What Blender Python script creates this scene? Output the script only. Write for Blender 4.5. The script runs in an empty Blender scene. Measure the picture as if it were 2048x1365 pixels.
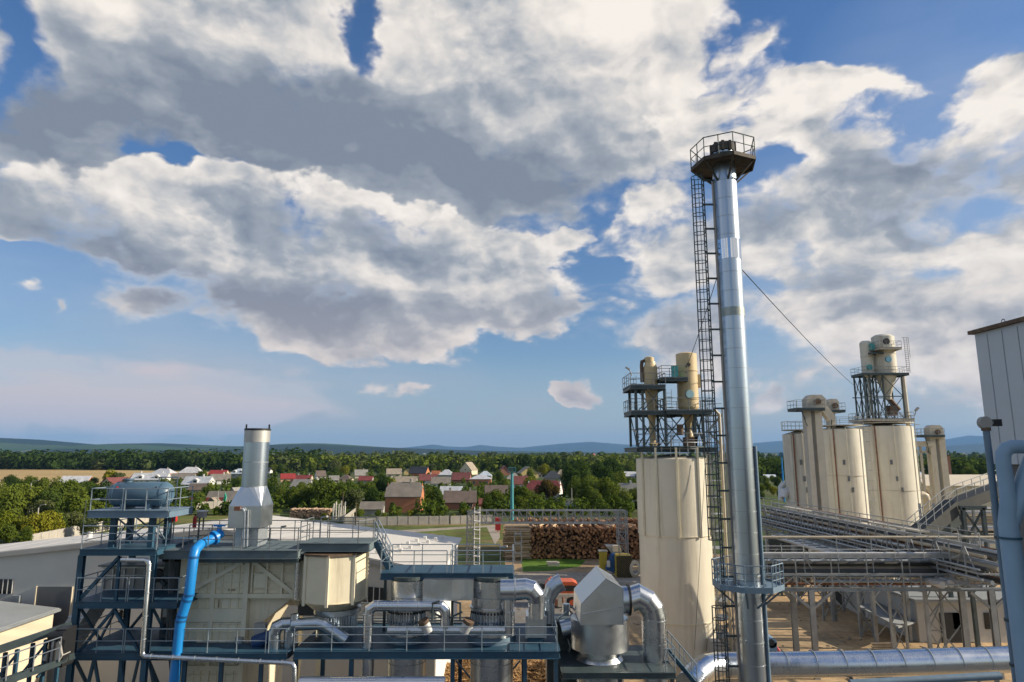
import bpy, math, random
from mathutils import Vector, Matrix
R_ = math.radians
rnd = random.Random(7)
scene = bpy.context.scene
COL = scene.collection
# ------------------------------------------------------------------ camera maths (pixel of the 2048x1365 photo + distance -> metres)
F, CX, CY, CAMZ = 1320.0, 1024.0, 682.5, 17.0
TH = math.atan(0.1708); ST, CT = math.sin(TH), math.cos(TH)
def X(px, py, Y):
    v = (CY-py)/F; return Y*((px-CX)/F)/(CT-v*ST)
def Z(py, Y):
    v = (CY-py)/F; return CAMZ+Y*(ST+v*CT)/(CT-v*ST)
def P(px, py, Y): return Vector((X(px, py, Y), Y, Z(py, Y)))
def GY(py, z=0.0):
    v = (CY-py)/F; return (z-CAMZ)*(CT-v*ST)/(ST+v*CT)
def proj(x, y, z):
    dz = z-CAMZ; d = y*CT+dz*ST; up = -y*ST+dz*CT
    return CX+F*x/d, CY-F*up/d
def ppm(Y, z=0): return F/(Y*CT+(z-CAMZ)*ST)   # photo pixels per metre
cam = bpy.data.cameras.new('camera'); co = bpy.data.objects.new('camera', cam); COL.objects.link(co)
co.location = (0, 0, CAMZ); co.rotation_euler = (math.pi/2+TH, 0, 0)
cam.lens = F/2048*36; cam.sensor_width = 36; cam.clip_end = 60000; cam.clip_start = .2
scene.camera = co
# ------------------------------------------------------------------ mesh builder
OFF = {}
class MB:
    def __init__(s): s.v = []; s.f = []; s.s = []
    def add(s, vs, fs, sm=False):
        b = len(s.v); s.v += [tuple(v) for v in vs]
        for f in fs: s.f.append(tuple(b+i for i in f)); s.s.append(sm)
        return s
    def box(s, x0, x1, y0, y1, z0, z1):
        if x0 > x1: x0, x1 = x1, x0
        if y0 > y1: y0, y1 = y1, y0
        if z0 > z1: z0, z1 = z1, z0
        return s.add([(x0,y0,z0),(x1,y0,z0),(x1,y1,z0),(x0,y1,z0),(x0,y0,z1),(x1,y0,z1),(x1,y1,z1),(x0,y1,z1)],
              [(3,2,1,0),(4,5,6,7),(0,1,5,4),(1,2,6,5),(2,3,7,6),(3,0,4,7)])
    def bar(s, p, q, w, h=None):
        p = Vector(p); q = Vector(q); h = w if h is None else h
        d = (q-p); L = d.length
        if L < 1e-6: return s
        d /= L; up = Vector((0,0,1)) if abs(d.z) < .99 else Vector((0,1,0))
        a = d.cross(up).normalized()*(w/2); b = a.cross(d).normalized()*(h/2)
        vs = [p-a-b,p+a-b,p+a+b,p-a+b,q-a-b,q+a-b,q+a+b,q-a+b]
        return s.add(vs, [(0,1,2,3),(7,6,5,4),(4,5,1,0),(5,6,2,1),(6,7,3,2),(7,4,0,3)])
    def ibeam(s, p, q, w, h, t=.03):
        p = Vector(p); q = Vector(q); d = (q-p).normalized(); up = Vector((0,0,1)) if abs(d.z) < .99 else Vector((0,1,0))
        a = d.cross(up).normalized(); b = a.cross(d).normalized()
        o = b*(h/2-t/2)
        s.bar(p+o, q+o, w, t); s.bar(p-o, q-o, w, t); s.bar(p, q, t*.8, h-2*t); return s
    def tube(s, pts, r, n=12, caps=True, gores=False, sm=True, rs=None):
        pts = [Vector(p) for p in pts]; m = len(pts)
        rs = rs or [r]*m
        D = [(pts[i+1]-pts[i]).normalized() for i in range(m-1)]
        up = Vector((0,0,1)) if abs(D[0].z) < .95 else Vector((0,1,0))
        a = D[0].cross(up).normalized(); rings = []
        for i in range(m):
            d0 = D[max(i-1,0)]; d1 = D[min(i,m-2)]
            if 0 < i < m-1 or i > 0:
                pass
            t = (d0+d1).normalized() if (d0+d1).length > 1e-6 else d1
            # carry frame
            if i > 0:
                a = a - d0*a.dot(d0); a.normalize()
            b = d0.cross(a).normalized() if i > 0 else D[0].cross(a).normalized()
            dd = d0 if i > 0 else D[0]
            c = max(dd.dot(t), .3); ring = []
            for k in range(n):
                an = 2*math.pi*k/n
                o = a*math.cos(an)+b*math.sin(an)
                o = o*rs[i]; o = o - dd*(o.dot(t)/c) if 0 < i < m-1 else o
                ring.append(pts[i]+o)
            rings.append(ring)
            if 0 < i < m-1:  # rotate frame into next segment
                q = d0.rotation_difference(d1); a = q @ a
        for i in range(m-1):
            if gores or i == 0:
                b0 = len(s.v); s.v += [tuple(x) for x in rings[i]]
            b1 = len(s.v); s.v += [tuple(x) for x in rings[i+1]]
            for k in range(n):
                s.f.append((b0+k, b0+(k+1)%n, b1+(k+1)%n, b1+k)); s.s.append(sm)
            b0 = b1
        if caps:
            s.add(rings[0], [tuple(range(n-1,-1,-1))]); s.add(rings[-1], [tuple(range(n))])
        return s
    def bands(s, p, q, r, step, w=.05, e=.015, n=20, start=0.0):
        p = Vector(p); q = Vector(q); d = q-p; L = d.length; d /= L; t = start
        while t <= L:
            c = p+d*t; s.tube([c-d*w/2, c+d*w/2], r+e, n, True); t += step
        return s
    def lathe(s, c, prof, n=24, sm=True, caps=True, a0=0.0):
        c = Vector(c); rings = []
        for i, (r, z) in enumerate(prof):
            rings.append([c+Vector((r*math.cos(a0+2*math.pi*k/n), r*math.sin(a0+2*math.pi*k/n), z)) for k in range(n)])
        for i in range(len(prof)-1):
            b = len(s.v); s.v += [tuple(x) for x in rings[i]+rings[i+1]]
            for k in range(n):
                s.f.append((b+k, b+(k+1)%n, b+n+(k+1)%n, b+n+k)); s.s.append(sm)
        if caps:
            if prof[0][0] > 1e-4: s.add(rings[0], [tuple(range(n-1,-1,-1))])
            if prof[-1][0] > 1e-4: s.add(rings[-1], [tuple(range(n))])
        return s
    def hoop(s, c, R, r, n=14, m=5, a0=0, a1=2*math.pi):
        pts = [Vector(c)+Vector((R*math.cos(a0+(a1-a0)*k/n), R*math.sin(a0+(a1-a0)*k/n), 0)) for k in range(n+1)]
        return s.tube(pts, r, m, True)
    def poly(s, pts): return s.add(pts, [tuple(range(len(pts)))])
    def prism(s, pts, ext):
        n = len(pts); pts = [Vector(p) for p in pts]; e = Vector(ext)
        nrm = Vector((0,0,0))
        for i in range(n): nrm += (pts[i]-pts[0]).cross(pts[(i+1)%n]-pts[0])
        if nrm.dot(e) > 0: pts.reverse()
        s.add(pts+[p+e for p in pts], [tuple(range(n)), tuple(range(2*n-1, n-1, -1))]+[((i+1)%n, i, n+i, n+(i+1)%n) for i in range(n)])
        return s
    def hexa(s, b, t):   # 4 bottom + 4 top points, counter-clockwise from above
        return s.add(list(b)+list(t), [(3,2,1,0),(4,5,6,7),(0,1,5,4),(1,2,6,5),(2,3,7,6),(3,0,4,7)])
    def rail(s, pts, h=1.1, step=1.4, mids=(.55,), r=.028, posts=True, toe=.0, loop=False):
        pts = [Vector(p) for p in pts]
        if loop: pts = pts+[pts[0]]
        U = Vector((0,0,1))
        s.tube([p+U*h for p in pts], r, 6)
        for m in mids: s.tube([p+U*m for p in pts], r*.75, 5)
        for i in range(len(pts)-1):
            p, q = pts[i], pts[i+1]; L = (q-p).length; k = max(1, round(L/step))
            for j in range(k+(1 if i == len(pts)-2 and not loop else 0)):
                c = p.lerp(q, j/k); s.tube([c-U*.05, c+U*h], r, 5)
            if toe: s.bar(p+U*toe/2, q+U*toe/2, .012, toe)
        return s
    def ladder(s, p, q, w=.45, axis=(0,1,0), r=.022, step=.32):
        p = Vector(p); q = Vector(q); a = Vector(axis)*w/2
        s.tube([p-a,q-a], r, 5); s.tube([p+a,q+a], r, 5)
        n = int((q-p).length/step)
        for i in range(1, n): c = p.lerp(q, i/n); s.tube([c-a,c+a], r*.7, 4)
        return s
    def comps(s):
        par = list(range(len(s.v)))
        def find(i):
            while par[i] != i: par[i] = par[par[i]]; i = par[i]
            return i
        for f in s.f:
            for i in f[1:]: par[find(i)] = find(f[0])
        g = {}
        for k, f in enumerate(s.f): g.setdefault(find(f[0]), []).append(k)
        return list(g.values())
    def sub(s, faces):
        m = MB(); mp = {}
        for k in faces:
            f = []
            for i in s.f[k]:
                if i not in mp: mp[i] = len(m.v); m.v.append(s.v[i])
                f.append(mp[i])
            m.f.append(tuple(f)); m.s.append(s.s[k])
        return m
    def build(s, name, mat, parent=None, label=None, off=None):
        if name in MERGE and parent is not None:      # surface seams belong to the skin they run on
            tgt = parent if parent.type == 'MESH' else (([c for c in parent.children if c.name.startswith('casing')] or [LASTPART.get(parent.name)])[0])
            if tgt is not None:
                b, mats = SRC[tgt.name]; n = len(b.v); b.v += s.v; b.f += [tuple(i+n for i in f) for f in s.f]; b.s += s.s; mats.append((mat, len(b.f))); fill(tgt); return tgt
        if name in SPLIT and parent is not None:
            cs = s.comps()
            if 1 < len(cs) <= 60:
                for c in cs: o = s.sub(c).build('_'+name, mat, parent); o.name = name
                return o
        name = name.lstrip('_')
        if off is None:
            if parent is not None: off = OFF.get(parent.name, Vector((0,0,0)))
            else:
                xs = [v[0] for v in s.v]; ys = [v[1] for v in s.v]; zs = [v[2] for v in s.v]
                off = Vector(((min(xs)+max(xs))/2, (min(ys)+max(ys))/2, min(zs)))
        me = bpy.data.meshes.new(name); o = bpy.data.objects.new(name, me); COL.objects.link(o)
        OFF[o.name] = Vector(off); SRC[o.name] = (s, [(mat, len(s.f))]); fill(o)
        if parent is not None: o.parent = parent; LASTPART[parent.name] = o
        else: o.location = off
        if label: o['label'] = label
        return o
SRC = {}; LASTPART = {}; MERGE = {'seam','panel_seam','rust_patch'}; SPLIT = {'leg','post','saddle_post','knee_brace','ladder_bracket','access_hatch','hanger','window','door_frame','fence_post'}
def fill(o):
    s, mats = SRC[o.name]; off = OFF[o.name]; me = o.data; me.clear_geometry()
    me.from_pydata([(v[0]-off[0], v[1]-off[1], v[2]-off[2]) for v in s.v], [], s.f)
    me.polygons.foreach_set('use_smooth', s.s); me.materials.clear(); idx = []; k = 0
    for i, (m, n) in enumerate(mats): me.materials.append(m); idx += [i]*(n-k); k = n
    me.polygons.foreach_set('material_index', idx); me.update()
    if any(s.s): me.set_sharp_from_angle(angle=R_(38))
def tag(o, label=None, cat=None, group=None, kind=None):
    if label: o['label'] = label
    if cat: o['category'] = cat
    if group: o['group'] = group
    if kind: o['kind'] = kind
    return o
def thing(name, loc, label, cat, group=None, rot=0.0, local=False):
    o = bpy.data.objects.new(name, None); COL.objects.link(o)
    o.empty_display_size = .5
    o.location = loc; o.rotation_euler = (0, 0, rot)
    OFF[o.name] = Vector((0,0,0)) if local else Vector(loc)
    return tag(o, label, cat, group)
def kids(o): return [c for c in bpy.data.objects if c.parent == o]
def dup(o, loc=None, rot=None, label=None, group=None, scale=None, tree=None):
    def rec(src, par):
        c = src.copy(); COL.objects.link(c); c.parent = par
        for ch in list(src.children): rec(ch, c)
        return c
    r = rec(o, None)
    if loc is not None: r.location = loc
    if rot is not None: r.rotation_euler = (0, 0, rot)
    if scale is not None: r.scale = scale if hasattr(scale, '__len__') else (scale,)*3
    return tag(r, label, None, group)
# ------------------------------------------------------------------ materials
def newmat(name):
    m = bpy.data.materials.new(name); m.use_nodes = True
    nt = m.node_tree; b = nt.nodes['Principled BSDF']; return m, nt, b
def N(nt, t, **k):
    n = nt.nodes.new(t)
    for a, v in k.items(): setattr(n, a, v)
    return n
def M(name, col, rough=.6, metal=0.0, var=.15, scale=1.5, bump=0.0, bscale=6.0, stretch=(1,1,1), dirt=None, dirt_amt=.5, dscale=(1.2,1.2,.12), spec=None, rvar=0.0, dth=.55):
    m, nt, b = newmat(name); L = nt.links.new
    tc = N(nt, 'ShaderNodeTexCoord'); mp = N(nt, 'ShaderNodeMapping'); mp.inputs['Scale'].default_value = stretch
    L(tc.outputs['Object'], mp.inputs['Vector'])
    nz = N(nt, 'ShaderNodeTexNoise'); nz.inputs['Scale'].default_value = scale; nz.inputs['Detail'].default_value = 6; nz.inputs['Roughness'].default_value = .62
    L(mp.outputs[0], nz.inputs['Vector'])
    rp = N(nt, 'ShaderNodeMapRange'); rp.inputs[1].default_value = .3; rp.inputs[2].default_value = .7
    rp.inputs[3].default_value = 1-var; rp.inputs[4].default_value = 1+var
    L(nz.outputs[0], rp.inputs[0])
    mx = N(nt, 'ShaderNodeVectorMath', operation='SCALE'); mx.inputs[0].default_value = col[:3]
    L(rp.outputs[0], mx.inputs['Scale']); out = mx.outputs[0]
    if dirt:
        m2 = N(nt, 'ShaderNodeMapping'); m2.inputs['Scale'].default_value = dscale; L(tc.outputs['Object'], m2.inputs['Vector'])
        n2 = N(nt, 'ShaderNodeTexNoise'); n2.inputs['Scale'].default_value = 1.3; n2.inputs['Detail'].default_value = 7; n2.inputs['Roughness'].default_value = .7
        L(m2.outputs[0], n2.inputs['Vector'])
        r2 = N(nt, 'ShaderNodeMapRange'); r2.inputs[1].default_value = dth; r2.inputs[2].default_value = dth+.2; r2.inputs[3].default_value = 0; r2.inputs[4].default_value = dirt_amt
        L(n2.outputs[0], r2.inputs[0])
        mc = N(nt, 'ShaderNodeMix', data_type='RGBA'); L(r2.outputs[0], mc.inputs['Factor']); L(out, mc.inputs['A']); mc.inputs['B'].default_value = (*dirt, 1)
        out = mc.outputs['Result']
    L(out, b.inputs['Base Color'])
    b.inputs['Roughness'].default_value = rough; b.inputs['Metallic'].default_value = metal
    if spec is not None: b.inputs['Specular IOR Level'].default_value = spec
    if rvar:
        r3 = N(nt, 'ShaderNodeMapRange'); r3.inputs[1].default_value = .3; r3.inputs[2].default_value = .7; r3.inputs[3].default_value = rough-rvar; r3.inputs[4].default_value = rough+rvar
        L(nz.outputs[0], r3.inputs[0]); L(r3.outputs[0], b.inputs['Roughness'])
    if bump:
        n4 = N(nt, 'ShaderNodeTexNoise'); n4.inputs['Scale'].default_value = bscale; n4.inputs['Detail'].default_value = 4
        L(tc.outputs['Object'], n4.inputs['Vector'])
        bp = N(nt, 'ShaderNodeBump'); bp.inputs['Strength'].default_value = bump; bp.inputs['Distance'].default_value = .1
        L(n4.outputs[0], bp.inputs['Height']); L(bp.outputs[0], b.inputs['Normal'])
    return m
MAT = dict(
 blue=M('blue_steel_paint', (.024,.078,.13), .6, 0, .2, 1.2, dirt=(.09,.1,.1), dirt_amt=.35, dscale=(1,1,.4)),
 bluel=M('pale_blue_steel_paint', (.14,.215,.29), .5, 0, .15, 1.2, dirt=(.2,.19,.17), dirt_amt=.3),
 darksteel=M('dark_green_steel_paint', (.06,.085,.09), .5, 0, .25, 1.5, dirt=(.16,.12,.08), dirt_amt=.4),
 deckgrey=M('worn_deck_paint', (.13,.17,.185), .85, 0, .2, 1.0, dirt=(.2,.17,.13), dirt_amt=.5, dscale=(.8,.8,.8), spec=.2),
 galv=M('galvanised_steel', (.40,.44,.47), .42, .55, .15, 3.0),
 railing=M('railing_steel', (.26,.32,.37), .42, .3, .12, 3.0),
 railgrey=M('grey_railing', (.15,.165,.18), .5, .2, .2, 2.0),
 clad=M('aluminium_cladding', (.66,.69,.72), .28, 1.0, .05, .9, bump=.06, bscale=1.2, rvar=.06, dirt=(.5,.5,.48), dirt_amt=.2),
 cladd=M('dented_aluminium_cladding', (.62,.65,.67), .36, 1.0, .06, 1.1, bump=.2, bscale=.9, rvar=.07, dirt=(.46,.45,.43), dirt_amt=.2),
 clads=M('dull_aluminium_cladding', (.49,.555,.62), .31, 1.0, .03, .5, bump=.012, bscale=.7, rvar=.015, dirt=(.48,.48,.48), dirt_amt=.2, dscale=(1,1,.25)),
 cream=M('cream_paint', (.78,.71,.53), .5, 0, .08, .6, dirt=(.25,.17,.09), dirt_amt=.35, dscale=(1.4,1.4,.1)),
 creamd=M('cream_beam_paint', (.76,.70,.53), .5, 0, .08, .8, dirt=(.25,.17,.09), dirt_amt=.3, dscale=(1.4,1.4,.2)),
 silo=M('cream_silo_paint', (.69,.65,.535), .42, 0, .05, .5, dirt=(.34,.27,.17), dirt_amt=.5, dscale=(.9,.9,.05), dth=.5),
 silof=M('pale_silo_paint', (.66,.635,.54), .5, 0, .06, .5, dirt=(.30,.24,.17), dirt_amt=.55, dscale=(.9,.9,.06), dth=.5),
 tan=M('tan_cyclone_paint', (.60,.47,.27), .45, 0, .08, .8, dirt=(.32,.24,.13), dirt_amt=.4, dscale=(1.2,1.2,.15)),
 beige=M('beige_elevator_paint', (.52,.48,.40), .55, 0, .1, .8, dirt=(.26,.19,.13), dirt_amt=.5, dscale=(1.2,1.2,.1)),
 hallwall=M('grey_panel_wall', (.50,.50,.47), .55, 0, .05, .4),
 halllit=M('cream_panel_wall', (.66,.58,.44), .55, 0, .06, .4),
 hallroof=M('light_membrane_roof', (.62,.595,.545), .6, 0, .07, .15, dirt=(.42,.40,.36), dirt_amt=.4, dscale=(.15,.15,.15)),
 greyroof=M('grey_sheet_roof', (.27,.29,.30), .6, 0, .1, .3, dirt=(.2,.19,.17), dirt_amt=.5, dscale=(.3,.3,.3)),
 door=M('grey_roller_door', (.115,.12,.125), .5, 0, .08, .5),
 black=M('black_steel', (.015,.016,.018), .5, 0, .2, 2),
 sooty=M('sooty_steel', (.075,.065,.055), .75, .2, .4, 2.5),
 rust=M('rusty_steel', (.13,.085,.055), .8, 0, .4, 3.0),
 stain=M('faint_rust_stain', (.36,.27,.16), .7, 0, .3, 3.0),
 rustd=M('rusty_downpipe', (.24,.105,.06), .8, 0, .35, 2.0),
 glass=M('dark_window_glass', (.02,.025,.03), .12, 0, .2, 1),
 bluepipe=M('bright_blue_pipe', (.012,.225,.60), .38, 0, .05, 1),
 blueduct=M('blue_grey_duct', (.24,.37,.50), .42, 0, .07, .8, dirt=(.2,.27,.33), dirt_amt=.35),
 whitepaint=M('white_paint', (.74,.74,.72), .45, 0, .05, 1),
 cladwhite=M('pale_grey_cladding', (.52,.56,.59), .45, 0, .04, .6),
 tank=M('blue_tank_paint', (.075,.14,.205), .38, 0, .08, .8),
 red=M('red_paint', (.50,.03,.03), .45, 0, .1, 2),
 orange=M('orange_paint', (.62,.12,.04), .45, 0, .1, 2),
 yellow=M('yellow_paint', (.55,.40,.04), .5, 0, .15, 2),
 teal=M('teal_paint', (.05,.35,.36), .5, 0, .1, 1),
 tealmast=M('teal_mast_paint', (.06,.28,.33), .5, 0, .15, 1),
 green=M('green_board', (.02,.33,.20), .6, 0, .1, 1),
 concrete=M('concrete', (.42,.39,.34), .85, 0, .15, .6, dirt=(.22,.2,.16), dirt_amt=.6, dscale=(.6,.6,.3)),
 wood=M('old_wood', (.26,.21,.15), .85, 0, .3, 2.0),
 logside=M('log_bark', (.31,.165,.085), .9, 0, .45, 1.2),
 loglit=M('peeled_log', (.48,.35,.22), .85, 0, .3, 1.2),
 logend=M('log_end_grain', (.46,.23,.10), .85, 0, .35, 2.5),
 bark=M('tree_bark', (.10,.075,.05), .9, 0, .3, 2.0),
 whitepipe=M('pale_insulated_pipe', (.62,.63,.63), .4, .3, .08, 1),
 beigepipe=M('beige_pipe', (.42,.37,.28), .5, 0, .12, 1),
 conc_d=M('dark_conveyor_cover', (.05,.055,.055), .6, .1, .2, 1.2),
 rackgrey=M('rack_steel_grey', (.31,.33,.335), .5, .2, .25, 1.0, dirt=(.20,.14,.10), dirt_amt=.35),
)
def brick(name, c1, c2):
    m, nt, b = newmat(name); L = nt.links.new
    tc = N(nt, 'ShaderNodeTexCoord'); mp = N(nt, 'ShaderNodeMapping'); mp.inputs['Rotation'].default_value = (math.pi/2, 0, 0)
    L(tc.outputs['Object'], mp.inputs['Vector'])
    bt = N(nt, 'ShaderNodeTexBrick'); bt.inputs['Scale'].default_value = 2.0; bt.inputs['Color1'].default_value = (*c1,1); bt.inputs['Color2'].default_value = (*c2,1); bt.inputs['Mortar'].default_value = (.35,.3,.26,1)
    L(mp.outputs[0], bt.inputs['Vector']); L(bt.outputs['Color'], b.inputs['Base Color']); b.inputs['Roughness'].default_value = .85
    return m
MAT['brick'] = brick('red_brick', (.46,.14,.045), (.54,.19,.065))
MAT['brickd'] = brick('dark_red_brick', (.30,.10,.05), (.36,.13,.07))
def roofmat(name, col, freq=3.0, patch=None, rough=.7, metal=0.0):
    m = M(name, col, rough, metal, .22, .5, dirt=patch or tuple(c*.6 for c in col), dirt_amt=.8 if patch else .5, dscale=(.5,.5,.5), dth=.52)
    return m
RM = {k: roofmat('roof_'+k, c, patch=p, metal=me, rough=ro) for k, c, p, me, ro in [
 ('white_metal', (.49,.51,.54), None, .0, .4), ('patchy_metal', (.55,.57,.60), (.22,.12,.08), 0, .45), ('spotted', (.55,.56,.58), (.08,.08,.09), 0, .45),
 ('brown', (.13,.10,.085), None, 0, .8), ('greybrown', (.20,.18,.155), None, 0, .85), ('grey', (.27,.26,.24), None, 0, .85),
 ('red', (.30,.04,.035), None, 0, .55), ('darkred', (.20,.045,.04), None, 0, .6), ('slate', (.045,.05,.06), None, 0, .6),
 ('bluewhite', (.50,.57,.64), None, 0, .4), ('maroon', (.17,.055,.05), None, 0, .7), ('beige', (.32,.27,.21), None, 0, .85), ('orange', (.42,.14,.06), None, 0, .8), ('pink', (.50,.17,.15), None, 0, .7)]}
WM = dict(cream=M('cream_plaster', (.62,.55,.42), .85, 0, .08, .5), white=M('white_plaster', (.70,.69,.66), .85, 0, .06, .5), grey=M('grey_plaster', (.36,.35,.33), .85, 0, .1, .5),
 brick=MAT['brick'], brickd=MAT['brickd'], peach=M('peach_plaster', (.60,.38,.26), .85, 0, .08, .5), wood=MAT['wood'], yellow=M('yellow_plaster', (.60,.46,.20), .85, 0, .08, .5))
def leafmat(name, c1, c2):
    m, nt, b = newmat(name); L = nt.links.new
    nt.nodes.remove(b); out = nt.nodes['Material Output']
    oi = N(nt, 'ShaderNodeObjectInfo'); tc = N(nt, 'ShaderNodeTexCoord')
    nz = N(nt, 'ShaderNodeTexNoise'); nz.inputs['Scale'].default_value = .9; nz.inputs['Detail'].default_value = 3; L(tc.outputs['Object'], nz.inputs['Vector'])
    ad = N(nt, 'ShaderNodeMath', operation='MULTIPLY_ADD'); L(oi.outputs['Random'], ad.inputs[0]); ad.inputs[1].default_value = .8
    sc = N(nt, 'ShaderNodeMath', operation='MULTIPLY_ADD'); L(nz.outputs[0], sc.inputs[0]); sc.inputs[1].default_value = 1.1; sc.inputs[2].default_value = -.42
    L(sc.outputs[0], ad.inputs[2])
    mc = N(nt, 'ShaderNodeMix', data_type='RGBA', clamp_factor=True); L(ad.outputs[0], mc.inputs['Factor']); mc.inputs['A'].default_value = (*c1,1); mc.inputs['B'].default_value = (*c2,1)
    d = N(nt, 'ShaderNodeBsdfDiffuse'); t = N(nt, 'ShaderNodeBsdfTranslucent'); s = N(nt, 'ShaderNodeMixShader'); s.inputs[0].default_value = .3
    L(mc.outputs['Result'], d.inputs[0]); L(mc.outputs['Result'], t.inputs[0]); L(d.outputs[0], s.inputs[1]); L(t.outputs[0], s.inputs[2]); L(s.outputs[0], out.inputs['Surface'])
    return m
LEAF = dict(mid=leafmat('leaf_mid_green', (.055,.095,.016), (.175,.215,.035)), dark=leafmat('leaf_dark_green', (.032,.062,.016), (.095,.14,.03)),
 yellow=leafmat('leaf_yellow_green', (.12,.16,.018), (.28,.27,.03)), grey=leafmat('leaf_grey_green', (.075,.105,.04), (.15,.17,.06)), rusty=leafmat('leaf_olive_brown', (.07,.065,.018), (.16,.11,.03)))
# ------------------------------------------------------------------ light and sky
SUN_EL, SUN_AZ = R_(25), R_(93)          # azimuth from +Y towards +X
sd = Vector((math.cos(SUN_EL)*math.sin(SUN_AZ), math.cos(SUN_EL)*math.cos(SUN_AZ), math.sin(SUN_EL)))
sl = bpy.data.lights.new('sun', 'SUN'); sl.energy = 5.0; sl.angle = R_(.53); sl.color = (1.0,.87,.68)
so = bpy.data.objects.new('sun', sl); COL.objects.link(so); so.rotation_euler = (-sd).to_track_quat('-Z','Y').to_euler(); so.location = sd*100
w = bpy.data.worlds.new('World'); scene.world = w; w.use_nodes = True
nt = w.node_tree; nt.nodes.clear(); L = nt.links.new
wo = N(nt, 'ShaderNodeOutputWorld')
sky = N(nt, 'ShaderNodeTexSky', sky_type='NISHITA'); sky.sun_disc = False; sky.sun_elevation = SUN_EL; sky.sun_rotation = SUN_AZ
sky.air_density = 1.0; sky.dust_density = .6; sky.ozone_density = 2.5; sky.altitude = 300
def mth(op, a, b=None, c=None, clamp=False):
    n = N(nt, 'ShaderNodeMath', operation=op); n.use_clamp = clamp
    for i, x in enumerate((a, b, c)):
        if x is None: continue
        if isinstance(x, (int, float)): n.inputs[i].default_value = x
        else: L(x, n.inputs[i])
    return n.outputs[0]
def vm(op, a, b=None):
    n = N(nt, 'ShaderNodeVectorMath', operation=op)
    for i, x in enumerate((a, b)):
        if x is None: continue
        if isinstance(x, tuple): n.inputs[i].default_value = x
        else: L(x, n.inputs[i])
    return n
def mrange(x, a, b, c=0., d=1., smooth=True):
    n = N(nt, 'ShaderNodeMapRange'); n.interpolation_type = 'SMOOTHSTEP' if smooth else 'LINEAR'
    L(x, n.inputs[0]); n.inputs[1].default_value = a; n.inputs[2].default_value = b; n.inputs[3].default_value = c; n.inputs[4].default_value = d
    return n.outputs[0]
def mixc(f, a, b):
    n = N(nt, 'ShaderNodeMix', data_type='RGBA', clamp_factor=True)
    if isinstance(f, float): n.inputs['Factor'].default_value = f
    else: L(f, n.inputs['Factor'])
    for k, x in (('A', a), ('B', b)):
        if isinstance(x, tuple): n.inputs[k].default_value = (*x, 1)
        else: L(x, n.inputs[k])
    return n.outputs['Result']
tc = N(nt, 'ShaderNodeTexCoord'); sp = N(nt, 'ShaderNodeSeparateXYZ'); L(tc.outputs['Generated'], sp.inputs[0])
az = mth('ARCTAN2', sp.outputs[0], sp.outputs[1]); el = mth('ARCSINE', sp.outputs[2])
cb = N(nt, 'ShaderNodeCombineXYZ'); L(az, cb.inputs[0]); L(el, cb.inputs[1]); A0 = cb.outputs[0]
def azel(px, py):
    u = (px-CX)/F; v = (CY-py)/F; d = Vector((u, CT-v*ST, ST+v*CT)).normalized()
    return math.atan2(d.x, d.y), math.asin(d.z)
def noise(vec, scale, detail, rough, off=(0,0,0), stretch=(1,1.7,1), lac=2.1):
    n = N(nt, 'ShaderNodeTexNoise', noise_dimensions='2D'); n.inputs['Scale'].default_value = scale; n.inputs['Detail'].default_value = detail; n.inputs['Roughness'].default_value = rough; n.inputs['Lacunarity'].default_value = lac
    n.texture_mapping.translation = off; n.texture_mapping.scale = stretch
    L(vec, n.inputs['Vector']); return n
def voro(vec, scale, detail, off=(0,0,0), stretch=(1,1.4,1)):
    n = N(nt, 'ShaderNodeTexVoronoi', voronoi_dimensions='2D'); n.feature = 'F1'; n.normalize = True
    n.inputs['Scale'].default_value = scale; n.inputs['Detail'].default_value = detail; n.inputs['Roughness'].default_value = .55; n.inputs['Lacunarity'].default_value = 2.2
    n.texture_mapping.translation = off; n.texture_mapping.scale = stretch
    L(vec, n.inputs['Vector']); return n.outputs['Distance']
# gentle domain warp so the masses get torn outlines
wn = noise(A0, 5.0, 4, .55, (3.1,.7,0)).outputs['Color']
wv = vm('MULTIPLY', vm('SUBTRACT', wn, (.5,.5,.5)).outputs[0], (.16,.10,0)).outputs[0]
A1 = vm('ADD', A0, wv).outputs[0]
def blobs(vec, lst):
    acc = None
    for (px, py, rx, ry, wt, *ang) in lst:
        a, e = azel(px, py)
        g = N(nt, 'ShaderNodeTexGradient', gradient_type='SPHERICAL'); t = g.texture_mapping
        t.vector_type = 'TEXTURE'; t.translation = (a, e, 0); t.scale = (rx*1.75/F, ry*1.75/F, 1); t.rotation = (0, 0, -R_(ang[0]) if ang else 0)
        L(vec, g.inputs[0])
        acc = mth('MULTIPLY', g.outputs['Fac'], wt) if acc is None else mth('MULTIPLY_ADD', g.outputs['Fac'], wt, acc)
    return acc
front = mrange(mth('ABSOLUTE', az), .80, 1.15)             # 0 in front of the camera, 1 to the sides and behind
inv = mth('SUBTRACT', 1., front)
fillclouds = mrange(noise(A0, 2.2, 3, .5, (9,2,0), (1,1.4,1)).outputs[0], .42, .62, 0, 1.0)  # unseen clouds beside and behind the camera, added to brighten the shaded fronts
low = mrange(el, .02, .30, 1, 0)
def ramp(x, stops):
    c = N(nt, 'ShaderNodeValToRGB'); L(x, c.inputs[0]); e = c.color_ramp.elements
    e[0].position, e[0].color = stops[0][0], (*stops[0][1],1); e[1].position, e[1].color = stops[-1][0], (*stops[-1][1],1)
    for p_, c_ in stops[1:-1]:
        q = e.new(p_); q.color = (*c_,1)
    return c.outputs[0]
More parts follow.
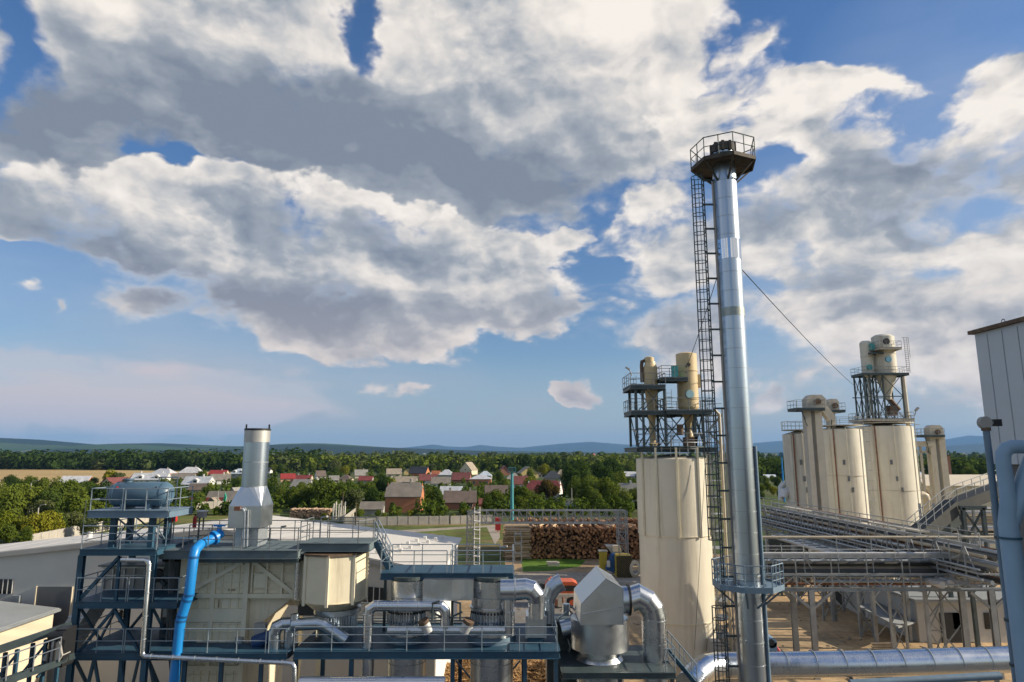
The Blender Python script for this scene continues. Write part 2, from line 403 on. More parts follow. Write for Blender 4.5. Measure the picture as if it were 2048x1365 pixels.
def layer(cover, shade, off, soft=.22, sc=5.0, cap=.85, back=False, na=1.9, pa=.55, warm=.25, fuz=.30):
    """one cloud deck: (x, y, half width, half height, weight[, tilt]) masses torn by noise; shade holds grey undersides (+) and sunlit heads (-)"""
    Bf = mth('MINIMUM', blobs(A1, [c for c in cover if c[4] > 0]), cap)
    Bf = mth('ADD', Bf, blobs(A1, [(*c[:4], max(c[4]*.62, -1.15), *c[5:]) for c in cover if c[4] < 0]))
    if back: Bf = mth('ADD', mth('MULTIPLY', Bf, inv), mth('MULTIPLY', fillclouds, front))
    o1 = (off[0]+.011, off[1]+.020, 0)
    n1 = noise(A2, sc, 8, .54, off).outputs[0]
    n1s = noise(A2, sc, 5, .50, (off[0]-.020, off[1]-.035, 0)).outputs[0]
    v1 = voro(A2, sc*2.6, 2.0, off); v1s = voro(A2, sc*2.6, 1.0, (off[0]-.007, off[1]-.012, 0))
    D = mth('MULTIPLY_ADD', mth('SUBTRACT', .48, v1), pa, mth('MULTIPLY_ADD', mth('SUBTRACT', n1, .5), na, Bf))
    Sf = mth('MULTIPLY', mth('MULTIPLY', blobs(A1, shade), inv), mrange(noise(A2, 4.2, 5, .55, (off[0]+4, off[1]+2, 0)).outputs[0], .30, .70, .30, 1.2, False))
    crisp = mrange(D, .40, .40+soft); fuzzy = mrange(D, .26, .80); fz = mth('MULTIPLY_ADD', Sf, 1.6, fuz, clamp=True)
    al = mth('ADD', mth('MULTIPLY', crisp, mth('SUBTRACT', 1., fz)), mth('MULTIPLY', fuzzy, fz))
    al = mth('MULTIPLY', al, mrange(Bf, .03, .22)); core = mrange(D, .45, 1.2)
    rel = mth('MULTIPLY_ADD', mth('SUBTRACT', n1, n1s), 2.4, mth('MULTIPLY', mth('SUBTRACT', v1s, v1), .85))
    sh = mth('MULTIPLY_ADD', core, .34, mth('MULTIPLY', rel, -1.1))
    sh = mth('ADD', sh, Sf)
    f = mrange(sh, -.32, 1.12, 0, 1, False)
    c = ramp(f, [(0,(.91,.845,.775)),(.20,(.77,.72,.67)),(.40,(.56,.555,.555)),(.62,(.345,.375,.42)),(1,(.21,.245,.305))])
    c = mixc(mth('MULTIPLY', low, warm), c, (.62,.47,.40))
    return al, c
A2 = vm('ADD', A0, vm('MULTIPLY', wv, (.35,.35,0)).outputs[0]).outputs[0]
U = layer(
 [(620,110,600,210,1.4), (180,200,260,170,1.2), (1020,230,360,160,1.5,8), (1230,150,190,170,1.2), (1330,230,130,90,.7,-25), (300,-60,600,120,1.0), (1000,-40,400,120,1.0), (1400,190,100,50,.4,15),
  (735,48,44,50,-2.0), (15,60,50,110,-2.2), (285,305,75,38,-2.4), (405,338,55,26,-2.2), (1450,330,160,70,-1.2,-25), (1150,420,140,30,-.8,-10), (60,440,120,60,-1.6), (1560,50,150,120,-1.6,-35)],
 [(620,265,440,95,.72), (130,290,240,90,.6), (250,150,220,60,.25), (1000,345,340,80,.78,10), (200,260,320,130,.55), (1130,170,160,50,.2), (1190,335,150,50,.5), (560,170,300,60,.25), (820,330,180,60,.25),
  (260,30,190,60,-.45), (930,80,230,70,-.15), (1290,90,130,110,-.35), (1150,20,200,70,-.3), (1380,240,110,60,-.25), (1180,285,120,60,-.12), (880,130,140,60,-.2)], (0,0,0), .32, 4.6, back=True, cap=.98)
Mi = layer(
 [(370,455,240,55,.9,-2), (640,500,360,85,1.15,10), (900,470,240,48,1.1,14), (800,590,260,42,.9), (480,585,250,45,.85,6), (1010,592,80,26,.6), (20,395,110,40,1.0), (140,450,120,30,.6),
  (322,348,34,52,.75), (455,372,56,30,.7), (700,430,150,40,.5), (540,640,240,34,.36), (265,610,50,24,.65), (665,688,85,30,.95), (872,695,65,36,1.0), (1080,615,100,38,1.0), (810,778,75,13,.8), (1140,784,36,16,.9), (1120,455,34,24,.7), (30,595,20,10,.6), (110,632,16,8,.6),
  (55,500,90,50,-.9), (500,300,500,40,-.6), (940,340,120,60,-1.2), (120,300,160,50,-.8)],
 [(420,590,300,50,.55,8), (580,500,380,80,.22), (200,440,260,70,.32), (430,490,260,60,.2), (700,605,260,36,.55), (860,505,200,32,.5,14), (600,420,110,40,.2), (200,470,160,36,.2), (1090,632,110,24,.6), (540,650,230,30,.4), (240,600,140,50,.4),
  (330,350,70,60,-.35), (460,378,90,40,-.3), (880,455,200,28,-.25,12), (760,555,160,30,-.25), (1000,475,100,30,-.25), (950,590,90,30,-.2), (30,390,90,40,-.2), (300,440,140,30,-.15)], (2.3,1.1,0), .27, 6.2, warm=.5, fuz=.28)
Ri = layer(
 [(1490,235,170,50,1.2,6), (1660,235,190,52,1.2,10), (1975,262,165,66,1.3), (1760,385,300,85,1.15), (1970,450,220,110,1.0), (1640,490,260,70,.66), (1880,590,280,80,.6), (1310,430,105,58,1.05,20), (1235,470,75,28,.95,8), (1590,425,130,45,.5),
  (1480,108,56,36,.85,-15), (1140,560,55,30,.85), (1190,600,50,28,.5), (1305,562,75,28,.85), (1335,508,60,24,.7), (1385,690,80,80,.62), (1720,740,260,40,.5), (1320,630,170,45,.42), (1880,790,200,40,.45), (1650,640,200,40,.5), (1950,690,160,50,.55),
  (1560,335,70,30,-1.3), (1850,205,60,50,-.9), (1960,440,60,26,-.9), (1560,700,80,40,-.5), (1180,380,110,50,-.8,-25), (1230,540,70,60,-.4), (1480,600,120,30,-.3)],
 [(1700,430,260,70,.55), (1900,370,200,55,.45), (1640,560,260,50,.3), (1380,620,160,60,.3), (1720,670,300,40,.25), (1850,330,120,40,.3),
  (1680,225,200,45,-.45), (1460,210,120,50,-.3), (1985,235,120,50,-.45), (1900,520,220,60,-.25), (1320,420,90,50,-.15), (1560,480,120,40,-.2), (1900,650,160,60,-.2), (1750,600,200,40,-.2)], (5.7,3.1,0), .36, 6.4, cap=.72, fuz=.5)
# thin veils: the pale bank low on the left, the milky patch high on the right
veil = blobs(vm('ADD', A0, vm('MULTIPLY', wv, (.5,.35,0)).outputs[0]).outputs[0], [(150,790,420,62,.85,-4), (330,800,200,40,.5), (1880,640,330,260,.5), (1850,110,130,90,.22), (1000,850,1100,80,.55), (300,620,320,110,.35)])
vn = noise(A0, 4, 5, .5, (5,1,0), (1,4,1)).outputs[0]
veil = mth('MULTIPLY', mth('MULTIPLY', veil, mrange(vn, .25, .65, .6, 1.1)), mth('SUBTRACT', 1., front), clamp=True)
bank = mrange(mth('MULTIPLY_ADD', mth('SUBTRACT', noise(A0, 7, 4, .5, (1,4,0), (1,3,1)).outputs[0], .5), .5, blobs(A1, [(40,800,400,62,1.0,-3), (330,815,180,34,.5)])), .22, .44)
veil = mth('MAXIMUM', veil, mth('MULTIPLY', mth('MULTIPLY', bank, inv), .62))
# clear sky: the physical sky, tinted a little as the photo is
tint = mixc(mrange(el, .02, .55), (.90,.95,1.0), (.72,.98,1.25))
mul = N(nt, 'ShaderNodeMix', data_type='RGBA', blend_type='MULTIPLY'); mul.inputs['Factor'].default_value = 1; L(sky.outputs[0], mul.inputs['A']); L(tint, mul.inputs['B'])
bsky = N(nt, 'ShaderNodeBackground'); L(mul.outputs['Result'], bsky.inputs[0]); bsky.inputs[1].default_value = .078
bvl = N(nt, 'ShaderNodeBackground'); L(mixc(mth('MULTIPLY', bank, inv), mixc(low, (.50,.55,.62), (.42,.42,.45)), (.60,.535,.535)), bvl.inputs[0]); bvl.inputs[1].default_value = .82
up = mrange(el, -.02, .05)
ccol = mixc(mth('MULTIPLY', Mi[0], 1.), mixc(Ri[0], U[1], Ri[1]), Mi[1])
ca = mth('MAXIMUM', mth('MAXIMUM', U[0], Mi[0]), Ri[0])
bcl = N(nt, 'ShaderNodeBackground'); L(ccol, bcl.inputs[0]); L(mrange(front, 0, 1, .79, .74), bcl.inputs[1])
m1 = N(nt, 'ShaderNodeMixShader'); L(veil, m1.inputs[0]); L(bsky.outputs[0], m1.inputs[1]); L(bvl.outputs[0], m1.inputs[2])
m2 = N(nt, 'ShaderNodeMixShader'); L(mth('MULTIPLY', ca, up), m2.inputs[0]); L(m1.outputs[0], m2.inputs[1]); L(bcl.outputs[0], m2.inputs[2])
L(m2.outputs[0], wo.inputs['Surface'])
w.cycles.sampling_method = 'MANUAL'; w.cycles.sample_map_resolution = 512
scene.view_settings.view_transform = 'Standard'; scene.view_settings.look = 'None'; scene.view_settings.exposure = .44; scene.view_settings.gamma = 1
scene.cycles.use_denoising = True
scene.cycles.max_bounces = 6; scene.cycles.diffuse_bounces = 3; scene.cycles.glossy_bounces = 4; scene.cycles.transmission_bounces = 2; scene.cycles.volume_bounces = 0
scene.cycles.caustics_reflective = False; scene.cycles.caustics_refractive = False
scene.cycles.use_adaptive_sampling = True; scene.cycles.adaptive_threshold = .015
# ------------------------------------------------------------------ ground, hills, haze
def groundmat(name, cols, cell, nscale=.02, rough=.95, fine=.6, mixn=.35):
    m, nt, b = newmat(name); L = nt.links.new
    tc = N(nt, 'ShaderNodeTexCoord')
    vo = N(nt, 'ShaderNodeTexVoronoi'); vo.inputs['Scale'].default_value = 1/cell; mp = N(nt, 'ShaderNodeMapping'); mp.inputs['Scale'].default_value = (.45,1.5,1); mp.inputs['Rotation'].default_value = (0,0,.2)
    L(tc.outputs['Object'], mp.inputs['Vector']); L(mp.outputs[0], vo.inputs['Vector'])
    sp = N(nt, 'ShaderNodeSeparateColor'); L(vo.outputs['Color'], sp.inputs[0])
    cr = N(nt, 'ShaderNodeValToRGB'); cr.color_ramp.interpolation = 'CONSTANT'; e = cr.color_ramp.elements
    e[0].position = 0; e[0].color = (*cols[0],1); e[1].position = 1/len(cols); e[1].color = (*cols[1],1)
    for i in range(2, len(cols)): q = e.new(i/len(cols)); q.color = (*cols[i],1)
    L(sp.outputs[0], cr.inputs[0])
    n1 = N(nt, 'ShaderNodeTexNoise'); n1.inputs['Scale'].default_value = nscale; n1.inputs['Detail'].default_value = 8; n1.inputs['Roughness'].default_value = .65; L(tc.outputs['Object'], n1.inputs['Vector'])
    n2 = N(nt, 'ShaderNodeTexNoise'); n2.inputs['Scale'].default_value = fine; n2.inputs['Detail'].default_value = 5; L(tc.outputs['Object'], n2.inputs['Vector'])
    r1 = N(nt, 'ShaderNodeMapRange'); r1.inputs[1].default_value = .3; r1.inputs[2].default_value = .7; r1.inputs[3].default_value = 1-mixn; r1.inputs[4].default_value = 1+mixn; L(n1.outputs[0], r1.inputs[0])
    r2 = N(nt, 'ShaderNodeMapRange'); r2.inputs[1].default_value = .3; r2.inputs[2].default_value = .7; r2.inputs[3].default_value = .8; r2.inputs[4].default_value = 1.2; L(n2.outputs[0], r2.inputs[0])
    ml = N(nt, 'ShaderNodeMath', operation='MULTIPLY'); L(r1.outputs[0], ml.inputs[0]); L(r2.outputs[0], ml.inputs[1])
    s = N(nt, 'ShaderNodeVectorMath', operation='SCALE'); L(cr.outputs[0], s.inputs[0]); L(ml.outputs[0], s.inputs['Scale'])
    L(s.outputs[0], b.inputs['Base Color']); b.inputs['Roughness'].default_value = rough; b.inputs['Specular IOR Level'].default_value = .2
    return m
GM = dict(
 ground=groundmat('plain_fields', [(.045,.075,.025),(.035,.06,.022),(.07,.10,.03),(.05,.08,.03),(.16,.14,.06),(.04,.065,.025)], 420),
 hill=groundmat('hill_forest_and_fields', [(.012,.028,.014),(.016,.034,.017),(.035,.075,.025),(.010,.026,.015),(.010,.024,.014),(.05,.085,.03),(.014,.032,.016),(.22,.18,.11),(.013,.03,.015),(.012,.028,.014)], 900, .002),
 mount=groundmat('mountain_forest', [(.02,.035,.02),(.025,.04,.02)], 3000, .001),
 meadow=groundmat('village_grass', [(.07,.095,.025),(.055,.085,.022),(.085,.10,.03),(.06,.09,.02)], 45, .06),
 grass=groundmat('cut_grass', [(.11,.13,.03),(.09,.115,.028),(.14,.14,.04),(.10,.125,.03),(.17,.14,.06)], 12, .08, mixn=.5),
 bright=groundmat('bright_grass', [(.09,.17,.02),(.10,.18,.025)], 5, .5, fine=3),
 field=groundmat('stubble_field', [(.42,.30,.135),(.38,.265,.12),(.44,.33,.16)], 260, .01, mixn=.15),
 yard=groundmat('sandy_yard', [(.44,.31,.175),(.41,.29,.165),(.46,.33,.19),(.34,.25,.15)], 11, .15, fine=1.5, mixn=.45),
 asphalt=groundmat('grey_yard_paving', [(.20,.19,.175),(.19,.18,.165)], 9, .2, fine=2, mixn=.2),
 path=groundmat('gravel_path', [(.34,.30,.25),(.32,.28,.23)], 8, .3, fine=2, mixn=.2))
def sheet(name, pts, z, mat, kind='structure'):
    mb = MB(); mb.poly([(p[0], p[1], z) for p in pts]); o = mb.build(name, mat, off=Vector((0,0,0)))
    if o.data.polygons[0].normal.z < 0: o.data.flip_normals()
    return tag(o, kind=kind)
def gp(px, py): Y = GY(py); return (X(px, py, Y), Y)
sheet('ground', [(-45000,-3000),(45000,-3000),(45000,60000),(-45000,60000)], 0, GM['ground'])
sheet('village_meadow', [(-330,100),(330,100),(500,640),(-60,700),(-200,420),(-330,330)], .004, GM['meadow'])
sheet('stubble_field', [gp(-200,936),gp(280,941.5),gp(470,945),gp(300,966),gp(200,975),gp(-200,985)], .008, GM['field'])
sheet('yard', [(-75,42),(75,42),(75,118),(-75,118)], .008, GM['yard'])
sheet('plant_floor', [(-75,-40),(75,-40),(75,42),(-75,42)], .008, groundmat('dark_paving', [(.125,.125,.125),(.11,.11,.11)], 9, .2, fine=2, mixn=.25))
sheet('lawn', [gp(560,1046),gp(1010,1046),gp(1010,1136),gp(960,1140),gp(820,1140),gp(560,1100)], .012, GM['grass'])
sheet('lawn', [gp(320,1030),gp(560,1020),gp(560,1100),gp(200,1090)], .012, GM['grass'])
sheet('footpath', [gp(690,1066),gp(800,1061),gp(1000,1050),gp(1000,1053),gp(810,1066),gp(700,1074)], .016, GM['path'])
sheet('footpath', [gp(330,1060),gp(460,1036),gp(560,1030),gp(560,1040),gp(470,1050),gp(330,1072)], .016, GM['path'])
sheet('footpath', [gp(972,1052),gp(998,1050),gp(1000,1075),gp(990,1090)], .020, GM['path'])
sheet('grass_patch', [gp(1042,1118),gp(1085,1116),gp(1150,1118),gp(1172,1121),gp(1160,1133),gp(1110,1142),gp(1046,1144)], .016, GM['bright'])
sheet('pavement', [gp(1025,1146),gp(1300,1146),gp(1300,1172),gp(1025,1172)], .02, GM['path'])
sheet('paved_yard', [(-4,66),(10,70),(14,88),(36,92),(70,104),(70,116),(22,104),(-4,88)], .012, GM['asphalt'])
def hills(name, prof, Yr, depth, mat, seed, rough=.12, n=140):
    r = random.Random(seed); mb = MB(); rows = 14; vs = []; xs0, xs1 = prof[0][0], prof[-1][0]
    ph = [(r.uniform(0,6), r.uniform(0,6)) for _ in range(6)]
    for j in range(rows):
        t = j/(rows-1); YY = Yr-depth+depth*1.4*t
        tt = min(t*1.4, 1.0) if t*1.4 <= 1 else 1-(t*1.4-1)/.4
        s = tt*tt*(3-2*tt)
        for i in range(n+1):
            px = xs0+(xs1-xs0)*i/n
            for a, b in zip(prof, prof[1:]):
                if a[0] <= px <= b[0]: py = a[1]+(b[1]-a[1])*(px-a[0])/(b[0]-a[0]); break
            z = max(Z(py, Yr), 1.0); x = X(px, py, Yr)
            zz = z*s*(1+rough*sum(math.sin(px*.013*(k+1)+t*5*(k+1)+ph[k][0])/(k+1) for k in range(5))*(1-s)*2.0)
            vs.append((x*(YY/Yr)**.3, YY, zz-.5))
    fs = [(j*(n+1)+i, j*(n+1)+i+1, (j+1)*(n+1)+i+1, (j+1)*(n+1)+i) for j in range(rows-1) for i in range(n)]
    mb.add(vs, fs, True); return tag(mb.build(name, mat, off=Vector((0,0,0))), kind='structure')
hills('wooded_hills', [(-700,872),(-200,870),(0,876),(90,880),(170,887),(230,892),(275,888),(330,887),(400,890),(470,893),(530,893),(580,888),(640,887),(700,890),(770,895),(850,898),(960,902),(1100,904),(1300,906),(1700,906.5),(2300,906)], 7600, 3600, GM['hill'], 3)
hills('far_mountains', [(760,900),(820,895),(855,891),(870,889),(890,893),(930,895),(962,890),(985,893),(1040,896),(1120,888),(1180,884),(1240,889),(1330,893),(1500,887),(1560,882),(1700,893),(1800,893),(1850,886),(1900,877),(1935,871),(1990,880),(2100,870),(2400,865)], 24000, 7000, GM['mount'], 8, .05)
hills('near_mountains', [(1500,905),(1700,903),(1830,900),(1880,893),(1930,889),(1985,886),(2060,880),(2400,872)], 15000, 5000, GM['mount'], 9, .05)
HZ = MB(); HZ.box(-30000,30000,-1500,34000,-1,900)
hm = bpy.data.materials.new('haze_air'); hm.use_nodes = True; hn = hm.node_tree; hn.nodes.clear()
ho = hn.nodes.new('ShaderNodeOutputMaterial'); hv = hn.nodes.new('ShaderNodeVolumePrincipled'); hv.inputs['Color'].default_value = (.24,.52,1,1); hv.inputs['Density'].default_value = 3.4e-5; hv.inputs['Anisotropy'].default_value = 0.0
hn.links.new(hv.outputs[0], ho.inputs['Volume'])
tag(HZ.build('haze', hm), kind='stuff')
# ------------------------------------------------------------------ houses of the village
HOUSES = []   # photo boxes, used to keep trees from standing in front of them
def house(label, x0, x1, yt, yb, roof, wall, kind='gable', ridge='x', yaw=0, wf=.55, chim=0, wins=(), dormer=0, depth=None, cat='house', door=False, name='village_house', gablewall=None, ov=.4):
    Y = GY(yb); pm = ppm(Y); W = (x1-x0)/pm; H = (yb-yt)/pm; wh = H*wf; rh = H-wh; D = depth or min(W*.8, 9.0)
    if ridge == 'y': D = depth or W*1.1
    cx = X((x0+x1)/2, yb, Y); HOUSES.append((x0, yt, x1, yb, Y, cx, W/2+1, D+1.5))
    t = thing(name, (cx, Y+D/2, 0), label, cat, 'houses of the village' if cat == 'house' else None, R_(yaw), True)
    a, b = W/2-ov*.6, D/2-ov*.3
    mb = MB()
    if kind in ('gable', 'jerkin') :
        pr = [(-a,-b,0),(a,-b,0),(a,-b,wh),(-a,-b,wh)]
        if ridge == 'x':
            mb.hexa([(-a,-b,0),(a,-b,0),(a,b,0),(-a,b,0)], [(-a,-b,wh),(a,-b,wh),(a,b,wh),(-a,b,wh)])
            g = MB()
            for s in (-1, 1): g.prism([(s*a-.12*s,-b,wh),(s*a-.12*s,b,wh),(s*a-.12*s,0,wh+rh*.94)], (.12*s,0,0))
            gm = gablewall or wall
            if gm != wall: g.build('gable', WM[gm], t)
            else: mb.v, mb.f, mb.s = mb.v+g.v, mb.f+[tuple(i+len(mb.v) for i in f) for f in g.f], mb.s+g.s
        else:
            mb.prism([(-a,-b,0),(a,-b,0),(a,-b,wh),(0,-b,wh+rh*.95),(-a,-b,wh)], (0,2*b,0))
    else: mb.hexa([(-a,-b,0),(a,-b,0),(a,b,0),(-a,b,0)], [(-a,-b,wh),(a,-b,wh),(a,b,wh),(-a,b,wh)])
    mb.build('wall', WM[wall], t)
    rf = MB(); A, Bd, th = W/2+.0, D/2+ov, .16
    if kind == 'hip':
        k = max(A-Bd*.9, A*.15) if ridge == 'x' else 0
        base = [(-A,-Bd,wh),(A,-Bd,wh),(A,Bd,wh),(-A,Bd,wh)]
        if ridge == 'x': r0, r1 = (-k,0,wh+rh), (k,0,wh+rh)
        else: r0, r1 = (0,-max(Bd-A*.9, Bd*.2),wh+rh), (0,max(Bd-A*.9, Bd*.2),wh+rh)
        vs = base+[r0, r1]
        fs = [(0,1,5,4),(1,2,5),(2,3,4,5),(3,0,4),(3,2,1,0)] if ridge == 'x' else [(0,1,4),(1,2,5,4),(2,3,5),(3,0,4,5),(3,2,1,0)]
        rf.add(vs, fs)
    elif ridge == 'x':
        cut = A*.22 if kind == 'jerkin' else 0
        for s in (-1, 1):
            rf.add([(-A,s*Bd,wh-.15),(A,s*Bd,wh-.15),(A,s*Bd*.35,wh+rh*.6),(A-cut,0,wh+rh),(-A+cut,0,wh+rh),(-A,s*Bd*.35,wh+rh*.6)]+
                   [(-A,s*Bd,wh-.15-th),(A,s*Bd,wh-.15-th),(A,s*Bd*.35,wh+rh*.6-th),(A-cut,0,wh+rh-th),(-A+cut,0,wh+rh-th),(-A,s*Bd*.35,wh+rh*.6-th)],
                   [(0,1,2,5),(5,2,3,4),(11,8,7,6),(10,9,8,11),(6,7,1,0),(7,8,2,1),(8,9,3,2),(0,5,11,6),(5,4,10,11)] if s < 0 else [(5,2,1,0),(4,3,2,5),(6,7,8,11),(11,8,9,10),(0,1,7,6),(1,2,8,7),(2,3,9,8),(6,11,5,0),(11,10,4,5)])
        if cut:
            for s in (-1, 1): rf.poly([(s*A,-Bd*.35,wh+rh*.6),(s*A,Bd*.35,wh+rh*.6),(s*(A-cut),0,wh+rh)])
    else:
        for s in (-1, 1):
            rf.hexa([(s*A,-Bd,wh-.15),(s*A,Bd,wh-.15),(0,Bd,wh+rh-th),(0,-Bd,wh+rh-th)][::s], [(s*A,-Bd,wh-.15+th),(s*A,Bd,wh-.15+th),(0,Bd,wh+rh),(0,-Bd,wh+rh)][::s])
    ro = rf.build('roof', RM[roof], t)
    for i in range(chim):
        c = MB(); xx = (-.3+.6*i/max(1, chim-1) if chim > 1 else .15)*W
        c.box(xx-.3,xx+.3,-.3,.3,wh+rh-.5,wh+rh+.8); c.box(xx-.38,xx+.38,-.38,.38,wh+rh+.8,wh+rh+.92); c.build('chimney', MAT['concrete'] if wall != 'white' else WM['white'], ro)
    for i in range(dormer):
        dx = (i-(dormer-1)/2)*W/max(dormer, 1)*.9; dd = MB(); dw, dh = min(W*.11, 1.3), rh*.42
        zz = wh+rh*.12; yy = -Bd*.8
        dd.prism([(dx-dw,yy,zz),(dx+dw,yy,zz),(dx+dw,yy,zz+dh),(dx,yy,zz+dh*1.45),(dx-dw,yy,zz+dh)], (0,Bd*.6,0)); do = dd.build('dormer', WM['white'], ro)
        wn = MB(); wn.box(dx-dw*.55,dx+dw*.55,yy-.05,yy+.02,zz+dh*.2,zz+dh*.85); wn.build('dormer_window', MAT['glass'], t)
    for (u, v_, ww, hh) in wins:   # fraction along the front, height fraction of wall, size in m
        wn = MB(); xx = (u-.5)*2*a; zz = v_*wh; wn.box(xx-ww/2,xx+ww/2,-b-.06,-b+.02,zz,zz+hh); wo_ = wn.build('window', MAT['glass'], t)
        fr = MB(); fr.box(xx-.04,xx+.04,-b-.10,-b-.061,zz,zz+hh); fr.box(xx-ww/2-.08,xx+ww/2+.08,-b-.12,-b-.063,zz-.1,zz-.01); fr.box(xx-ww/2-.1,xx-ww/2,-b-.09,-b-.005,zz,zz+hh); fr.box(xx+ww/2,xx+ww/2+.1,-b-.09,-b-.005,zz,zz+hh)
        fr.build('window_frame', WM['white'], wo_)
    if door: d = MB(); d.box(a*.3,a*.3+1.1,-b-.05,-b+.02,0,2.1); d.build('door', MAT['wood'], t)
    return t
W2 = ((.25,.35,1.2,1.3),(.72,.35,1.2,1.3)); W3 = ((.2,.3,1.1,1.3),(.5,.3,1.1,1.3),(.8,.3,1.1,1.3)); WG = ((.3,.3,1.2,1.3),(.7,.3,1.2,1.3),(.5,.95,1.0,1.2))
house('long barn at the field edge with patchy rusted white metal roof', 115,170,953,971,'patchy_metal','brick','gable','x',6,.28,cat='barn',name='barn',depth=9)
house('brown roofed cottage low at the left edge behind the trees', -6,26,1002,1028,'brown','cream','gable','x',-6,.38,depth=8)
house('small dark shed house half hidden between the left trees', 48,68,999,1016,'brown','peach','gable','y',-15,.5)
house('cream house with steep white gable and dull red roof left of the tank', 200,237,956,979,'maroon','cream','gable','y',-22,.42,wins=WG,depth=11)
house('dark red roofed barn behind the white dormer house', 258,294,948,960,'darkred','brickd','gable','x',0,.3,cat='barn',name='barn')
house('white house with two dormers and a pale metal roof behind the tank', 258,328,947,970,'white_metal','white','gable','x',4,.45,chim=2,wins=W3,dormer=2)
house('orange brick house under a plain pale metal roof at the field corner', 300,343,938,954,'white_metal','brick','hip','x',-6,.42,chim=1,wins=W2)
house('orange brick house whose pale hip roof is spotted with dark patches', 354,399,935,956,'spotted','brick','hip','x',5,.45,chim=1,wins=W2)
house('grey beige house with broad plain roof below the spotted roof', 336,382,948,964,'greybrown','grey','gable','x',8,.4)
house('white house with one dormer on a bluish white metal roof', 360,416,954,980,'white_metal','white','gable','x',-3,.42,wins=W2,dormer=1,chim=1)
house('house with bright red roof nearest the steel stack on its left', 415,450,941,953,'red','cream','gable','x',3,.35,chim=1)
house('grey roofed house with white gable below the bright red roof', 415,453,949,969,'greybrown','white','gable','x',24,.42,chim=1,wins=W2)
house('house with pale blue hip roof directly left of the steel stack', 459,488,938,956,'bluewhite','grey','hip','x',0,.45,wins=W2,dormer=2)
house('small brown roofed shed between the white dormer house and the stack', 373,406,968,986,'brown','grey','gable','x',10,.35)
house('long low outbuilding with weathered grey brown roof above the concrete fence', 408,472,984,1011,'greybrown','grey','gable','x',0,.32,cat='outbuilding',name='outbuilding',depth=6)
house('little green garden shed in front of the long low outbuilding', 413,431,996,1013,'beige','grey','gable','y',0,.55,cat='shed',name='garden_shed')
house('grey house with white gable just left of the stack base', 455,482,976,1000,'grey','white','gable','y',-20,.45,wins=WG)
house('scarlet roofed house just right of the steel stack', 557,586,948,964,'red','peach','gable','x',20,.42)
house('dark red roofed house with two chimneys right of the scarlet roof', 584,620,951,964,'darkred','cream','gable','x',0,.25,chim=2)
house('house with large plain grey roof below the two chimneyed one', 580,620,960,981,'grey','grey','gable','x',-10,.35)
house('dark roofed house with bright white gable above the round trees', 628,648,942,960,'brown','white','gable','x',32,.4,wins=W2)
house('grey roofed house with stepped gable left of the big brick house', 706,733,940,957,'grey','cream','gable','x',16,.35,chim=1)
house('low dark red roof among trees left of the big brick house', 715,744,953,964,'darkred','grey','gable','x',0,.3)
house('beige house with pale gable up behind the big brick house', 770,801,938,957,'beige','cream','gable','x',10,.45,wins=W2)
house('pair roofed house of black slate with orange brick walls', 818,856,934,952,'slate','brick','gable','x',-15,.3)
house('maroon roofed white house below the black slate pair', 836,872,949,969,'maroon','white','gable','x',6,.4,wins=W2,chim=1)
house('large orange brick house with blank wall and clipped brown roof', 768,842,967,1026,'greybrown','brick','jerkin','x',0,.55,chim=1,depth=8)
house('low white shed with grey roof and blue door left of big brick house', 717,766,1005,1031,'greybrown','grey','gable','x',3,.5,cat='shed',name='garden_shed',wins=((.85,.05,1.0,1.6),),depth=4)
house('house with mottled grey tile roof and white gable ends', 860,900,955,974,'greybrown','white','jerkin','x',4,.35)
house('long grey beige roof peeping above the big brick house', 788,832,954,972,'beige','grey','gable','x',0,.3)
house('white metal box roofed house in front of the far tree belt', 876,908,940,955,'white_metal','grey','hip','x',0,.3)
house('tall unfinished cream gable house with dark openings', 922,950,925,950,'beige','cream','gable','y',-20,.35,wins=WG,depth=13)
house('wide maroon roofed house below the unfinished gable', 903,941,946,966,'maroon','brickd','gable','x',-5,.3)
house('orange brick house with flat pale metal roof', 938,983,951,972,'white_metal','brick','hip','x',0,.62,wins=W3)
house('bluish grey house with white hip roof behind the flat roofed brick house', 956,984,943,958,'bluewhite','white','hip','x',0,.4,wins=W2)
house('shed with broad white metal roof right of the big brick house', 878,924,974,994,'white_metal','grey','gable','x',0,.25,cat='shed',name='shed')
house('dark brick house with brown roof and a front gable by the fence', 884,952,984,1020,'brown','brickd','gable','x',3,.42,chim=2,wins=((.82,.3,1.2,1.0),))
house('brown roofed house left of the teal mast', 968,1016,972,996,'brown','brickd','gable','x',5,.25)
house('grey hip roofed house right of the teal mast', 1010,1044,947,967,'grey','cream','hip','x',0,.35,wins=W2)
house('deep red roofed house right beside the teal mast', 1027,1057,953,977,'maroon','white','gable','x',3,.35)
house('yellow house with pale gable behind the grey hip roof', 1036,1074,934,957,'beige','yellow','gable','y',10,.4,wins=WG)
house('grey walled house with black slate hip roof', 1087,1126,943,968,'slate','grey','hip','x',0,.42,wins=W2)
house('white cottage with red brown roof behind the rusty leaved tree', 1056,1125,963,1003,'darkred','white','jerkin','x',-14,.46,wins=W3)
house('peach house with pinkish red roof between tall trees', 1156,1180,935,952,'pink','peach','hip','x',0,.45,wins=W2)
house('tan roofed house between slate roof and the tall trees', 1113,1134,940,960,'beige','yellow','hip','x',0,.5)
house('house of grey tile roof and white balcony beside the front silo', 1240,1278,968,1004,'grey','white','gable','x',-12,.5,wins=W3,chim=1)
house('dark red gabled house upper left of the teal mast', 996,1021,932,951,'darkred','brickd','gable','y',8,.35)
house('pale roofed house low between chimney and far silos', 1530,1556,950,964,'bluewhite','white','gable','x',8,.4)
house('blue roofed house seen past the beige elevator legs', 1832,1856,944,960,'bluewhite','cream','gable','x',20,.4)
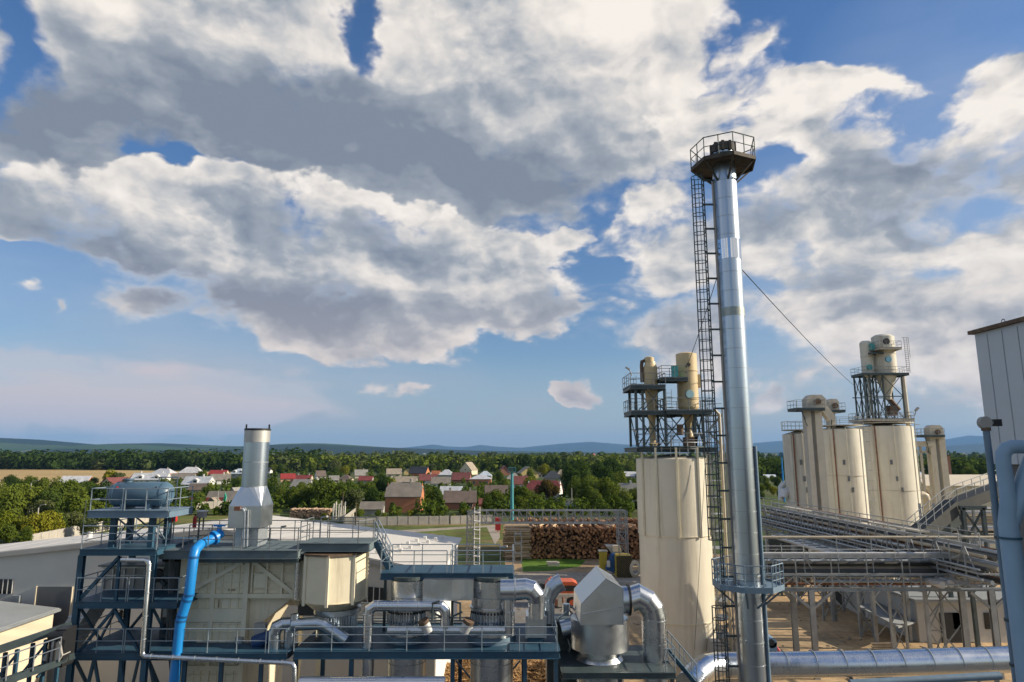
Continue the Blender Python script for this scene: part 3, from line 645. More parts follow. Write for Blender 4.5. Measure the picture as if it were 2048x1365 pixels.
house('tiny grey roofed cottage among trees right of the scarlet roof',655,676,952,966,'grey','cream','gable','x',12,.4,wins=W2)
house('brown hip roofed cottage low in the trees above the round clump',676,702,950,965,'brown','cream','hip','x',-8,.4,wins=W2)
house('small ochre house with grey roof behind the maroon white house',806,822,938,950,'grey','yellow','gable','y',10,.5)
house('rust roofed cottage peeping above the mottled tile roof',862,880,942,954,'orange','cream','gable','x',-6,.4)
house('pale cottage with brown gable between teal mast and slate house',1074,1090,942,956,'brown','white','gable','y',8,.45,wins=WG)
house('small brick cottage at the fence right of the dark brick house',956,974,998,1016,'maroon','brickd','gable','x',8,.45)
house('beige roofed cottage in the gap before the tall tree row',1126,1152,968,986,'beige','cream','gable','x',-10,.42,wins=W2)
house('grey hip roofed house half seen between tall trees and silo',1206,1232,944,960,'grey','peach','hip','x',6,.45,wins=W2)
house('white cottage with slate roof far back by the left woodland',520,540,936,947,'slate','white','gable','x',0,.4)
house('brown barn roof low behind the blue hip roof and stack',500,520,955,968,'brown','wood','gable','x',6,.3,cat='barn',name='barn')
house('pale shed with rusted roof at the right end of the village',1250,1274,944,957,'patchy_metal','grey','gable','x',0,.35,cat='shed',name='shed')
# church with red dome, far away
Yc = GY(922); cxx = X(1188, 922, Yc); t = thing('church', (cxx, Yc, 0), 'distant white church with a round red dome above the trees', 'church')
pm = ppm(Yc); MB().box(cxx-7/pm,cxx+8/pm,Yc-4,Yc+10,0,7/pm).build('nave', WM['white'], t)
MB().lathe((cxx, Yc+2, 0), [(3.5/pm,6/pm),(3.5/pm,9/pm),(4.2/pm,10/pm),(3.6/pm,12/pm),(1.6/pm,13.5/pm),(.2/pm,15/pm)], 12).build('dome', RM['pink'], t)
# ------------------------------------------------------------------ trees
def tree_meshes(seed, h, cw, n, leaf, low=.18, lean=1.0, cl=14):
    r = random.Random(seed); crown = MB()
    ch = h*(1-low); cz = h*low+ch/2
    subs = []
    for i in range(cl):
        while True:
            p = Vector((r.uniform(-1,1), r.uniform(-1,1), r.uniform(-1,1)))
            if .25 < p.length < .95: break
        k = 1-.35*max(p.z, 0)*lean
        subs.append((Vector((p.x*cw*.36*k, p.y*cw*.36*k, cz+p.z*ch*.36)), r.uniform(.55,1.0)*min(cw, ch)*.30))
    subs.append((Vector((0,0,cz)), min(cw, ch)*.34))
    tot = sum(s[1]**2 for s in subs)
    for c, rr in subs:
        m = int(n*rr*rr/tot)
        for _ in range(m):
            d = Vector((r.gauss(0,1), r.gauss(0,1), r.gauss(0,1))).normalized()
            p = c+d*rr*(r.random()**.30)*1.06; p.z = max(p.z, h*.04)
            nn = (d*1.0+Vector((r.gauss(0,.55), r.gauss(0,.55), r.gauss(0,.55)+.25))).normalized()
            a = nn.orthogonal().normalized(); a = Matrix.Rotation(r.uniform(0,6.28), 3, nn) @ a; b = nn.cross(a)
            s = leaf*r.uniform(.6,1.35); q = nn*s*.25
            crown.add([p-a*s+q*.3, p-b*s*.6-q, p+a*s+q*.5, p+b*s*.6-q], [(0,1,2,3)])
    tr = MB(); r0 = h*.022+.04
    top = Vector((r.uniform(-.05,.05)*h, r.uniform(-.05,.05)*h, h*(low+.45)))
    tr.tube([(0,0,-.1), top*.45, top], r0, 7, rs=[r0*1.25, r0*.85, r0*.3])
    for k in range(5):
        b = top*r.uniform(.35,.7); e = subs[r.randrange(len(subs))][0]; tr.tube([b, b.lerp(e,.5)+Vector((0,0,.2)), e], r0*.4, 5, rs=[r0*.5, r0*.3, r0*.12])
    return crown, tr
TREE = {}
def proto(key, label, seed, h, cw, n, leaf, mat, low=.18, lean=1.0, cl=14, name='deciduous_tree', group='trees of the village'):
    c, tr = tree_meshes(seed, h, cw, n, leaf, low, lean, cl)
    t = thing(name, (0,-500,0), label, 'tree', group, 0, True)
    tr.build('trunk', MAT['bark'], t); c.build('crown', LEAF[mat], t)
    TREE[key] = (t, h, cw, [False])
def plant(key, x, y, h, label=None, group=None, sx=1.0):
    t, h0, cw, used = TREE[key]; s = h/h0; o = dup(t, (x, y, 0), rnd.uniform(0, 6.28), label, group, (s*sx, s*sx, s))
    TREES.append(o); return o
TREES = []
proto('m1','bushy mid green broadleaf tree among the village gardens',1,9,8.5,2600,.34,'mid')
proto('m2','bushy mid green broadleaf tree among the village gardens',2,9,7.0,2300,.34,'mid',.12,1,18)
proto('m3','bushy mid green broadleaf tree among the village gardens',3,9,10,2800,.36,'mid',.15,.6,20)
proto('d1','dark green dense tree among the village gardens',4,10,7,2600,.33,'dark',.06,1.2,18)
proto('d2','dark green dense tree among the village gardens',5,10,9,2800,.36,'dark',.12,.9,18)
proto('y1','yellow green light crowned tree among the village gardens',6,8,7.5,2300,.33,'yellow',.15,1,14)
proto('g1','grey green loose tree among the village gardens',7,8,7,1900,.34,'grey',.12,1,12)
proto('r1','rusty leaved round tree before the white cottage',8,7,9,2200,.34,'rusty',.25,.8,14,group=None)
proto('t1','tall narrow poplar in the belt behind the village',9,18,8,2400,.5,'dark',.06,1.3,20,group='tall trees behind the village')
proto('b1','low green garden bush by the fences',10,3,4,900,.22,'mid',.02,.8,10,name='garden_bush',group='bushes by the fences')
proto('b2','low yellowish garden bush by the fences',11,3,4.5,900,.22,'yellow',.02,.8,10,name='garden_bush',group='bushes by the fences')
def tpx(key, px, pb, hp, label=None, group=None, sx=1.0):
    Y = GY(pb); return plant(key, X(px, pb, Y), Y, hp/ppm(Y), label, group, sx)
GL = 'trees by the left fence'
LL = {'m':'mid green broadleaf tree in the thicket left of the tank tower', 'd':'dark green tree in the thicket left of the tank tower', 'y':'yellow green tree in the thicket left of the tank tower', 'g':'grey green tree in the thicket left of the tank tower'}
for key, px, pb, hp in [('m2',15,1045,75),('m1',50,1040,75),('d2',95,1040,62),('m3',130,1035,70),('g1',85,1048,55),('d1',175,1030,62),('m2',150,1050,75),('d2',205,1035,70),('m1',185,1060,62),('m3',230,1040,55),('g1',140,1072,55),('g1',170,1078,48),('m2',215,1062,50),
     ('y1',-5,1085,62),('y1',30,1082,50),('y1',70,1085,58),('y1',95,1080,58),('m1',10,1095,48),('m2',50,1098,45),('d1',115,1075,50),('m2',0,1010,45),('m1',40,1002,45),('m3',80,1000,42),('d2',20,985,35),('m1',60,985,35),('m2',110,1005,50),('d1',140,1000,42),('m1',165,992,32),('m2',205,1000,32),('m1',240,1002,30),('m3',185,1010,40),('g1',225,1018,40),
     ('m2',330,1016,40),('m1',350,1015,32),('m2',395,1018,34),('m1',310,1022,38)]:
    tpx(key, px, pb, hp, LL[key[0]], GL)
GMi = 'trees between stack and brick house'
LMi = {'m':'mid green tree in the clump between steel stack and brick house', 'd':'dark green tree in the clump between steel stack and brick house', 'g':'grey green tree in the clump between steel stack and brick house', 'y':'yellow green tree in the clump between steel stack and brick house'}
for key, px, pb, hp in [('m3',645,1024,66),('m1',680,1022,58),('m2',615,1022,55),('m1',655,1014,52),('g1',710,1026,55),('m2',700,1010,46),('m1',735,1004,42),('d1',767,992,44),('d1',752,1000,30),('m2',560,1015,42),('m1',585,1018,45),('g1',555,1000,38),('m3',600,998,32),('m2',630,990,32),('d2',590,1024,34),('m1',720,1014,40),('g1',690,1024,36),('m1',840,990,26),('m2',858,1008,32),('m1',855,1022,26),('d1',872,1016,40),('m2',866,1030,28)]:
    tpx(key, px, pb, hp, LMi[key[0]], GMi)
GRi = 'trees between teal mast and front silo'
LRi = {'m':'mid green tree in the row between teal mast and front silo', 'd':'dark green tree in the row between teal mast and front silo', 'g':'grey green tree in the row between teal mast and front silo', 'y':'yellow green tree in the row between teal mast and front silo'}
for key, px, pb, hp in [('m1',988,1022,45),('m2',975,1026,36),('m3',1043,1024,48),('m1',1040,1026,36),('m2',1062,1016,36),('d1',1140,994,66),('m2',1150,1004,50),('d2',1165,985,62),('m1',1180,1010,52),('d1',1195,980,58),('m3',1215,1014,56),('m1',1235,990,50),('d2',1222,975,58),('m2',1250,1018,42),('m1',1268,1008,34),('d1',1210,996,66),('g1',1165,1016,36),('m2',1192,1022,42),('m1',1230,1024,36),('y1',1088,956,28),('m2',1060,962,26),('m1',1010,978,22),('y1',1062,990,36),('m2',998,966,26)]:
    tpx(key, px, pb, hp, LRi[key[0]], GRi)
tpx('r1',1093,1006,46)
for key, px, pb, hp in [('t1',1000,944,34),('t1',1012,946,36),('t1',1042,944,42),('t1',1052,946,44),('t1',1060,944,38),('t1',1080,946,40),('t1',1095,948,44),('t1',1104,946,42),('t1',1115,948,40),('t1',940,940,30),('t1',1130,946,36),('t1',1160,944,30),('t1',905,938,24),('t1',1020,950,34),('t1',965,944,26),('t1',1148,948,34)]: tpx(key, px, pb, hp)
LR2 = {'m':'mid green tree between the chimney and the far silos', 'd':'dark green tree between the chimney and the far silos', 'y':'yellow green tree between the chimney and the far silos'}
for key, px, pb, hp in [('m1',1522,990,24),('m2',1535,984,22),('y1',1547,992,20),('d1',1556,978,26),('m3',1530,972,20),('d2',1515,975,26),('m1',1546,968,18),('m2',1560,998,22),('d1',1524,1002,20),('m1',1500,985,26)]: tpx(key, px, pb, hp, LR2[key[0]], 'trees right of the chimney')
for i in range(46):
    px = rnd.uniform(560,1270); tpx(rnd.choice(('b1','b2','b1')), px, rnd.uniform(1026,1040), rnd.uniform(9,18))
def clash(px, pb, hp, wp):
    for (x0, y0, x1, y1, Yh, *_ ) in HOUSES:
        if px+wp/2 < x0 or px-wp/2 > x1: continue
        ox = min(px+wp/2, x1)-max(px-wp/2, x0); oy = min(pb, y1)-max(pb-hp, y0)
        if pb > y1 and oy > 0 and ox*oy > .16*(x1-x0)*(y1-y0): return True
        if abs(pb-y1) < 1.6 and ox > 0: return True
        if y1-4 < pb <= y1 and ox > 3: return True
    return False
cnt = 0; tries = 0
while cnt < 150 and tries < 6000:
    tries += 1
    px = rnd.uniform(150, 1300) if rnd.random() < .85 else rnd.uniform(1500, 2000)
    pb = 941+(rnd.random()**1.3)*78
    if px < 480 and pb < 941+(480-px)*.09+2: continue
    if px > 1300 and pb > 975: continue
    key = rnd.choice(('m1','m2','m3','m1','m2','d1','d2','g1','y1','m3','t1','g1')); Y = GY(pb); hp = rnd.triangular(4.0,14.0,7.0)*ppm(Y); wp = hp*.8
    if clash(px, pb, hp, wp): continue
    tpx(key, px, pb, hp); cnt += 1
for t, *_ in TREE.values():
    for c in list(t.children): bpy.data.objects.remove(c)
    bpy.data.objects.remove(t)
# far woods that read as one mass
def wood(name, label, pts, mat, seed, per=70, leaf=1.5):
    r = random.Random(seed); mb = MB()
    for (x, y, h) in pts:
        cw = h*r.uniform(.5,.9)
        for _ in range(per):
            d = Vector((r.gauss(0,1), r.gauss(0,1), r.gauss(0,1))).normalized(); p = Vector((x+d.x*cw*.5, y+d.y*cw*.5, h*.52+d.z*h*.48))
            nn = (d+Vector((r.gauss(0,.5), r.gauss(0,.5), r.gauss(0,.5)+.3))).normalized(); a = nn.orthogonal(); b = nn.cross(a); s = leaf*r.uniform(.6,1.3)
            mb.add([p-a*s, p-b*s*.7, p+a*s, p+b*s*.7], [(0,1,2,3)])
    return tag(mb.build(name, mat), label, 'woodland', kind='stuff')
r = random.Random(5); pts = []
for i in range(620):
    px = r.uniform(-120,640); pb = r.uniform(931,939.5)+ (px/640)*3.5; Y = GY(pb); pts.append((X(px, pb, Y), Y, r.triangular(8,25,13)))
wood('far_wood', 'dark belt of woodland behind the stubble field', pts, LEAF['dark'], 1)
pts = []
for i in range(820):
    px = r.uniform(480,1330); pb = 924+r.random()**.8*20; Y = GY(pb); pts.append((X(px, pb, Y), Y, r.uniform(8,16)))
wood('far_wood', 'mixed green woodland behind the village houses', pts, LEAF['mid'], 2)
pts = []
for i in range(420):
    px = r.uniform(1480,2080); pb = 922+r.random()*38; Y = GY(pb); pts.append((X(px, pb, Y), Y, r.uniform(7,14)))
wood('far_wood', 'green woodland behind the far silos', pts, LEAF['mid'], 3)
pts = []
for i in range(900):
    px = r.uniform(-200,2100); pb = 912.5+r.random()**1.6*14; Y = GY(pb); pts.append((X(px, pb, Y), Y, r.uniform(10,22)))
wood('far_wood', 'distant hedges and copses on the plain', pts, LEAF['dark'], 4, 26, 4.0)
mb = MB(); r = random.Random(9)
for i in range(90):
    px = r.choice((r.gauss(215,25), r.gauss(110,30), r.gauss(240,60), r.uniform(0,480), r.uniform(760,1300), r.uniform(1480,1960))); pb = r.uniform(911,915.5) if px < 500 else r.uniform(912,918); Y = GY(pb); x = X(px, pb, Y); s = Y/420
    ww = r.uniform(.5,1.6)*s*1.0; hh = r.uniform(.5,1.2)*s*1.3
    mb.box(x-ww, x+ww, Y-5, Y+5, 0, hh); mb.prism([(x-ww-.5,Y-5.5,hh),(x+ww+.5,Y-5.5,hh),(x,Y-5.5,hh*1.6)], (0,11,0))
tag(mb.build('distant_town', WM['cream']), 'specks of pale houses of distant towns on the plain', 'distant houses', kind='stuff')

pts = []; r = random.Random(44)
while len(pts) < 1100:
    px = r.uniform(-40,1300); pb = 944+r.random()**1.2*90; hp = r.uniform(2.0,5.0)
    if px < 500 and pb < 944+(500-px)*.10+3: continue
    Y = GY(pb); k = hp*ppm(Y)
    if pb > 1036 or clash(px, pb, k, k): continue
    pts.append((X(px, pb, Y), Y, hp))
wood('garden_greenery', 'low garden shrubs and hedges filling the village plots', pts, LEAF['mid'], 12, 60, .45)

pts = []; r = random.Random(61)
for i in range(230):
    px = r.uniform(-60,1330); pb = r.uniform(929,941)+(2.5 if px > 500 else 0); Y = GY(pb); pts.append((X(px, pb, Y), Y, r.triangular(8,24,12)))
wood('far_wood', 'paler green trees mixed into the far woodland', pts, LEAF['grey'], 15)
# ------------------------------------------------------------------ front plant: tower, tank, boiler, stack
def pbx(mb, x0, y0, x1, y1, Y, D):
    ym = (y0+y1)/2; return mb.box(X(x0,ym,Y), X(x1,ym,Y), Y, Y+D, Z(y1,Y), Z(y0,Y))
def rpx(px, Y, z=10): return px/ppm(Y, z)
ZT, ZM, ZL = Z(1098,34), Z(1203,34), Z(1306,34)
XL, XR = X(158,1150,34), X(303,1150,34)
def deckmb(x0, x1, y0, y1, z, beam=.32):
    mb = MB(); mb.box(x0+.06,x1-.06,y0+.06,y1-.06,z-.06,z)
    mb.ibeam((x0,y0,z-beam/2),(x1,y0,z-beam/2),.14,beam); mb.ibeam((x0,y1,z-beam/2),(x1,y1,z-beam/2),.14,beam)
    mb.ibeam((x0,y0+.08,z-beam/2),(x0,y1-.08,z-beam/2),.14,beam-.01); mb.ibeam((x1,y0+.08,z-beam/2),(x1,y1-.08,z-beam/2),.14,beam-.01)
    k = max(1, int((x1-x0)/1.4))
    for i in range(1, k): xx = x0+(x1-x0)*i/k; mb.bar((xx,y0+.1,z-.18),(xx,y1-.1,z-.18),.1,.2)
    return mb
def rails(parent, pts, mat='railing', **kw):
    mb = MB(); mb.rail(pts, **kw); return mb.build('railing', MAT[mat], parent)
T = thing('support_tower', ((XL+XR)/2,36,0), 'blue steel frame tower of three decks standing at the left behind the inclined conveyor', 'steel tower')
for xx, yy in ((XL,34.1),(XR,34.1),(XL,38.6),(XR,38.6)): MB().ibeam((xx,yy,0),(xx,yy,ZT-.33),.26,.26,.035).build('column', MAT['blue'], T)
bm = MB(); xm = (XL+XR)/2+.05
for yy in (34.12, 38.55):
    bm.bar((xm,yy,ZM-.4),(XL+.3,yy,ZL),.15,.12); bm.bar((xm,yy,ZM-.4),(XR-.3,yy,ZL),.15,.12); bm.bar((XL+1.1,yy,ZL-.3),(XL+.3,yy,2),.14,.12); bm.bar((XR-1.2,yy,ZL-.3),(XR-.2,yy,2),.14,.12); bm.bar((XL+1.1,yy,ZL-.3),(XR-1,yy,2.),.12,.12)
    bm.bar((xm,yy+.02,ZT-.4),(XL+.1,yy+.02,ZM+.1),.2,.14); bm.bar((xm,yy+.05,ZT-.4),(xm,yy+.05,ZM),.14,.14)
for xx in (XL, XR):
    bm.bar((xx,34.3,ZL-.3),(xx,38.4,2),.12,.12); bm.bar((xx,34.3,ZM-.3),(xx,36.3,ZL),.1,.1); bm.bar((xx,38.3,ZM-.3),(xx,36.3,ZL),.1,.1)
bm.build('brace', MAT['blue'], T)
XM1 = X(356,1200,34)
for (nm, x1, zz) in (('a',XR+.15,ZT),('b',XM1,ZM),('c',X(352,1305,34),ZL)):
    d = deckmb(XL-.05, x1, 33.95, 38.7, zz).build('deck', MAT['blue'], T)
    rails(d, [(XL,38.7,zz),(XL,33.95,zz),((XL+x1)/2-.05,33.95,zz)], mids=(.38,.74) if nm == 'a' else (.55,))
    rails(d, [((XL+x1)/2+.05,33.95,zz),(x1,33.95,zz)]+([(x1,35.5,zz)] if nm == 'b' else []), mids=(.38,.74) if nm == 'a' else (.55,))
def extinguisher(px, py, Y, z0, label, dark=False):
    x = X(px, py, Y); t = thing('fire_extinguisher', (x, Y, z0), label, 'extinguisher')
    MB().lathe((x,Y,z0), [(.09,0),(.1,.03),(.1,.5),(.07,.58),(.03,.62)], 12).build('cylinder', MAT['red'] if not dark else MAT['rust'], t)
    v = MB(); v.tube([(x,Y,z0+.6),(x,Y,z0+.7)], .025, 6); v.bar((x-.1,Y,z0+.7),(x+.08,Y,z0+.72),.03); v.tube([(x+.05,Y,z0+.66),(x+.15,Y,z0+.5),(x+.14,Y,z0+.25)], .015, 5); v.build('valve', MAT['black'], t)
extinguisher(240,1245,38.3,Z(1245,38.3),'dark fire extinguisher hanging on a brace below the middle deck', True)
# tank stand and tank
zt = Z(1022,34.2); x0, x1 = X(176,1022,34.1), X(337,1022,34.1)
TS = thing('tank_stand', ((x0+x1)/2,35.5,ZT), 'grey blue steel stand with railed platform carrying the horizontal tank', 'steel stand')
cl = [X(227,1060,34.6), X(304,1060,34.6)]
for xx in cl:
    for yy in (34.6, 36.1): MB().box(xx-.13,xx+.13,yy-.13,yy+.13,ZT,zt-.22).build('leg', MAT['blue'], TS)
b = MB()
for yy in (34.6, 36.1): b.bar((cl[0],yy,zt-.3),(cl[1],yy,ZT+.1),.07,.07); b.bar((cl[1],yy,zt-.5),(cl[0]+.3,yy,ZT+.1),.05,.05)
b.bar((cl[1],34.6,zt-.5),(cl[1],36.1,ZT+.1),.05); b.bar((cl[0],36.1,zt-.5),(cl[0],34.6,ZT+.1),.05)
b.ladder((cl[1]+.35,35.0,ZT),(cl[1]+.35,35.0,zt+1.0),.4,(1,0,0)); b.build('brace', MAT['bluel'], TS)
dk = deckmb(x0,x1,34.1,36.7,zt+.02,.36).build('deck', MAT['bluel'], TS)
xm = x0+(x1-x0)*.435
rails(dk, [(x0+.1,36.7,zt),(x0+.1,34.1,zt),(xm-.06,34.1,zt)]); rails(dk, [(xm+.06,34.1,zt),(x1-.1,34.1,zt),(x1-.1,36.7,zt)])
TK = thing('storage_tank', (X(283,1000,35.4),35.4,zt), 'dark blue horizontal pressure tank with domed ends on the highest left platform', 'tank')
ra = rpx(24.5,35.4,14.5); zc = Z(989,35.4); xa, xb = X(224,989,35.4), X(343,989,35.4)
s = MB(); s.tube([(xa,35.4,zc),(xa+.1,35.4,zc),(xa+.32,35.4,zc),(xb-.32,35.4,zc),(xb-.1,35.4,zc),(xb,35.4,zc)], ra, 32, True, rs=[ra*.55,ra*.82,ra,ra,ra*.82,ra*.55]); s.bands((xa+.34,35.4,zc),(xb-.34,35.4,zc),ra,xb-xa-.7,.06,.012,32); s.build('shell', MAT['tank'], TK)
for fx in (.27, .70):
    xx = xa+(xb-xa)*fx; q = MB(); q.box(xx-.1,xx+.1,34.95,35.85,zt+.02,zc-ra*.5); q.box(xx-.14,xx+.14,34.85,35.95,zt+.02,zt+.06); q.build('saddle', MAT['bluel'], TK)
q = MB(); q.tube([(xa+.8,35.4,zc+ra-.05),(xa+.8,35.4,zc+ra+.14)],.2,14); q.tube([(xa+.8,35.4,zc+ra+.1),(xa+.8,35.4,zc+ra+.16)],.27,14); q.build('manhole', MAT['tank'], TK)
q = MB(); q.tube([(xa+.55,35.4-ra*.80,zc+ra*.60),(xa+.55,35.4-ra*.83,zc+ra*.62)],.05,8); q.build('valve', MAT['red'], TK)
q = MB(); q.tube([(xb-.55,35.4-ra*.82,zc+ra*.58),(xb-.55,35.4-ra*.88,zc+ra*.6)],.045,8); q.tube([(xb-.75,35.4-ra*.96,zc-ra*.35),(xb-.75,35.4-ra*1.02,zc-ra*.36)],.05,8); q.build('nozzle', MAT['black'], TK)
# vent frame and cabinets by the tank
q = MB(); xx = X(352,1000,36.5); q.tube([(xx-1.0,36.5,Z(975,36.5)),(xx-1.0,36.5,Z(955,36.5)),(xx,36.5,Z(955,36.5)),(xx,36.5,ZT)],.035,6)
tag(q.build('vent_pipe', MAT['galv']), 'thin bent vent pipe rising beside the right end of the tank', 'pipe')
t = thing('hose_cabinet', (X(344,1030,37.5),37.5,Z(1042,37.5)), 'red hose cabinet on a post below the tank platform', 'cabinet')
q = MB(); pbx(q,337,1024,350,1044,37.5,.3); q.build('cabinet', MAT['red'], t); q = MB(); xx = X(343,1040,37.6); q.bar((xx,37.65,ZT),(xx,37.65,Z(1044,37.5)),.08); q.build('post', MAT['railgrey'], t)
# housing between the decks, conveyor chute
t = thing('drive_housing', (X(265,1170,37),37,Z(1200,37)), 'grey ribbed machine housing on the middle deck of the left tower', 'machine housing')
q = MB(); pbx(q,205,1134,325,1195,37,2.5); q.build('casing', WM['grey'], t)
q = MB()
for yy in (1134,1150): pbx(q,203,yy,327,yy+3,36.9,.1)
for xx in (205,222,245,265,285,305): pbx(q,xx,1137,xx+2.5,1195,36.92,.1)
q.build('rib', MAT['galv'], t); q = MB(); c = P(313,1152,36.85); q.tube([c,c+Vector((0,.2,0))],.35,16); q.build('port', MAT['black'], t)
q = MB(); pbx(q,196,1131,330,1134,36.7,3); q.build('lid', MAT['darksteel'], t)
q = MB(); a0, a1 = P(120,1310,36), P(205,1180,38); q.bar(a0, a1, 1.0, .9)
t = tag(q.build('conveyor_chute', WM['grey']), 'grey enclosed inclined chute rising into the left tower', 'chute')
q = MB(); d = (a1-a0)
for i in range(1, 6): c = a0+d*i/6; q.bar(c-d.normalized()*.03, c+d.normalized()*.03, 1.06, .96)
OFF[t.name] = Vector(t.location); q.build('rib', MAT['galv'], t)
# inclined belt conveyor bottom left
CV = thing('belt_conveyor', (X(60,1320,31),31,0), 'open inclined belt conveyor with green troughs and handrails in the bottom left corner', 'conveyor')
def inc(y_off): return P(-60,1342+y_off,30), P(128,1262+y_off,32.5)
a, b = P(-80,1328,31.5), P(128,1258,33.2); q = MB(); q.bar(a, b, 1.0, .1); q.build('belt', MAT['black'], CV)
q = MB()
for o in (-.55,.55): q.bar(a+Vector((0,o,.05)), b+Vector((0,o,.05)), .1, .32)
a2, b2 = P(-80,1395,30.5), P(135,1318,32.4)
for o in (-.5,.5): q.bar(a2+Vector((0,o,0)), b2+Vector((0,o,0)), .1, .28)
q.bar(a2, b2, .9, .05); q.build('trough', MAT['darksteel'], CV)
q = MB()
for (fx) in (.35,.62,.9):
    c = a.lerp(b, fx); q.bar((c.x,c.y-.5,0),(c.x,c.y-.5,c.z-.2),.14); q.bar((c.x,c.y+.5,0),(c.x,c.y+.5,c.z-.2),.14)
    q.bar((c.x,c.y-.5,c.z-.4),(c.x-.9,c.y-.5,c.z-1.6),.09); q.bar((c.x,c.y,c.z-1.5),(c.x+.02,c.y-.9,c.z-1.7),.09)
q.build('leg', MAT['blue'], CV)
q = MB(); q.rail([a2+Vector((0,-.6,.1)), b2+Vector((0,-.6,.1))], 1.0, 1.0); q.build('railing', MAT['galv'], CV)
q = MB(); c = P(124,1290,32.6); q.box(c.x-.15,c.x+.3,c.y-.3,c.y+.5,c.z-.9,c.z+.75); q.tube([(c.x-.4,c.y-.3,c.z+.45),(c.x+.3,c.y-.3,c.z+.5)],.2,12); q.tube([(c.x-.3,c.y-.4,c.z+.45),(c.x-.3,c.y-.4,c.z-.9)],.06,8); q.tube([(c.x-.05,c.y-.4,c.z+.45),(c.x-.05,c.y-.4,c.z-.9)],.06,8); q.build('drive', MAT['black'], CV)
q = MB(); q.prism([P(82,1320,32.2),P(118,1280,32.2),P(124,1312,32.2),P(112,1330,32.2)], (0,.6,0)); q.build('guard', WM['grey'], CV)
# bright blue water pipe
Yb = 34.0; q = MB(); rb = rpx(9.8,Yb,11)
pts = [P(428,1076,35.6),P(412,1084,35.2),P(400,1090,34.6),P(391,1100,34.2),P(387,1115,34),P(378,1190,34),P(374,1200,34),P(364,1232,34),P(361,1242,34),P(355,1300,34),P(347,1372,34),P(346.5,1400,34)]
pts[-1].z = 0
q.tube(pts, rb, 20); BP = tag(q.build('water_pipe', MAT['bluepipe']), 'bright blue pipe bending down the front of the cream boiler house', 'pipe')
mfl = M('blue_pipe_flange',(.01,.10,.28),.4)
for i in (4,5,6,7,8): q = MB(); d = (pts[i+1]-pts[i-1]).normalized(); q.tube([pts[i]-d*.05, pts[i]+d*.05], rb*1.09, 20); q.build('flange', mfl, BP)
q = MB(); d = (pts[1]-pts[0]).normalized(); q.tube([pts[0]-d*.5, pts[0]], rb*.8, 16); q.tube([pts[0]-d*.1, pts[0]+d*.05], rb*1.5, 16); q.tube([pts[0]-d*.3+Vector((0,0,.0)), pts[0]-d*.3+Vector((0,0,.55))], .12, 10); q.bar(pts[0]-d*.3+Vector((-.3,0,.5)), pts[0]-d*.3+Vector((.3,0,.5)), .1); q.build('valve', MAT['bluepipe'], BP)
# thin silver pipe on the tower
q = MB(); Ys = 33.75; pp = [P(243,1120,Ys),P(290,1121,Ys),P(296,1123,Ys),P(298.5,1129,Ys),P(285,1302,Ys),P(285,1309,Ys),P(290,1313,Ys),P(575,1326,Ys),P(585,1328,Ys),P(589,1336,Ys),P(589,1385,Ys)]
q.tube(pp, .115, 12); SP = tag(q.build('silver_pipe', MAT['clad']), 'thin silver pipe stepping down the tower and along the lower deck', 'pipe')
q = MB()
for (a_, b_) in ((pp[0],pp[1]),(pp[3],pp[4]),(pp[6],pp[7])): q.bands(a_, b_, .115, 1.05, .04, .012, 12, .3)
q.build('seam', MAT['galv'], SP)
# ---- boiler house
YB = 36.0; zb_top = Z(1116,YB); bx0, bx1, bx2 = X(352,1250,YB), X(494,1250,YB), X(593,1160,YB); z_up = Z(1200,YB)
BH = thing('boiler_house', ((bx0+bx1)/2,YB,0), 'cream steel boiler house with ribbed casing and overhanging upper right box', 'boiler house')
q = MB(); q.box(bx0,bx1,YB,YB+6,0,zb_top); q.build('casing', MAT['cream'], BH)
q = MB(); q.box(bx1+.004,bx2,YB+.05,YB+5.6,z_up,zb_top); q.build('upper_box', MAT['cream'], BH)
q = MB(); zz = Z(1250,YB); q.hexa([(bx1+.004,YB+.3,zz-1),(bx1+.6,YB+.3,zz),(bx1+.6,YB+5,zz),(bx1+.004,YB+5,zz-1)], [(bx1+.004,YB+.2,z_up),(bx2-.3,YB+.2,z_up),(bx2-.3,YB+5.2,z_up),(bx1+.004,YB+5.2,z_up)]); q.build('sloped_hopper', MAT['cream'], BH)
q = MB(); xc = X(573,1210,YB); q.hexa([(xc-.25,YB+1.2,Z(1222,YB)),(xc+.25,YB+1.2,Z(1222,YB)),(xc+.25,YB+1.8,Z(1222,YB)),(xc-.25,YB+1.8,Z(1222,YB))], [(xc-.8,YB+.5,z_up),(xc+.5,YB+.5,z_up),(xc+.5,YB+2.4,z_up),(xc-.8,YB+2.4,z_up)]); q.build('outlet_hopper', MAT['cream'], BH)
q = MB(); f = YB-.001
def vrib(px, w, y0, y1, d=.16): x = X(px, 1150, YB); hw = rpx(w, YB, 10)/2; q.box(x-hw,x+hw,YB-d,f,Z(y1,YB),Z(y0,YB))
def hrib(y0, y1, xa, xb, d=.1): q.box(xa,xb,YB-d*1.25,f,Z(y1+.5,YB),Z(y0,YB))
zz0 = 1345
for px, w, y0, y1, d in ((370,13,1114,1420,.16),(430,8,1114,1420,.14),(495.5,9.5,1114,1420,.18),(505.5,3,1124,1186,.1),(535,4,1116,1188,.12),(565,4,1116,1188,.12),(590,4,1116,1198,.14)): vrib(px, w, y0, y1, d)
for px in (386, 402, 416, 447, 464, 480): vrib(px, 1.6, 1116, 1410, .07)
for y0, y1 in ((1129,1130.6),(1146,1147.6),(1163,1164.6),(1175,1176.6),(1218,1219.6),(1245,1247),(1262,1263.6),(1284,1285.6),(1350,1352)):
    hrib(y0, y1, bx0+.3, bx1-.05, .05)
    if y1 < 1180: hrib(y0, y1, bx1+.1, bx2-.1, .05)
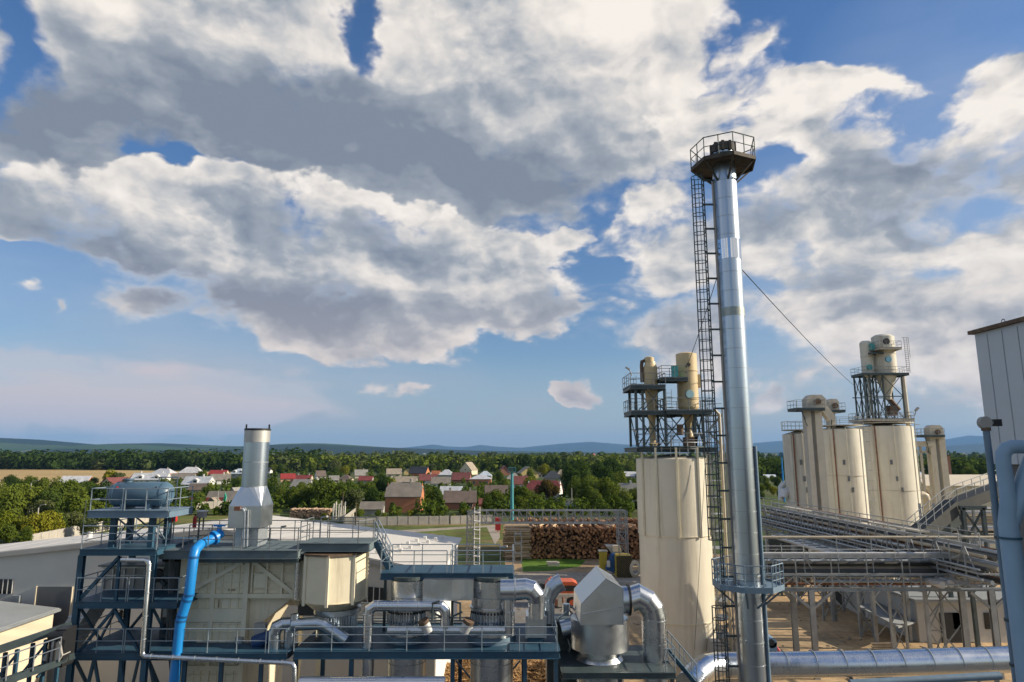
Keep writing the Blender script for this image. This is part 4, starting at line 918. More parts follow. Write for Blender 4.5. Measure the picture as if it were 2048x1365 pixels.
hrib(1114,1117,bx0,bx2,.17); hrib(1187,1195,bx0+.1,bx2,.13); hrib(1217,1243,bx0+.2,bx1-.1,.09); hrib(1298,1306,bx0+.2,bx1-.1,.12); hrib(1330,1340,bx0+.2,bx1-.1,.12)
def pdiag(xa, ya, xb, yb, w=.2): q.bar(P(xa,ya,YB-.1), P(xb,yb,YB-.1), .14, w)
pdiag(392,1176,486,1124); pdiag(506,1123,587,1187)
q.build('rib', MAT['creamd'], BH)
q = MB(); pbx(q,508,1148,531,1176,YB-.12,.11); q.build('access_hatch', MAT['cream'], BH)
q = MB(); xr = bx1; q.box(xr+.005,xr+.03,YB+1.5,YB+2.6,Z(1285,YB),Z(1240,YB)); q.build('side_door', WM['grey'], BH)
q = MB()
for px, py, w, h in ((437,1200,2.5,16),(463,1179,14,3)): pbx(q, px-w/2, py, px+w/2, py+h, YB-.062, .02)
q.build('rust_patch', MAT['stain'], BH)
q = MB()   # support legs under the overhang, lit side panels behind
for px in (545, 588): x = X(px,1250,YB); q.box(x-.1,x+.1,YB+4.8,YB+5.0,0,z_up)
q.build('leg', MAT['cream'], BH)
# lower walkway in front of the boiler house
zL2 = Z(1306,34); xw0, xw1 = X(356,1306,34), X(574,1306,34)
t = thing('lower_walkway', (xw0,34,zL2), 'dark blue walkway deck across the front of the boiler house', 'walkway')
d = deckmb(xw0,xw1,33.97,35.7,zL2,.3).build('deck', MAT['blue'], t); rails(d, [(xw0,33.97,zL2),(X(531,1306,34),33.97,zL2)], mids=(.55,)); rails(d, [(X(537,1306,34),33.97,zL2),(xw1,33.97,zL2)], mids=(.55,))
q = MB()
for px in (366,440,520): x = X(px,1330,34); q.box(x-.09,x+.09,34.1,34.28,0,zL2-.3)
q.build('leg', MAT['blue'], t)
# roof deck over the boiler
zr = Z(1102,34.6); xr0, xr1 = X(312,1100,34.6), X(594,1100,34.6)
RD = thing('roof_walkway', (xr0,35,zr), 'blue grey steel roof deck with railings around the exhaust stack', 'walkway')
q = deckmb(xr0,xr1,34.7,38.6,zr,.42); d = q.build('deck', MAT['deckgrey'], RD)
q = MB(); q.box(xr0+2,xr1,34.85,36.0,zr-.62,zr-.44); q.box(X(378,1110,34.9),xr1,35.0,35.2,zb_top+.02,zr-.63); q.build('support_beam', MAT['darksteel'], RD)
rails(d, [(xr0,34.7,zr),(X(464,1100,34.6),34.7,zr)], 'railgrey'); rails(d, [(X(481,1100,34.6),34.7,zr),(xr1,34.7,zr),(xr1,36.6,zr)], 'railgrey'); rails(d, [(xr0,38.55,zr),(xr1,38.55,zr)], 'railgrey'); rails(d, [(X(373,1090,36),36.2,zr),(X(464,1090,36),36.2,zr)], 'railgrey')
zr2 = Z(1087,35.2); xs0, xs1 = X(600,1090,35.2), X(738,1090,35.2)
RD2 = thing('roof_walkway', (xs0,35,zr2), 'blue grey steel deck with double railing above the cream dust hopper', 'walkway')
d = deckmb(xs0,xs1,35.2,37.5,zr2,.42).build('deck', MAT['deckgrey'], RD2)
rails(d, [(xs0,37.4,zr2),(xs0,35.2,zr2),(X(716,1090,35.2),35.2,zr2),(xs1,36.2,zr2)], 'railgrey'); rails(d, [(xs0+.8,37.4,zr2),(xs1,37.4,zr2)], 'railgrey', mids=(.4,.75)); pass
extinguisher(389,1050,36.8,Z(1056,36.8),'red fire extinguisher on the roof deck railing left of the stack')
t = thing('lamp_cabinet', (X(401,1040,37),37,zr), 'small white roofed grey box on a post left of the stack', 'cabinet')
q = MB(); pbx(q,394,1024,408,1036,37,.35); q.build('box', WM['grey'], t); q = MB(); pbx(q,393,1022,409,1024.5,36.95,.5); q.build('lid', WM['white'], t)
q = MB(); pbx(q,395,1036,397.5,1098,37.1,.08); pbx(q,405,1036,407,1060,37.1,.08); q.build('post', MAT['darksteel'], t)
# ---- exhaust stack
YS = 36.7; SK = thing('exhaust_stack', (X(499,1090,YS),YS,zr), 'silver sheet metal exhaust stack with square base on the boiler roof', 'chimney stack')
xc = X(511.5,920,YS); zt0, zt1 = Z(974,YS), Z(861,YS); rr = rpx(24,YS,18)
q = MB(); q.lathe((xc,YS,0), [(rr,zt0),(rr,zt1)], 36, True, False); q.lathe((xc,YS,0), [(rr*.95,zt1),(rr*.95,zt0)], 36, True, False); q.lathe((xc,YS,0),[(rr*.95,zt1-.02),(rr,zt1)],36,False,False)
q.build('shaft', MAT['clads'], SK)
q = MB(); q.bands((xc,YS,zt0),(xc,YS,zt1),rr,(zt1-zt0)/2.35,.05,.012,36,.02); q.build('seam', MAT['galv'], SK)
q = MB(); q.lathe((xc,YS,0), [(rr+.012,Z(885,YS)),(rr+.014,zt1)], 36, True, False); q.build('top_band', M('dull_grey_band',(.50,.50,.48),.5,.6,.15,1.5,dirt=(.2,.19,.17),dirt_amt=.5), SK)
q = MB(); q.lathe((xc,YS,0), [(rr+.03,zt1-.02),(rr+.03,zt1+.09),(rr-.1,zt1+.09)], 36, False, False)
for s in (-1,1): q.bar((xc+s*(rr-.03),YS,zt1),(xc+s*(rr-.03),YS,zt1+.32),.07)
q.build('rim', MAT['black'], SK)
hw = rpx(31.5,YS,15); hd = .88; xb_ = X(502,1030,YS); zb0, zb1 = Z(1053,YS), Z(1010,YS)
q = MB(); ring = [(xc+rr*1.02*math.cos(R_(45+90*i+e)), YS+rr*1.02*math.sin(R_(45+90*i+e)), zt0+.01) for i in range(4) for e in (-45,-22.5,0,22.5)]
cor = [(xb_+hw,YS+hd,zb1),(xb_-hw,YS+hd,zb1),(xb_-hw,YS-hd,zb1),(xb_+hw,YS-hd,zb1)]
vs = ring+cor; n_ = 16; fs = []
for i in range(n_):
    j = (i+1)%n_; k = ((i+2)//4)%4
    fs.append((i, 16+[0,0,1,1,1,1,2,2,2,2,3,3,3,3,0,0][i], j))
# corner index for each ring vertex (nearest corner)
fs = []
near = [min(range(4), key=lambda c: (Vector(cor[c])-Vector(ring[i])).length) for i in range(16)]
for i in range(16):
    j = (i+1)%16
    fs.append((i, 16+near[i], j))
    if near[i] != near[j]: fs.append((16+near[i], 16+near[j], j))
q.add(vs, fs); q.build('transition', MAT['cladd'], SK)
q = MB(); q.box(xb_-hw,xb_+hw,YS-hd,YS+hd,zb0,zb1-.002); q.box(xb_-hw-.02,xb_+hw+.02,YS-hd-.02,YS+hd+.02,zb1-.06,zb1-.03); q.build('base_box', MAT['cladd'], SK)
q = MB(); xl0, xl1 = X(470,1075,YS-.6), X(516,1075,YS-.6); q.box(xl0,xl1,YS-.6,YS+.8,zr,zb0-.03); q.build('duct', MAT['galv'], SK)
q = MB(); yy = YS-hd-.1; q.tube([P(476,1017,yy),P(486,1019,yy),P(490,1026,yy),P(488,1095,yy)], .07, 8); q.tube([P(496,1020,yy),P(494,1095,yy)], .05, 8); q.build('pipe', MAT['galv'], SK)
q = MB(); pbx(q,468,1014,480,1022,yy-.1,.15); q.build('junction_box', MAT['rustd'], SK)
# ---- cream dust hopper
YH = 36.4; xh = X(667,1160,YH); zh0, zh1 = Z(1196,YH), Z(1105,YH); RH = rpx(65,YH,10.5)
DH = thing('dust_hopper', (xh,YH,zh0), 'cream faceted dust hopper with conical bottom right of the boiler house', 'hopper')
q = MB(); A0_ = R_(12.5)
q.lathe((xh,YH,0), [(RH,zh0),(RH,zh1)], 8, False, True, A0_+R_(-8)); q.build('body', MAT['cream'], DH)
q = MB(); q.lathe((xh+.1,YH,0), [(RH*.52,Z(1221,YH)),(RH*.80,Z(1206,YH)),(RH*.97,zh0-.005)], 16, True, True); q.build('cone', MAT['cream'], DH)
q = MB()
for k in range(8): a = A0_+R_(-8)+k*math.pi/4; q.bar((xh+RH*1.01*math.cos(a),YH+RH*1.01*math.sin(a),zh0-.12),(xh+RH*1.01*math.cos(a),YH+RH*1.01*math.sin(a),zh1+.05),.14,.14)
q.build('rib', MAT['creamd'], DH)
q = MB(); q.lathe((xh,YH,0), [(RH*1.06,zh1),(RH*1.06,zh1+.1)], 8, False, True, A0_+R_(-8)); q.build('top_flange', MAT['rust'], DH)
q = MB()
for px in (615,665,716): q.box(X(px,1100,YH)-.1,X(px,1100,YH)+.1,YH-.5,YH+.5,zh1+.1,zr2-.43)
q.build('post', MAT['cream'], DH)
q = MB(); yy = 35.3; q.tube([P(610,1104,yy),P(600,1106,yy),P(597,1114,yy),P(592,1200,yy)], .12, 10); tag(q.build('silver_pipe', MAT['clad']), 'short silver pipe in the gap between boiler house and cream hopper', 'pipe')
# grey multi-cyclone below the hopper
MC = thing('cyclone_cluster', (X(672,1290,36.4),36.4,ZL), 'grey valve covered drum below the cream dust hopper', 'drum')
xq = X(674,1250,36.4)
q = MB(); q.lathe((xq,36.4,0), [(1.05,Z(1296,36.4)),(1.05,Z(1225,36.4)),(1.2,Z(1224,36.4)),(1.2,Z(1214,36.4)),(.9,Z(1213,36.4))], 24, True); q.build('drum', MAT['clads'], MC)
def nozzles(parent, xc, yc, rad, zt, zb, n=17, a0=-150, a1=-30):
    q = MB(); k = MB()
    for i in range(n):
        a = R_(a0+(a1-a0)*i/(n-1)); x, y = xc+rad*math.cos(a), yc+rad*math.sin(a); dx, dy = math.cos(a)*.1, math.sin(a)*.1
        q.tube([(x,y,zt-.02),(x+dx,y+dy,zt-.1),(x+dx,y+dy,zb)], .03, 5); k.lathe((x+dx*.6,y+dy*.6,zt), [(.02,-.06),(.065,0),(.02,.06)], 8)
    q.build('hose', MAT['galv'], parent); k.build('valve', MAT['black'], parent)
nozzles(MC, xq, 36.4, 1.07, Z(1232,35.4), Z(1262,35.4))
q = MB(); a = P(583,1255,34.9); q.tube([P(578,1300,34.9), P(580,1262,34.9), P(590,1247,34.9)], .28, 16, True, True); q.tube([P(585,1250,34.8),P(634,1247,34.8),P(646,1250,34.8),P(692,1281,34.8)], .30, 18, True, True)
q.tube([P(590,1245,34.8),P(590,1228,34.8)], .2, 14)
GD = tag(q.build('grey_duct', MAT['clads']), 'grey duct sloping down to the drum under the cream hopper', 'duct')
q = MB(); p_ = P(560,1300,34.9); q.tube([P(549,1312,34.8),P(549,1268,34.8),P(554,1254,34.8),P(566,1248,34.9),P(584,1247,34.9)], .3, 18, True, True); tag(q.build('grey_duct', MAT['clads']), 'curved grey duct rising from the lower deck beside the boiler', 'duct')
t = thing('electric_motor', (X(530,1290,35),35.2,ZL), 'dark blue electric motor on the lower deck by the boiler corner', 'motor')
q = MB(); c = P(528,1282,35.2); q.tube([c+Vector((-.5,0,-.1)), c+Vector((.5,0,.25))], .34, 16); q.build('body', M('motor_blue',(.02,.06,.17),.45), t); q = MB(); q.box(c.x-.5,c.x+.4,34.95,35.45,ZL,c.z-.25); q.build('foot', MAT['darksteel'], t)
q = MB(); c = P(530,1262,34.9); pbx(q,508,1248,530,1272,35.3,.35); tag(q.build('control_box', WM['grey']), 'grey control box beside the boiler house corner', 'box')
# dark room panel behind
q = MB(); pbx(q,596,1196,640,1232,38,.4); tag(q.build('dark_screen', MAT['door']), 'dark grey sheet screen between boiler house and hopper', 'screen')
# ------------------------------------------------------------------ front plant right part: vessels, ducts, hood
YV = 36.0
zd = Z(1150,35.6); xd0, xd1 = X(763,1150,35.6), X(1026,1150,35.6)
PD = thing('vessel_platform', (xd0,35.6,zd), 'blue railed platform over the two silver vessels with stairs to the roof', 'platform')
xm = X(906,1150,35.6)
d = deckmb(xd0,xd1,35.4,37.9,Z(1145,35.6),.34).build('deck', MAT['blue'], PD); zd = Z(1145,35.6)
rails(d, [(xd0,37.8,zd),(xd0,35.4,zd),(xm-.3,35.4,zd)]); rails(d, [(xm,35.4,zd),(xd1,35.4,zd),(xd1,37.8,zd)]); rails(d, [(X(785,1100,37.8),37.8,zd),(X(905,1100,37.8),37.8,zd)]); rails(d, [(X(912,1100,37.8),37.8,zd),(X(1000,1100,37.8),37.8,zd)])
rails(d, [(xm-.1,35.4,zd),(xm-.1,37.8,zd)])
q = MB()   # stairs up to the roof walkway
sA, sB = Vector((xs1+.05,36.8,zr2)), Vector((X(782,1130,36.8),36.8,zd))
for o in (-.4,.4): q.bar(sA+Vector((0,o,-.1)), sB+Vector((0,o,-.1)), .05, .24)
for i in range(1, 9): c = sA.lerp(sB, i/9); q.box(c.x-.13,c.x+.13,36.42,37.18,c.z-.02,c.z+.02)
q.build('staircase', MAT['blue'], PD)
for o in (-.42,.42): q = MB(); q.rail([sA+Vector((0,o,0)), sB+Vector((0,o,0))], 1.0, 1.0, (.35,.68)); q.build('stair_railing', MAT['railing'], PD)
q = MB()
for px in (770, 905, 1020):
    x = X(px,1200,37.7); q.box(x-.07,x+.07,37.6,37.74,ZL,zd-.36)
q.build('leg', MAT['darksteel'], PD)
def vessel(label, x0, x1, extra):
    xc = X((x0+x1)/2, 1200, YV); r = rpx((x1-x0)/2, YV, 9.5)
    t = thing('process_vessel', (xc,YV,0), label, 'vessel')
    q = MB(); q.lathe((xc,YV,0), [(r,0),(r,Z(1224,YV-.9)),(r*1.05,Z(1223,YV-.9)),(r*1.05,Z(1219,YV-.9)),(r*.98,Z(1218,YV-.9)),(r*.98,Z(1158,YV))], 40, True); q.build('shell', MAT['clad'], t)
    q = MB()
    for k in range(6): z = .6+k*1.2; q.tube([(xc,YV,z-.02),(xc,YV,z+.02)], r+.012, 40)
    z = Z(1190,YV); q.tube([(xc,YV,z-.02),(xc,YV,z+.02)], r*.98+.012, 40); q.build('seam', MAT['galv'], t)
    q = MB(); q.tube([(xc,YV,Z(1290,YV-.9)),(xc,YV,Z(1276,YV-.9))], r*1.14, 40); q.tube([(xc,YV,Z(1250,YV-1)),(xc,YV,Z(1246,YV-1))], r*1.06, 40); q.build('ring_flange', MAT['bluel'], t)
    nozzles(t, xc, YV, r*1.03, Z(1228,YV-1), Z(1252,YV-1), 15)
    q = MB(); q.lathe((xc,YV,0),[(r*.96,Z(1157,YV)),(r*.96,Z(1150,YV))],30,False); q.build('top_band', MAT['darksteel'], t)
    q = MB(); q.box(xc-.1,xc+.08,YV-r*1.1-.03,YV-r*1.05,Z(1252,YV-1),Z(1246,YV-1)); q.build('gauge', WM['white'], t)
    return t
V1 = vessel('silver process vessel under the platform, the one behind the pipe loop', 779, 854, 0)
V2 = vessel('silver process vessel under the platform, the one beside the elbow ducts', 942, 1026, 0)
q = MB(); yy = YV-1.15
for i in range(12):
    a, b = i/12, (i+1)/12
    def pt(t, z): return Vector((X(846+100*t,1180,yy), yy-.12*math.sin(t*math.pi)-.03*math.sin(t*14), z))
    q.add([pt(a,Z(1201,yy)),pt(b,Z(1201,yy)),pt(b,Z(1160,yy)),pt(a,Z(1160,yy))], [(0,1,2,3)], True)
q.box(X(846,1180,yy),X(946,1180,yy),yy+.05,yy+.6,Z(1201,yy),Z(1160,yy)); tag(q.build('cladding_panel', MAT['cladd']), 'flat silver cladding box bridging the two vessels below the platform', 'cladding')
# loop pipe and manifold
q = MB(); yp = 34.55; rp = rpx(10.3,yp,9.5); lp = [Vector((X(736,1300,yp),yp,0)),P(737,1228,yp),P(739,1219,yp),P(750,1212,yp),P(868,1212.5,yp),P(882,1213,yp),P(890,1222,yp),P(891,1230,yp),P(891,1262,yp)]
q.tube(lp, rp, 20, True, True); LPp = tag(q.build('loop_pipe', MAT['clad']), 'silver loop pipe bent over in front of the first vessel', 'pipe')
q = MB(); q.bands(lp[3],lp[4],rp,1.0,.03,.01,20,.15); q.bands(lp[0],lp[1],rp,1.5,.03,.01,20,.15); q.build('seam', MAT['galv'], LPp)
q = MB(); q.tube([(X(776,1262,34.5),34.5,Z(1261,34.5)),(X(1010,1262,34.5),34.5,Z(1261,34.5))], rpx(8.3,35.2,9), 18); MF = tag(q.build('manifold_pipe', MAT['clad']), 'horizontal silver manifold pipe across both vessels', 'pipe')
for s, px in ((1,855),(-1,930)):
    a = P(px,1260,34.4); t = thing('valve_drum', a, 'tilted dark ended valve drum on the manifold, %s of the pair' % ('left' if s > 0 else 'right'), 'valve', 'valve drums on the manifold pipe')
    dr = Vector((s*-.25,-.12,.55)).normalized(); q = MB(); q.tube([a-dr*.1, a+dr*.36], .26, 16); q.build('drum', MAT['whitepipe'], t)
    q = MB(); q.tube([a+dr*.36, a+dr*.52], .27, 16); q.build('cap', MAT['rust'], t)
    q = MB(); q.tube([a+dr*.4+Vector((s*.4,0,.1)), a+dr*.4+Vector((s*.4,0,.9)), a+dr*.4+Vector((s*.75,0,1.0))], .05, 6); q.bar(a+dr*.4+Vector((s*.3,0,.5)), a+dr*.4+Vector((s*.9,.1,.2)), .09); q.build('piping', MAT['darksteel'], t)
# lower deck in front of the vessels
zv = Z(1302,34); xv0, xv1 = X(588,1302,34), X(1118,1302,34)
VD = thing('lower_platform', (xv0,34,0), 'long dark blue platform running in front of the silver vessels', 'platform')
d = deckmb(xv0,xv1,33.95,39.2,zv,.36).build('deck', MAT['blue'], VD)
rails(d, [(xv0,33.95,zv),(xv1-.1,33.95,zv),(xv1-.1,39.2,zv)], mids=(.38,.74), step=1.9); rails(d, [(X(700,1290,39),39.2,zv),(X(775,1290,39),39.2,zv)])
q = MB()
for px in (590,702,905,1050,1112):
    for yy in (34.1, 39): x = X(px,1330,34); q.box(x-.1,x+.1,yy-.1,yy+.1,0,zv-.37)
q.build('leg', MAT['blue'], VD)
q = MB()
for (a, b) in ((912,965),(1040,985)): q.bar(P(a,1322,38.5), P(b,1385,38.5), .1, .08)
q.build('brace', MAT['bluel'], VD)
# elbow ducts
ye = 34.72; re = rpx(20.5,ye,11)
q = MB(); q.tube([P(1001,1180,ye),P(1028,1180,ye)], re, 28); q.tube([P(1017,1198,ye),P(1017,1226,ye)], rpx(10,ye,10), 18); q.tube([P(1018,1222,ye),P(1018,1270,ye)], rpx(11.5,ye,9.5), 18)
q.tube([P(1028,1180,ye),P(1050,1178,ye),P(1062,1181,ye),P(1071,1192,ye),P(1072.5,1205,ye),P(1072.5,1236,ye)], rpx(18.5,ye,11), 26, True, True, rs=[re,re*.98,re*.95,re*.88,re*.78,re*.76])
E1 = tag(q.build('elbow_duct', MAT['clad']), 'bright silver elbow duct with capped end right of the second vessel', 'duct')
q = MB(); c = P(1030,1180,ye); q.tube([c-Vector((.04,0,0)), c+Vector((.04,0,0))], re*1.1, 28); q.build('flange', MAT['galv'], E1)
q = MB(); y2 = 36.6; q.tube([P(1098,1246,y2),P(1098,1205,y2),P(1099,1194,y2),P(1105,1178,y2),P(1114,1169,y2),P(1124,1164,y2)], rpx(12,y2,10), 24, True, True, rs=[rpx(11,y2,10)]*2+[rpx(13,y2,11),rpx(15.5,y2,11),rpx(16.5,y2,11),rpx(17,y2,11)])
q.build_ = None; tag(q.build('elbow_duct', MAT['clads']), 'dull blue silver elbow duct whose open mouth points to the upper right', 'duct')
t = thing('filter_box', (X(1075,1290,35.3),35.3,zv), 'silver sheet filter box on the platform end below the elbow ducts', 'filter box')
q = MB(); pbx(q,1053,1234,1091,1276,35.2,1.6); q.build('casing', MAT['cladd'], t)
q = MB(); pbx(q,1051,1233,1093,1237,35.15,.05); pbx(q,1051,1237.2,1055,1277,35.15,.05); pbx(q,1089,1237.2,1093,1277,35.15,.05); q.build('frame', MAT['galv'], t)
q = MB(); pbx(q,1055,1277,1087,1291,35.25,1.2); q.build('base', MAT['blue'], t)
# ---- silver hood
yh = 35.2; HD = thing('silver_hood', (X(1200,1290,37),37.2,0), 'large dented silver hood with sloped top on a round drum', 'hood')
prof = [P(1161,1250,yh),P(1162.5,1209,yh),P(1212,1158,yh),P(1246,1178,yh),P(1246,1250,yh)]
q = MB(); q.prism(prof, (0,4.0,0)); q.build('hood', MAT['cladd'], HD)
q = MB()
for i in range(4): q.bar(prof[i]+Vector((0,-.01,0)), prof[i+1]+Vector((0,-.01,0)), .05, .05)
q.bar(prof[2], prof[2]+Vector((0,4,0)), .06, .05); q.bar((prof[0]+prof[1])/2+Vector((0,-.01,0)), (prof[4]+prof[3])/2+Vector((0,-.01,0)), .02, .04)
q.build('seam', MAT['galv'], HD)
xq, yq = X(1200,1280,37.2), 37.2; rq = rpx(57,37.2,9)
q = MB(); q.lathe((xq,yq,0), [(rq,Z(1311,yq-1.5)),(rq,Z(1249,yq-1.5)),(rq*.97,Z(1248.5,yq-1.5))], 40, True); q.build('drum', MAT['cladd'], HD)
q = MB(); q.lathe((xq-.05,yq,0), [(rq*.82,0),(rq*.82,Z(1338,yq-1.4)),(rq*.86,Z(1337,yq-1.4)),(rq*.72,Z(1325,yq-1.4)),(rq*.72,Z(1310,yq-1.3))], 40, True); q.build('base', MAT['clad'], HD)
q = MB(); yc = 37.0; zc_ = Z(1200,yc); c0 = Vector((X(1240,1200,yc),yc,zc_)); q.tube([c0, c0+Vector((.42,0,0))], .70, 28); q.build('collar', MAT['clads'], HD)
q = MB(); q.tube([c0+Vector((.40,0,0)), c0+Vector((.50,0,0))], .80, 28); q.build('flange', MAT['black'], HD)
q = MB(); re2 = rpx(24,yc,11); pts = [c0+Vector((.5,0,0)), P(1276,1194,yc),P(1292,1203,yc),P(1303,1218,yc),P(1307,1234,yc),Vector((X(1307,1270,yc),yc,0))]
q.tube(pts, re2, 30, True, True); OD = tag(q.build('outlet_duct', MAT['clad']), 'thick silver elbow duct from the hood down in front of the big silo', 'duct')
q = MB(); q.bands(pts[5],pts[4],re2,1.15,.035,.01,30,.3); q.build('seam', MAT['galv'], OD)
# platform around the hood base
zp = Z(1340,36); t = thing('hood_platform', (X(1240,1340,36),36,0), 'dark steel platform with pale rails around the hood base', 'platform')
d = deckmb(X(1125,1340,35),X(1350,1340,35),34.9,39.5,Z(1344,35),.3).build('deck', MAT['darksteel'], t)
rails(d, [(X(1322,1330,36),34.9,Z(1344,35)),(X(1350,1340,35),34.9,Z(1344,35)),(X(1350,1340,35),39.5,Z(1344,35))]); q = MB()
for px in (1128,1240,1345): x = X(px,1350,35); q.box(x-.09,x+.09,35,35.18,0,Z(1344,35)-.3)
q.build('leg', MAT['darksteel'], t)
q = MB(); a = P(1345,1312,36.5); b = P(1395,1372,35.5)
for o in (0, .9): q.bar(a+Vector((0,o,0)), b+Vector((0,o,0)), .08, .24)
for i in range(1, 9): c = a.lerp(b, i/9); q.box(c.x-.13,c.x+.13,c.y,c.y+.9,c.z-.02,c.z+.02)
st = thing('steel_stair', a, 'blue steel stair going down at the foot of the big front silo', 'stair'); q.build('flight', MAT['blue'], st)
q = MB(); q.rail([a, b], 1.0, .8); q.rail([a+Vector((0,.9,0)), b+Vector((0,.9,0))], 1.0, .8); q.build('railing', MAT['railing'], st)
# machinery in the gap left of the hood
t = thing('pump_set', (X(1125,1270,39),39,0), 'cluttered grey pump machinery in the gap left of the silver hood', 'machinery')
q = MB(); c = P(1125,1262,39); q.box(c.x-.9,c.x+1.0,38.6,40.4,0,Z(1240,39)); q.build('casing', MAT['darksteel'], t)
q = MB(); q.tube([c+Vector((-.1,-.6,.2)), c+Vector((.6,-.6,.35))], .5, 16); q.tube([c+Vector((.2,-.3,.9)), c+Vector((.2,-.3,1.5))], .2, 10); q.build('pump', MAT['clads'], t)
q = MB()
for k in range(7): a = c+Vector((rnd.uniform(-.9,.9),-.7,rnd.uniform(-1.5,1))); q.tube([a, a+Vector((rnd.uniform(-.3,.3),0,.5)), a+Vector((rnd.uniform(-.6,.6),0,.9))], .045, 6)
q.build('piping', MAT['galv'], t)
# bottom foreground pipe
q = MB(); q.tube([(X(600,1362,32.5),32.5,Z(1366,32.5)),(X(890,1362,32.5),32.5,Z(1366,32.5))], rpx(12,32.5,8), 20); tag(q.build('large_pipe', MAT['clad']), 'silver pipe along the bottom edge below the lower platform', 'pipe')
# bark heap
r = random.Random(21); q = MB()
for i in range(5200):
    cx_, cy_, hh, R0 = r.choice(((-6.5,52,2.3,4.0),(-1,53,2.6,5),(3.2,52,2.2,3.5),(-9,50,1.3,3)))
    a = r.uniform(0,6.28); d_ = R0*math.sqrt(r.random()); z = hh*max(0,1-d_/R0)**.8+r.uniform(0,.15)
    p = Vector((cx_+d_*math.cos(a), cy_+d_*math.sin(a), z)); dv = Vector((r.gauss(0,1),r.gauss(0,1),r.gauss(0,.5))).normalized(); q.bar(p-dv*r.uniform(.1,.3), p+dv*r.uniform(.1,.3), r.uniform(.04,.12), .04)
tag(q.build('bark_heap', M('bark_waste',(.36,.215,.09),.9,0,.5,2.0)), 'heap of brown bark and wood waste under the platform', 'bark heap', kind='stuff')
for (cx_, cy_, R0, hh) in ((-6.5,52,4.3,2.1),(-1,53,5.4,2.4),(3.2,52,3.8,2.0)):
    q = MB(); q.lathe((cx_,cy_,0), [(R0,0),(R0*.72,hh*.3),(R0*.4,hh*.66),(R0*.12,hh*.97),(0.01,hh)], 20, True, False); o = q.build('bark_mound', M('bark_soil_%d' % int(cx_*10+100),(.20,.12,.05),.95,0,.4,1.5)); tag(o, 'soil core of the brown bark heap', 'bark heap', kind='stuff')

# small fittings that the plant carries: lamps, trays, conduits, boxes
def lamp(px, py, Y, label, hh=1.1):
    b = P(px,py,Y); t = thing('plant_lamp', b, label, 'lamp'); q = MB(); q.tube([b, b+Vector((0,0,hh)), b+Vector((.12,-.1,hh+.1))], .03, 6); q.build('post', MAT['railgrey'], t)
    q = MB(); q.bar(b+Vector((.05,-.1,hh+.1)), b+Vector((.4,-.2,hh+.16)), .16, .1); q.build('lamp_head', WM['grey'], t)
lamp(640,1080,37.4,'small lamp on a post on the deck above the cream hopper'); lamp(1000,1140,37.8,'small lamp on a post at the back of the vessel platform'); lamp(560,1098,38.5,'small lamp on a post on the roof deck right of the stack')
q = MB(); yy = 39.0
for k, py in enumerate((1236,1243,1249,1256)): q.tube([(X(700,py,yy),yy+k*.15,Z(py,yy)),(X(960,py,yy),yy+k*.15,Z(py,yy)),(X(962,py,yy),yy+k*.15,Z(py-18,yy)),(X(1020,py,yy),yy+k*.15,Z(py-18,yy))], .05+.02*(k%2), 7)
tag(q.build('small_pipes', MAT['rackgrey']), 'bundle of small grey pipes running between the vessels', 'pipes')
q = MB(); q.bar(P(700,1270,39.1), P(1040,1272,39.1), .5, .1)
for k in range(9): c = P(700+k*42,1270,39.1); q.bar(c, (c.x,c.y,ZL-.2), .06)
tag(q.build('cable_tray', MAT['galv']), 'cable tray on short posts behind the vessels', 'cable tray')
for px, py, w, h, Y, lab in ((470,1276,14,18,35.6,'small grey switch box on the cream boiler front near the walkway'),(326,1215,10,20,36.5,'narrow grey switch box between tower and boiler'),(990,1276,12,16,35.5,'small grey switch box between second vessel and filter box')):
    x0_, x1_ = X(px,py,Y), X(px+w,py,Y); t = thing('switch_box', (x0_,Y,Z(py+h,Y)), lab, 'box'); q = MB(); q.box(x0_,x1_,Y,Y+.25,Z(py+h,Y),Z(py,Y)); q.build('case', WM['grey'], t); q = MB(); q.box(x0_+.05,x1_-.05,Y-.02,Y-.003,Z(py+h,Y)+.05,Z(py,Y)-.05); q.build('lid', MAT['galv'], t)
    q = MB(); q.tube([((x0_+x1_)/2,Y+.12,Z(py+h,Y)),((x0_+x1_)/2,Y+.12,Z(py+h,Y)-.9)], .03, 6); q.build('conduit', MAT['railgrey'], t)
q = MB(); yy = 35.8
for k in range(3): q.tube([P(340+k*4,1118,yy+k*.1), P(338+k*4,1180,yy+k*.1), P(332+k*5,1290,yy+k*.1)], .05, 6)
tag(q.build('conduits', MAT['railgrey']), 'grey conduits running down between tower and boiler house', 'pipes')
q = MB()
for k in range(16): c = P(332+rnd.uniform(-8,14),1125+k*9,36.2+rnd.uniform(0,.6)); q.bar(c, c+Vector((rnd.uniform(-.25,.25),0,rnd.uniform(.1,.35))), rnd.uniform(.05,.18))
q.box(X(322,1200,36.5),X(350,1200,36.5),36.6,37.4,ZL,Z(1120,36.5)); tag(q.build('drive_unit', MAT['darksteel']), 'dark drive machinery in the gap between tower and boiler house', 'machinery')
q = MB(); c = P(344,1108,36.4); q.tube([c+Vector((-.35,0,0)), c+Vector((.45,0,0))], .42, 16); tag(q.build('fan_motor', MAT['black']), 'black round motor under the roof deck left of the blue pipe', 'motor')
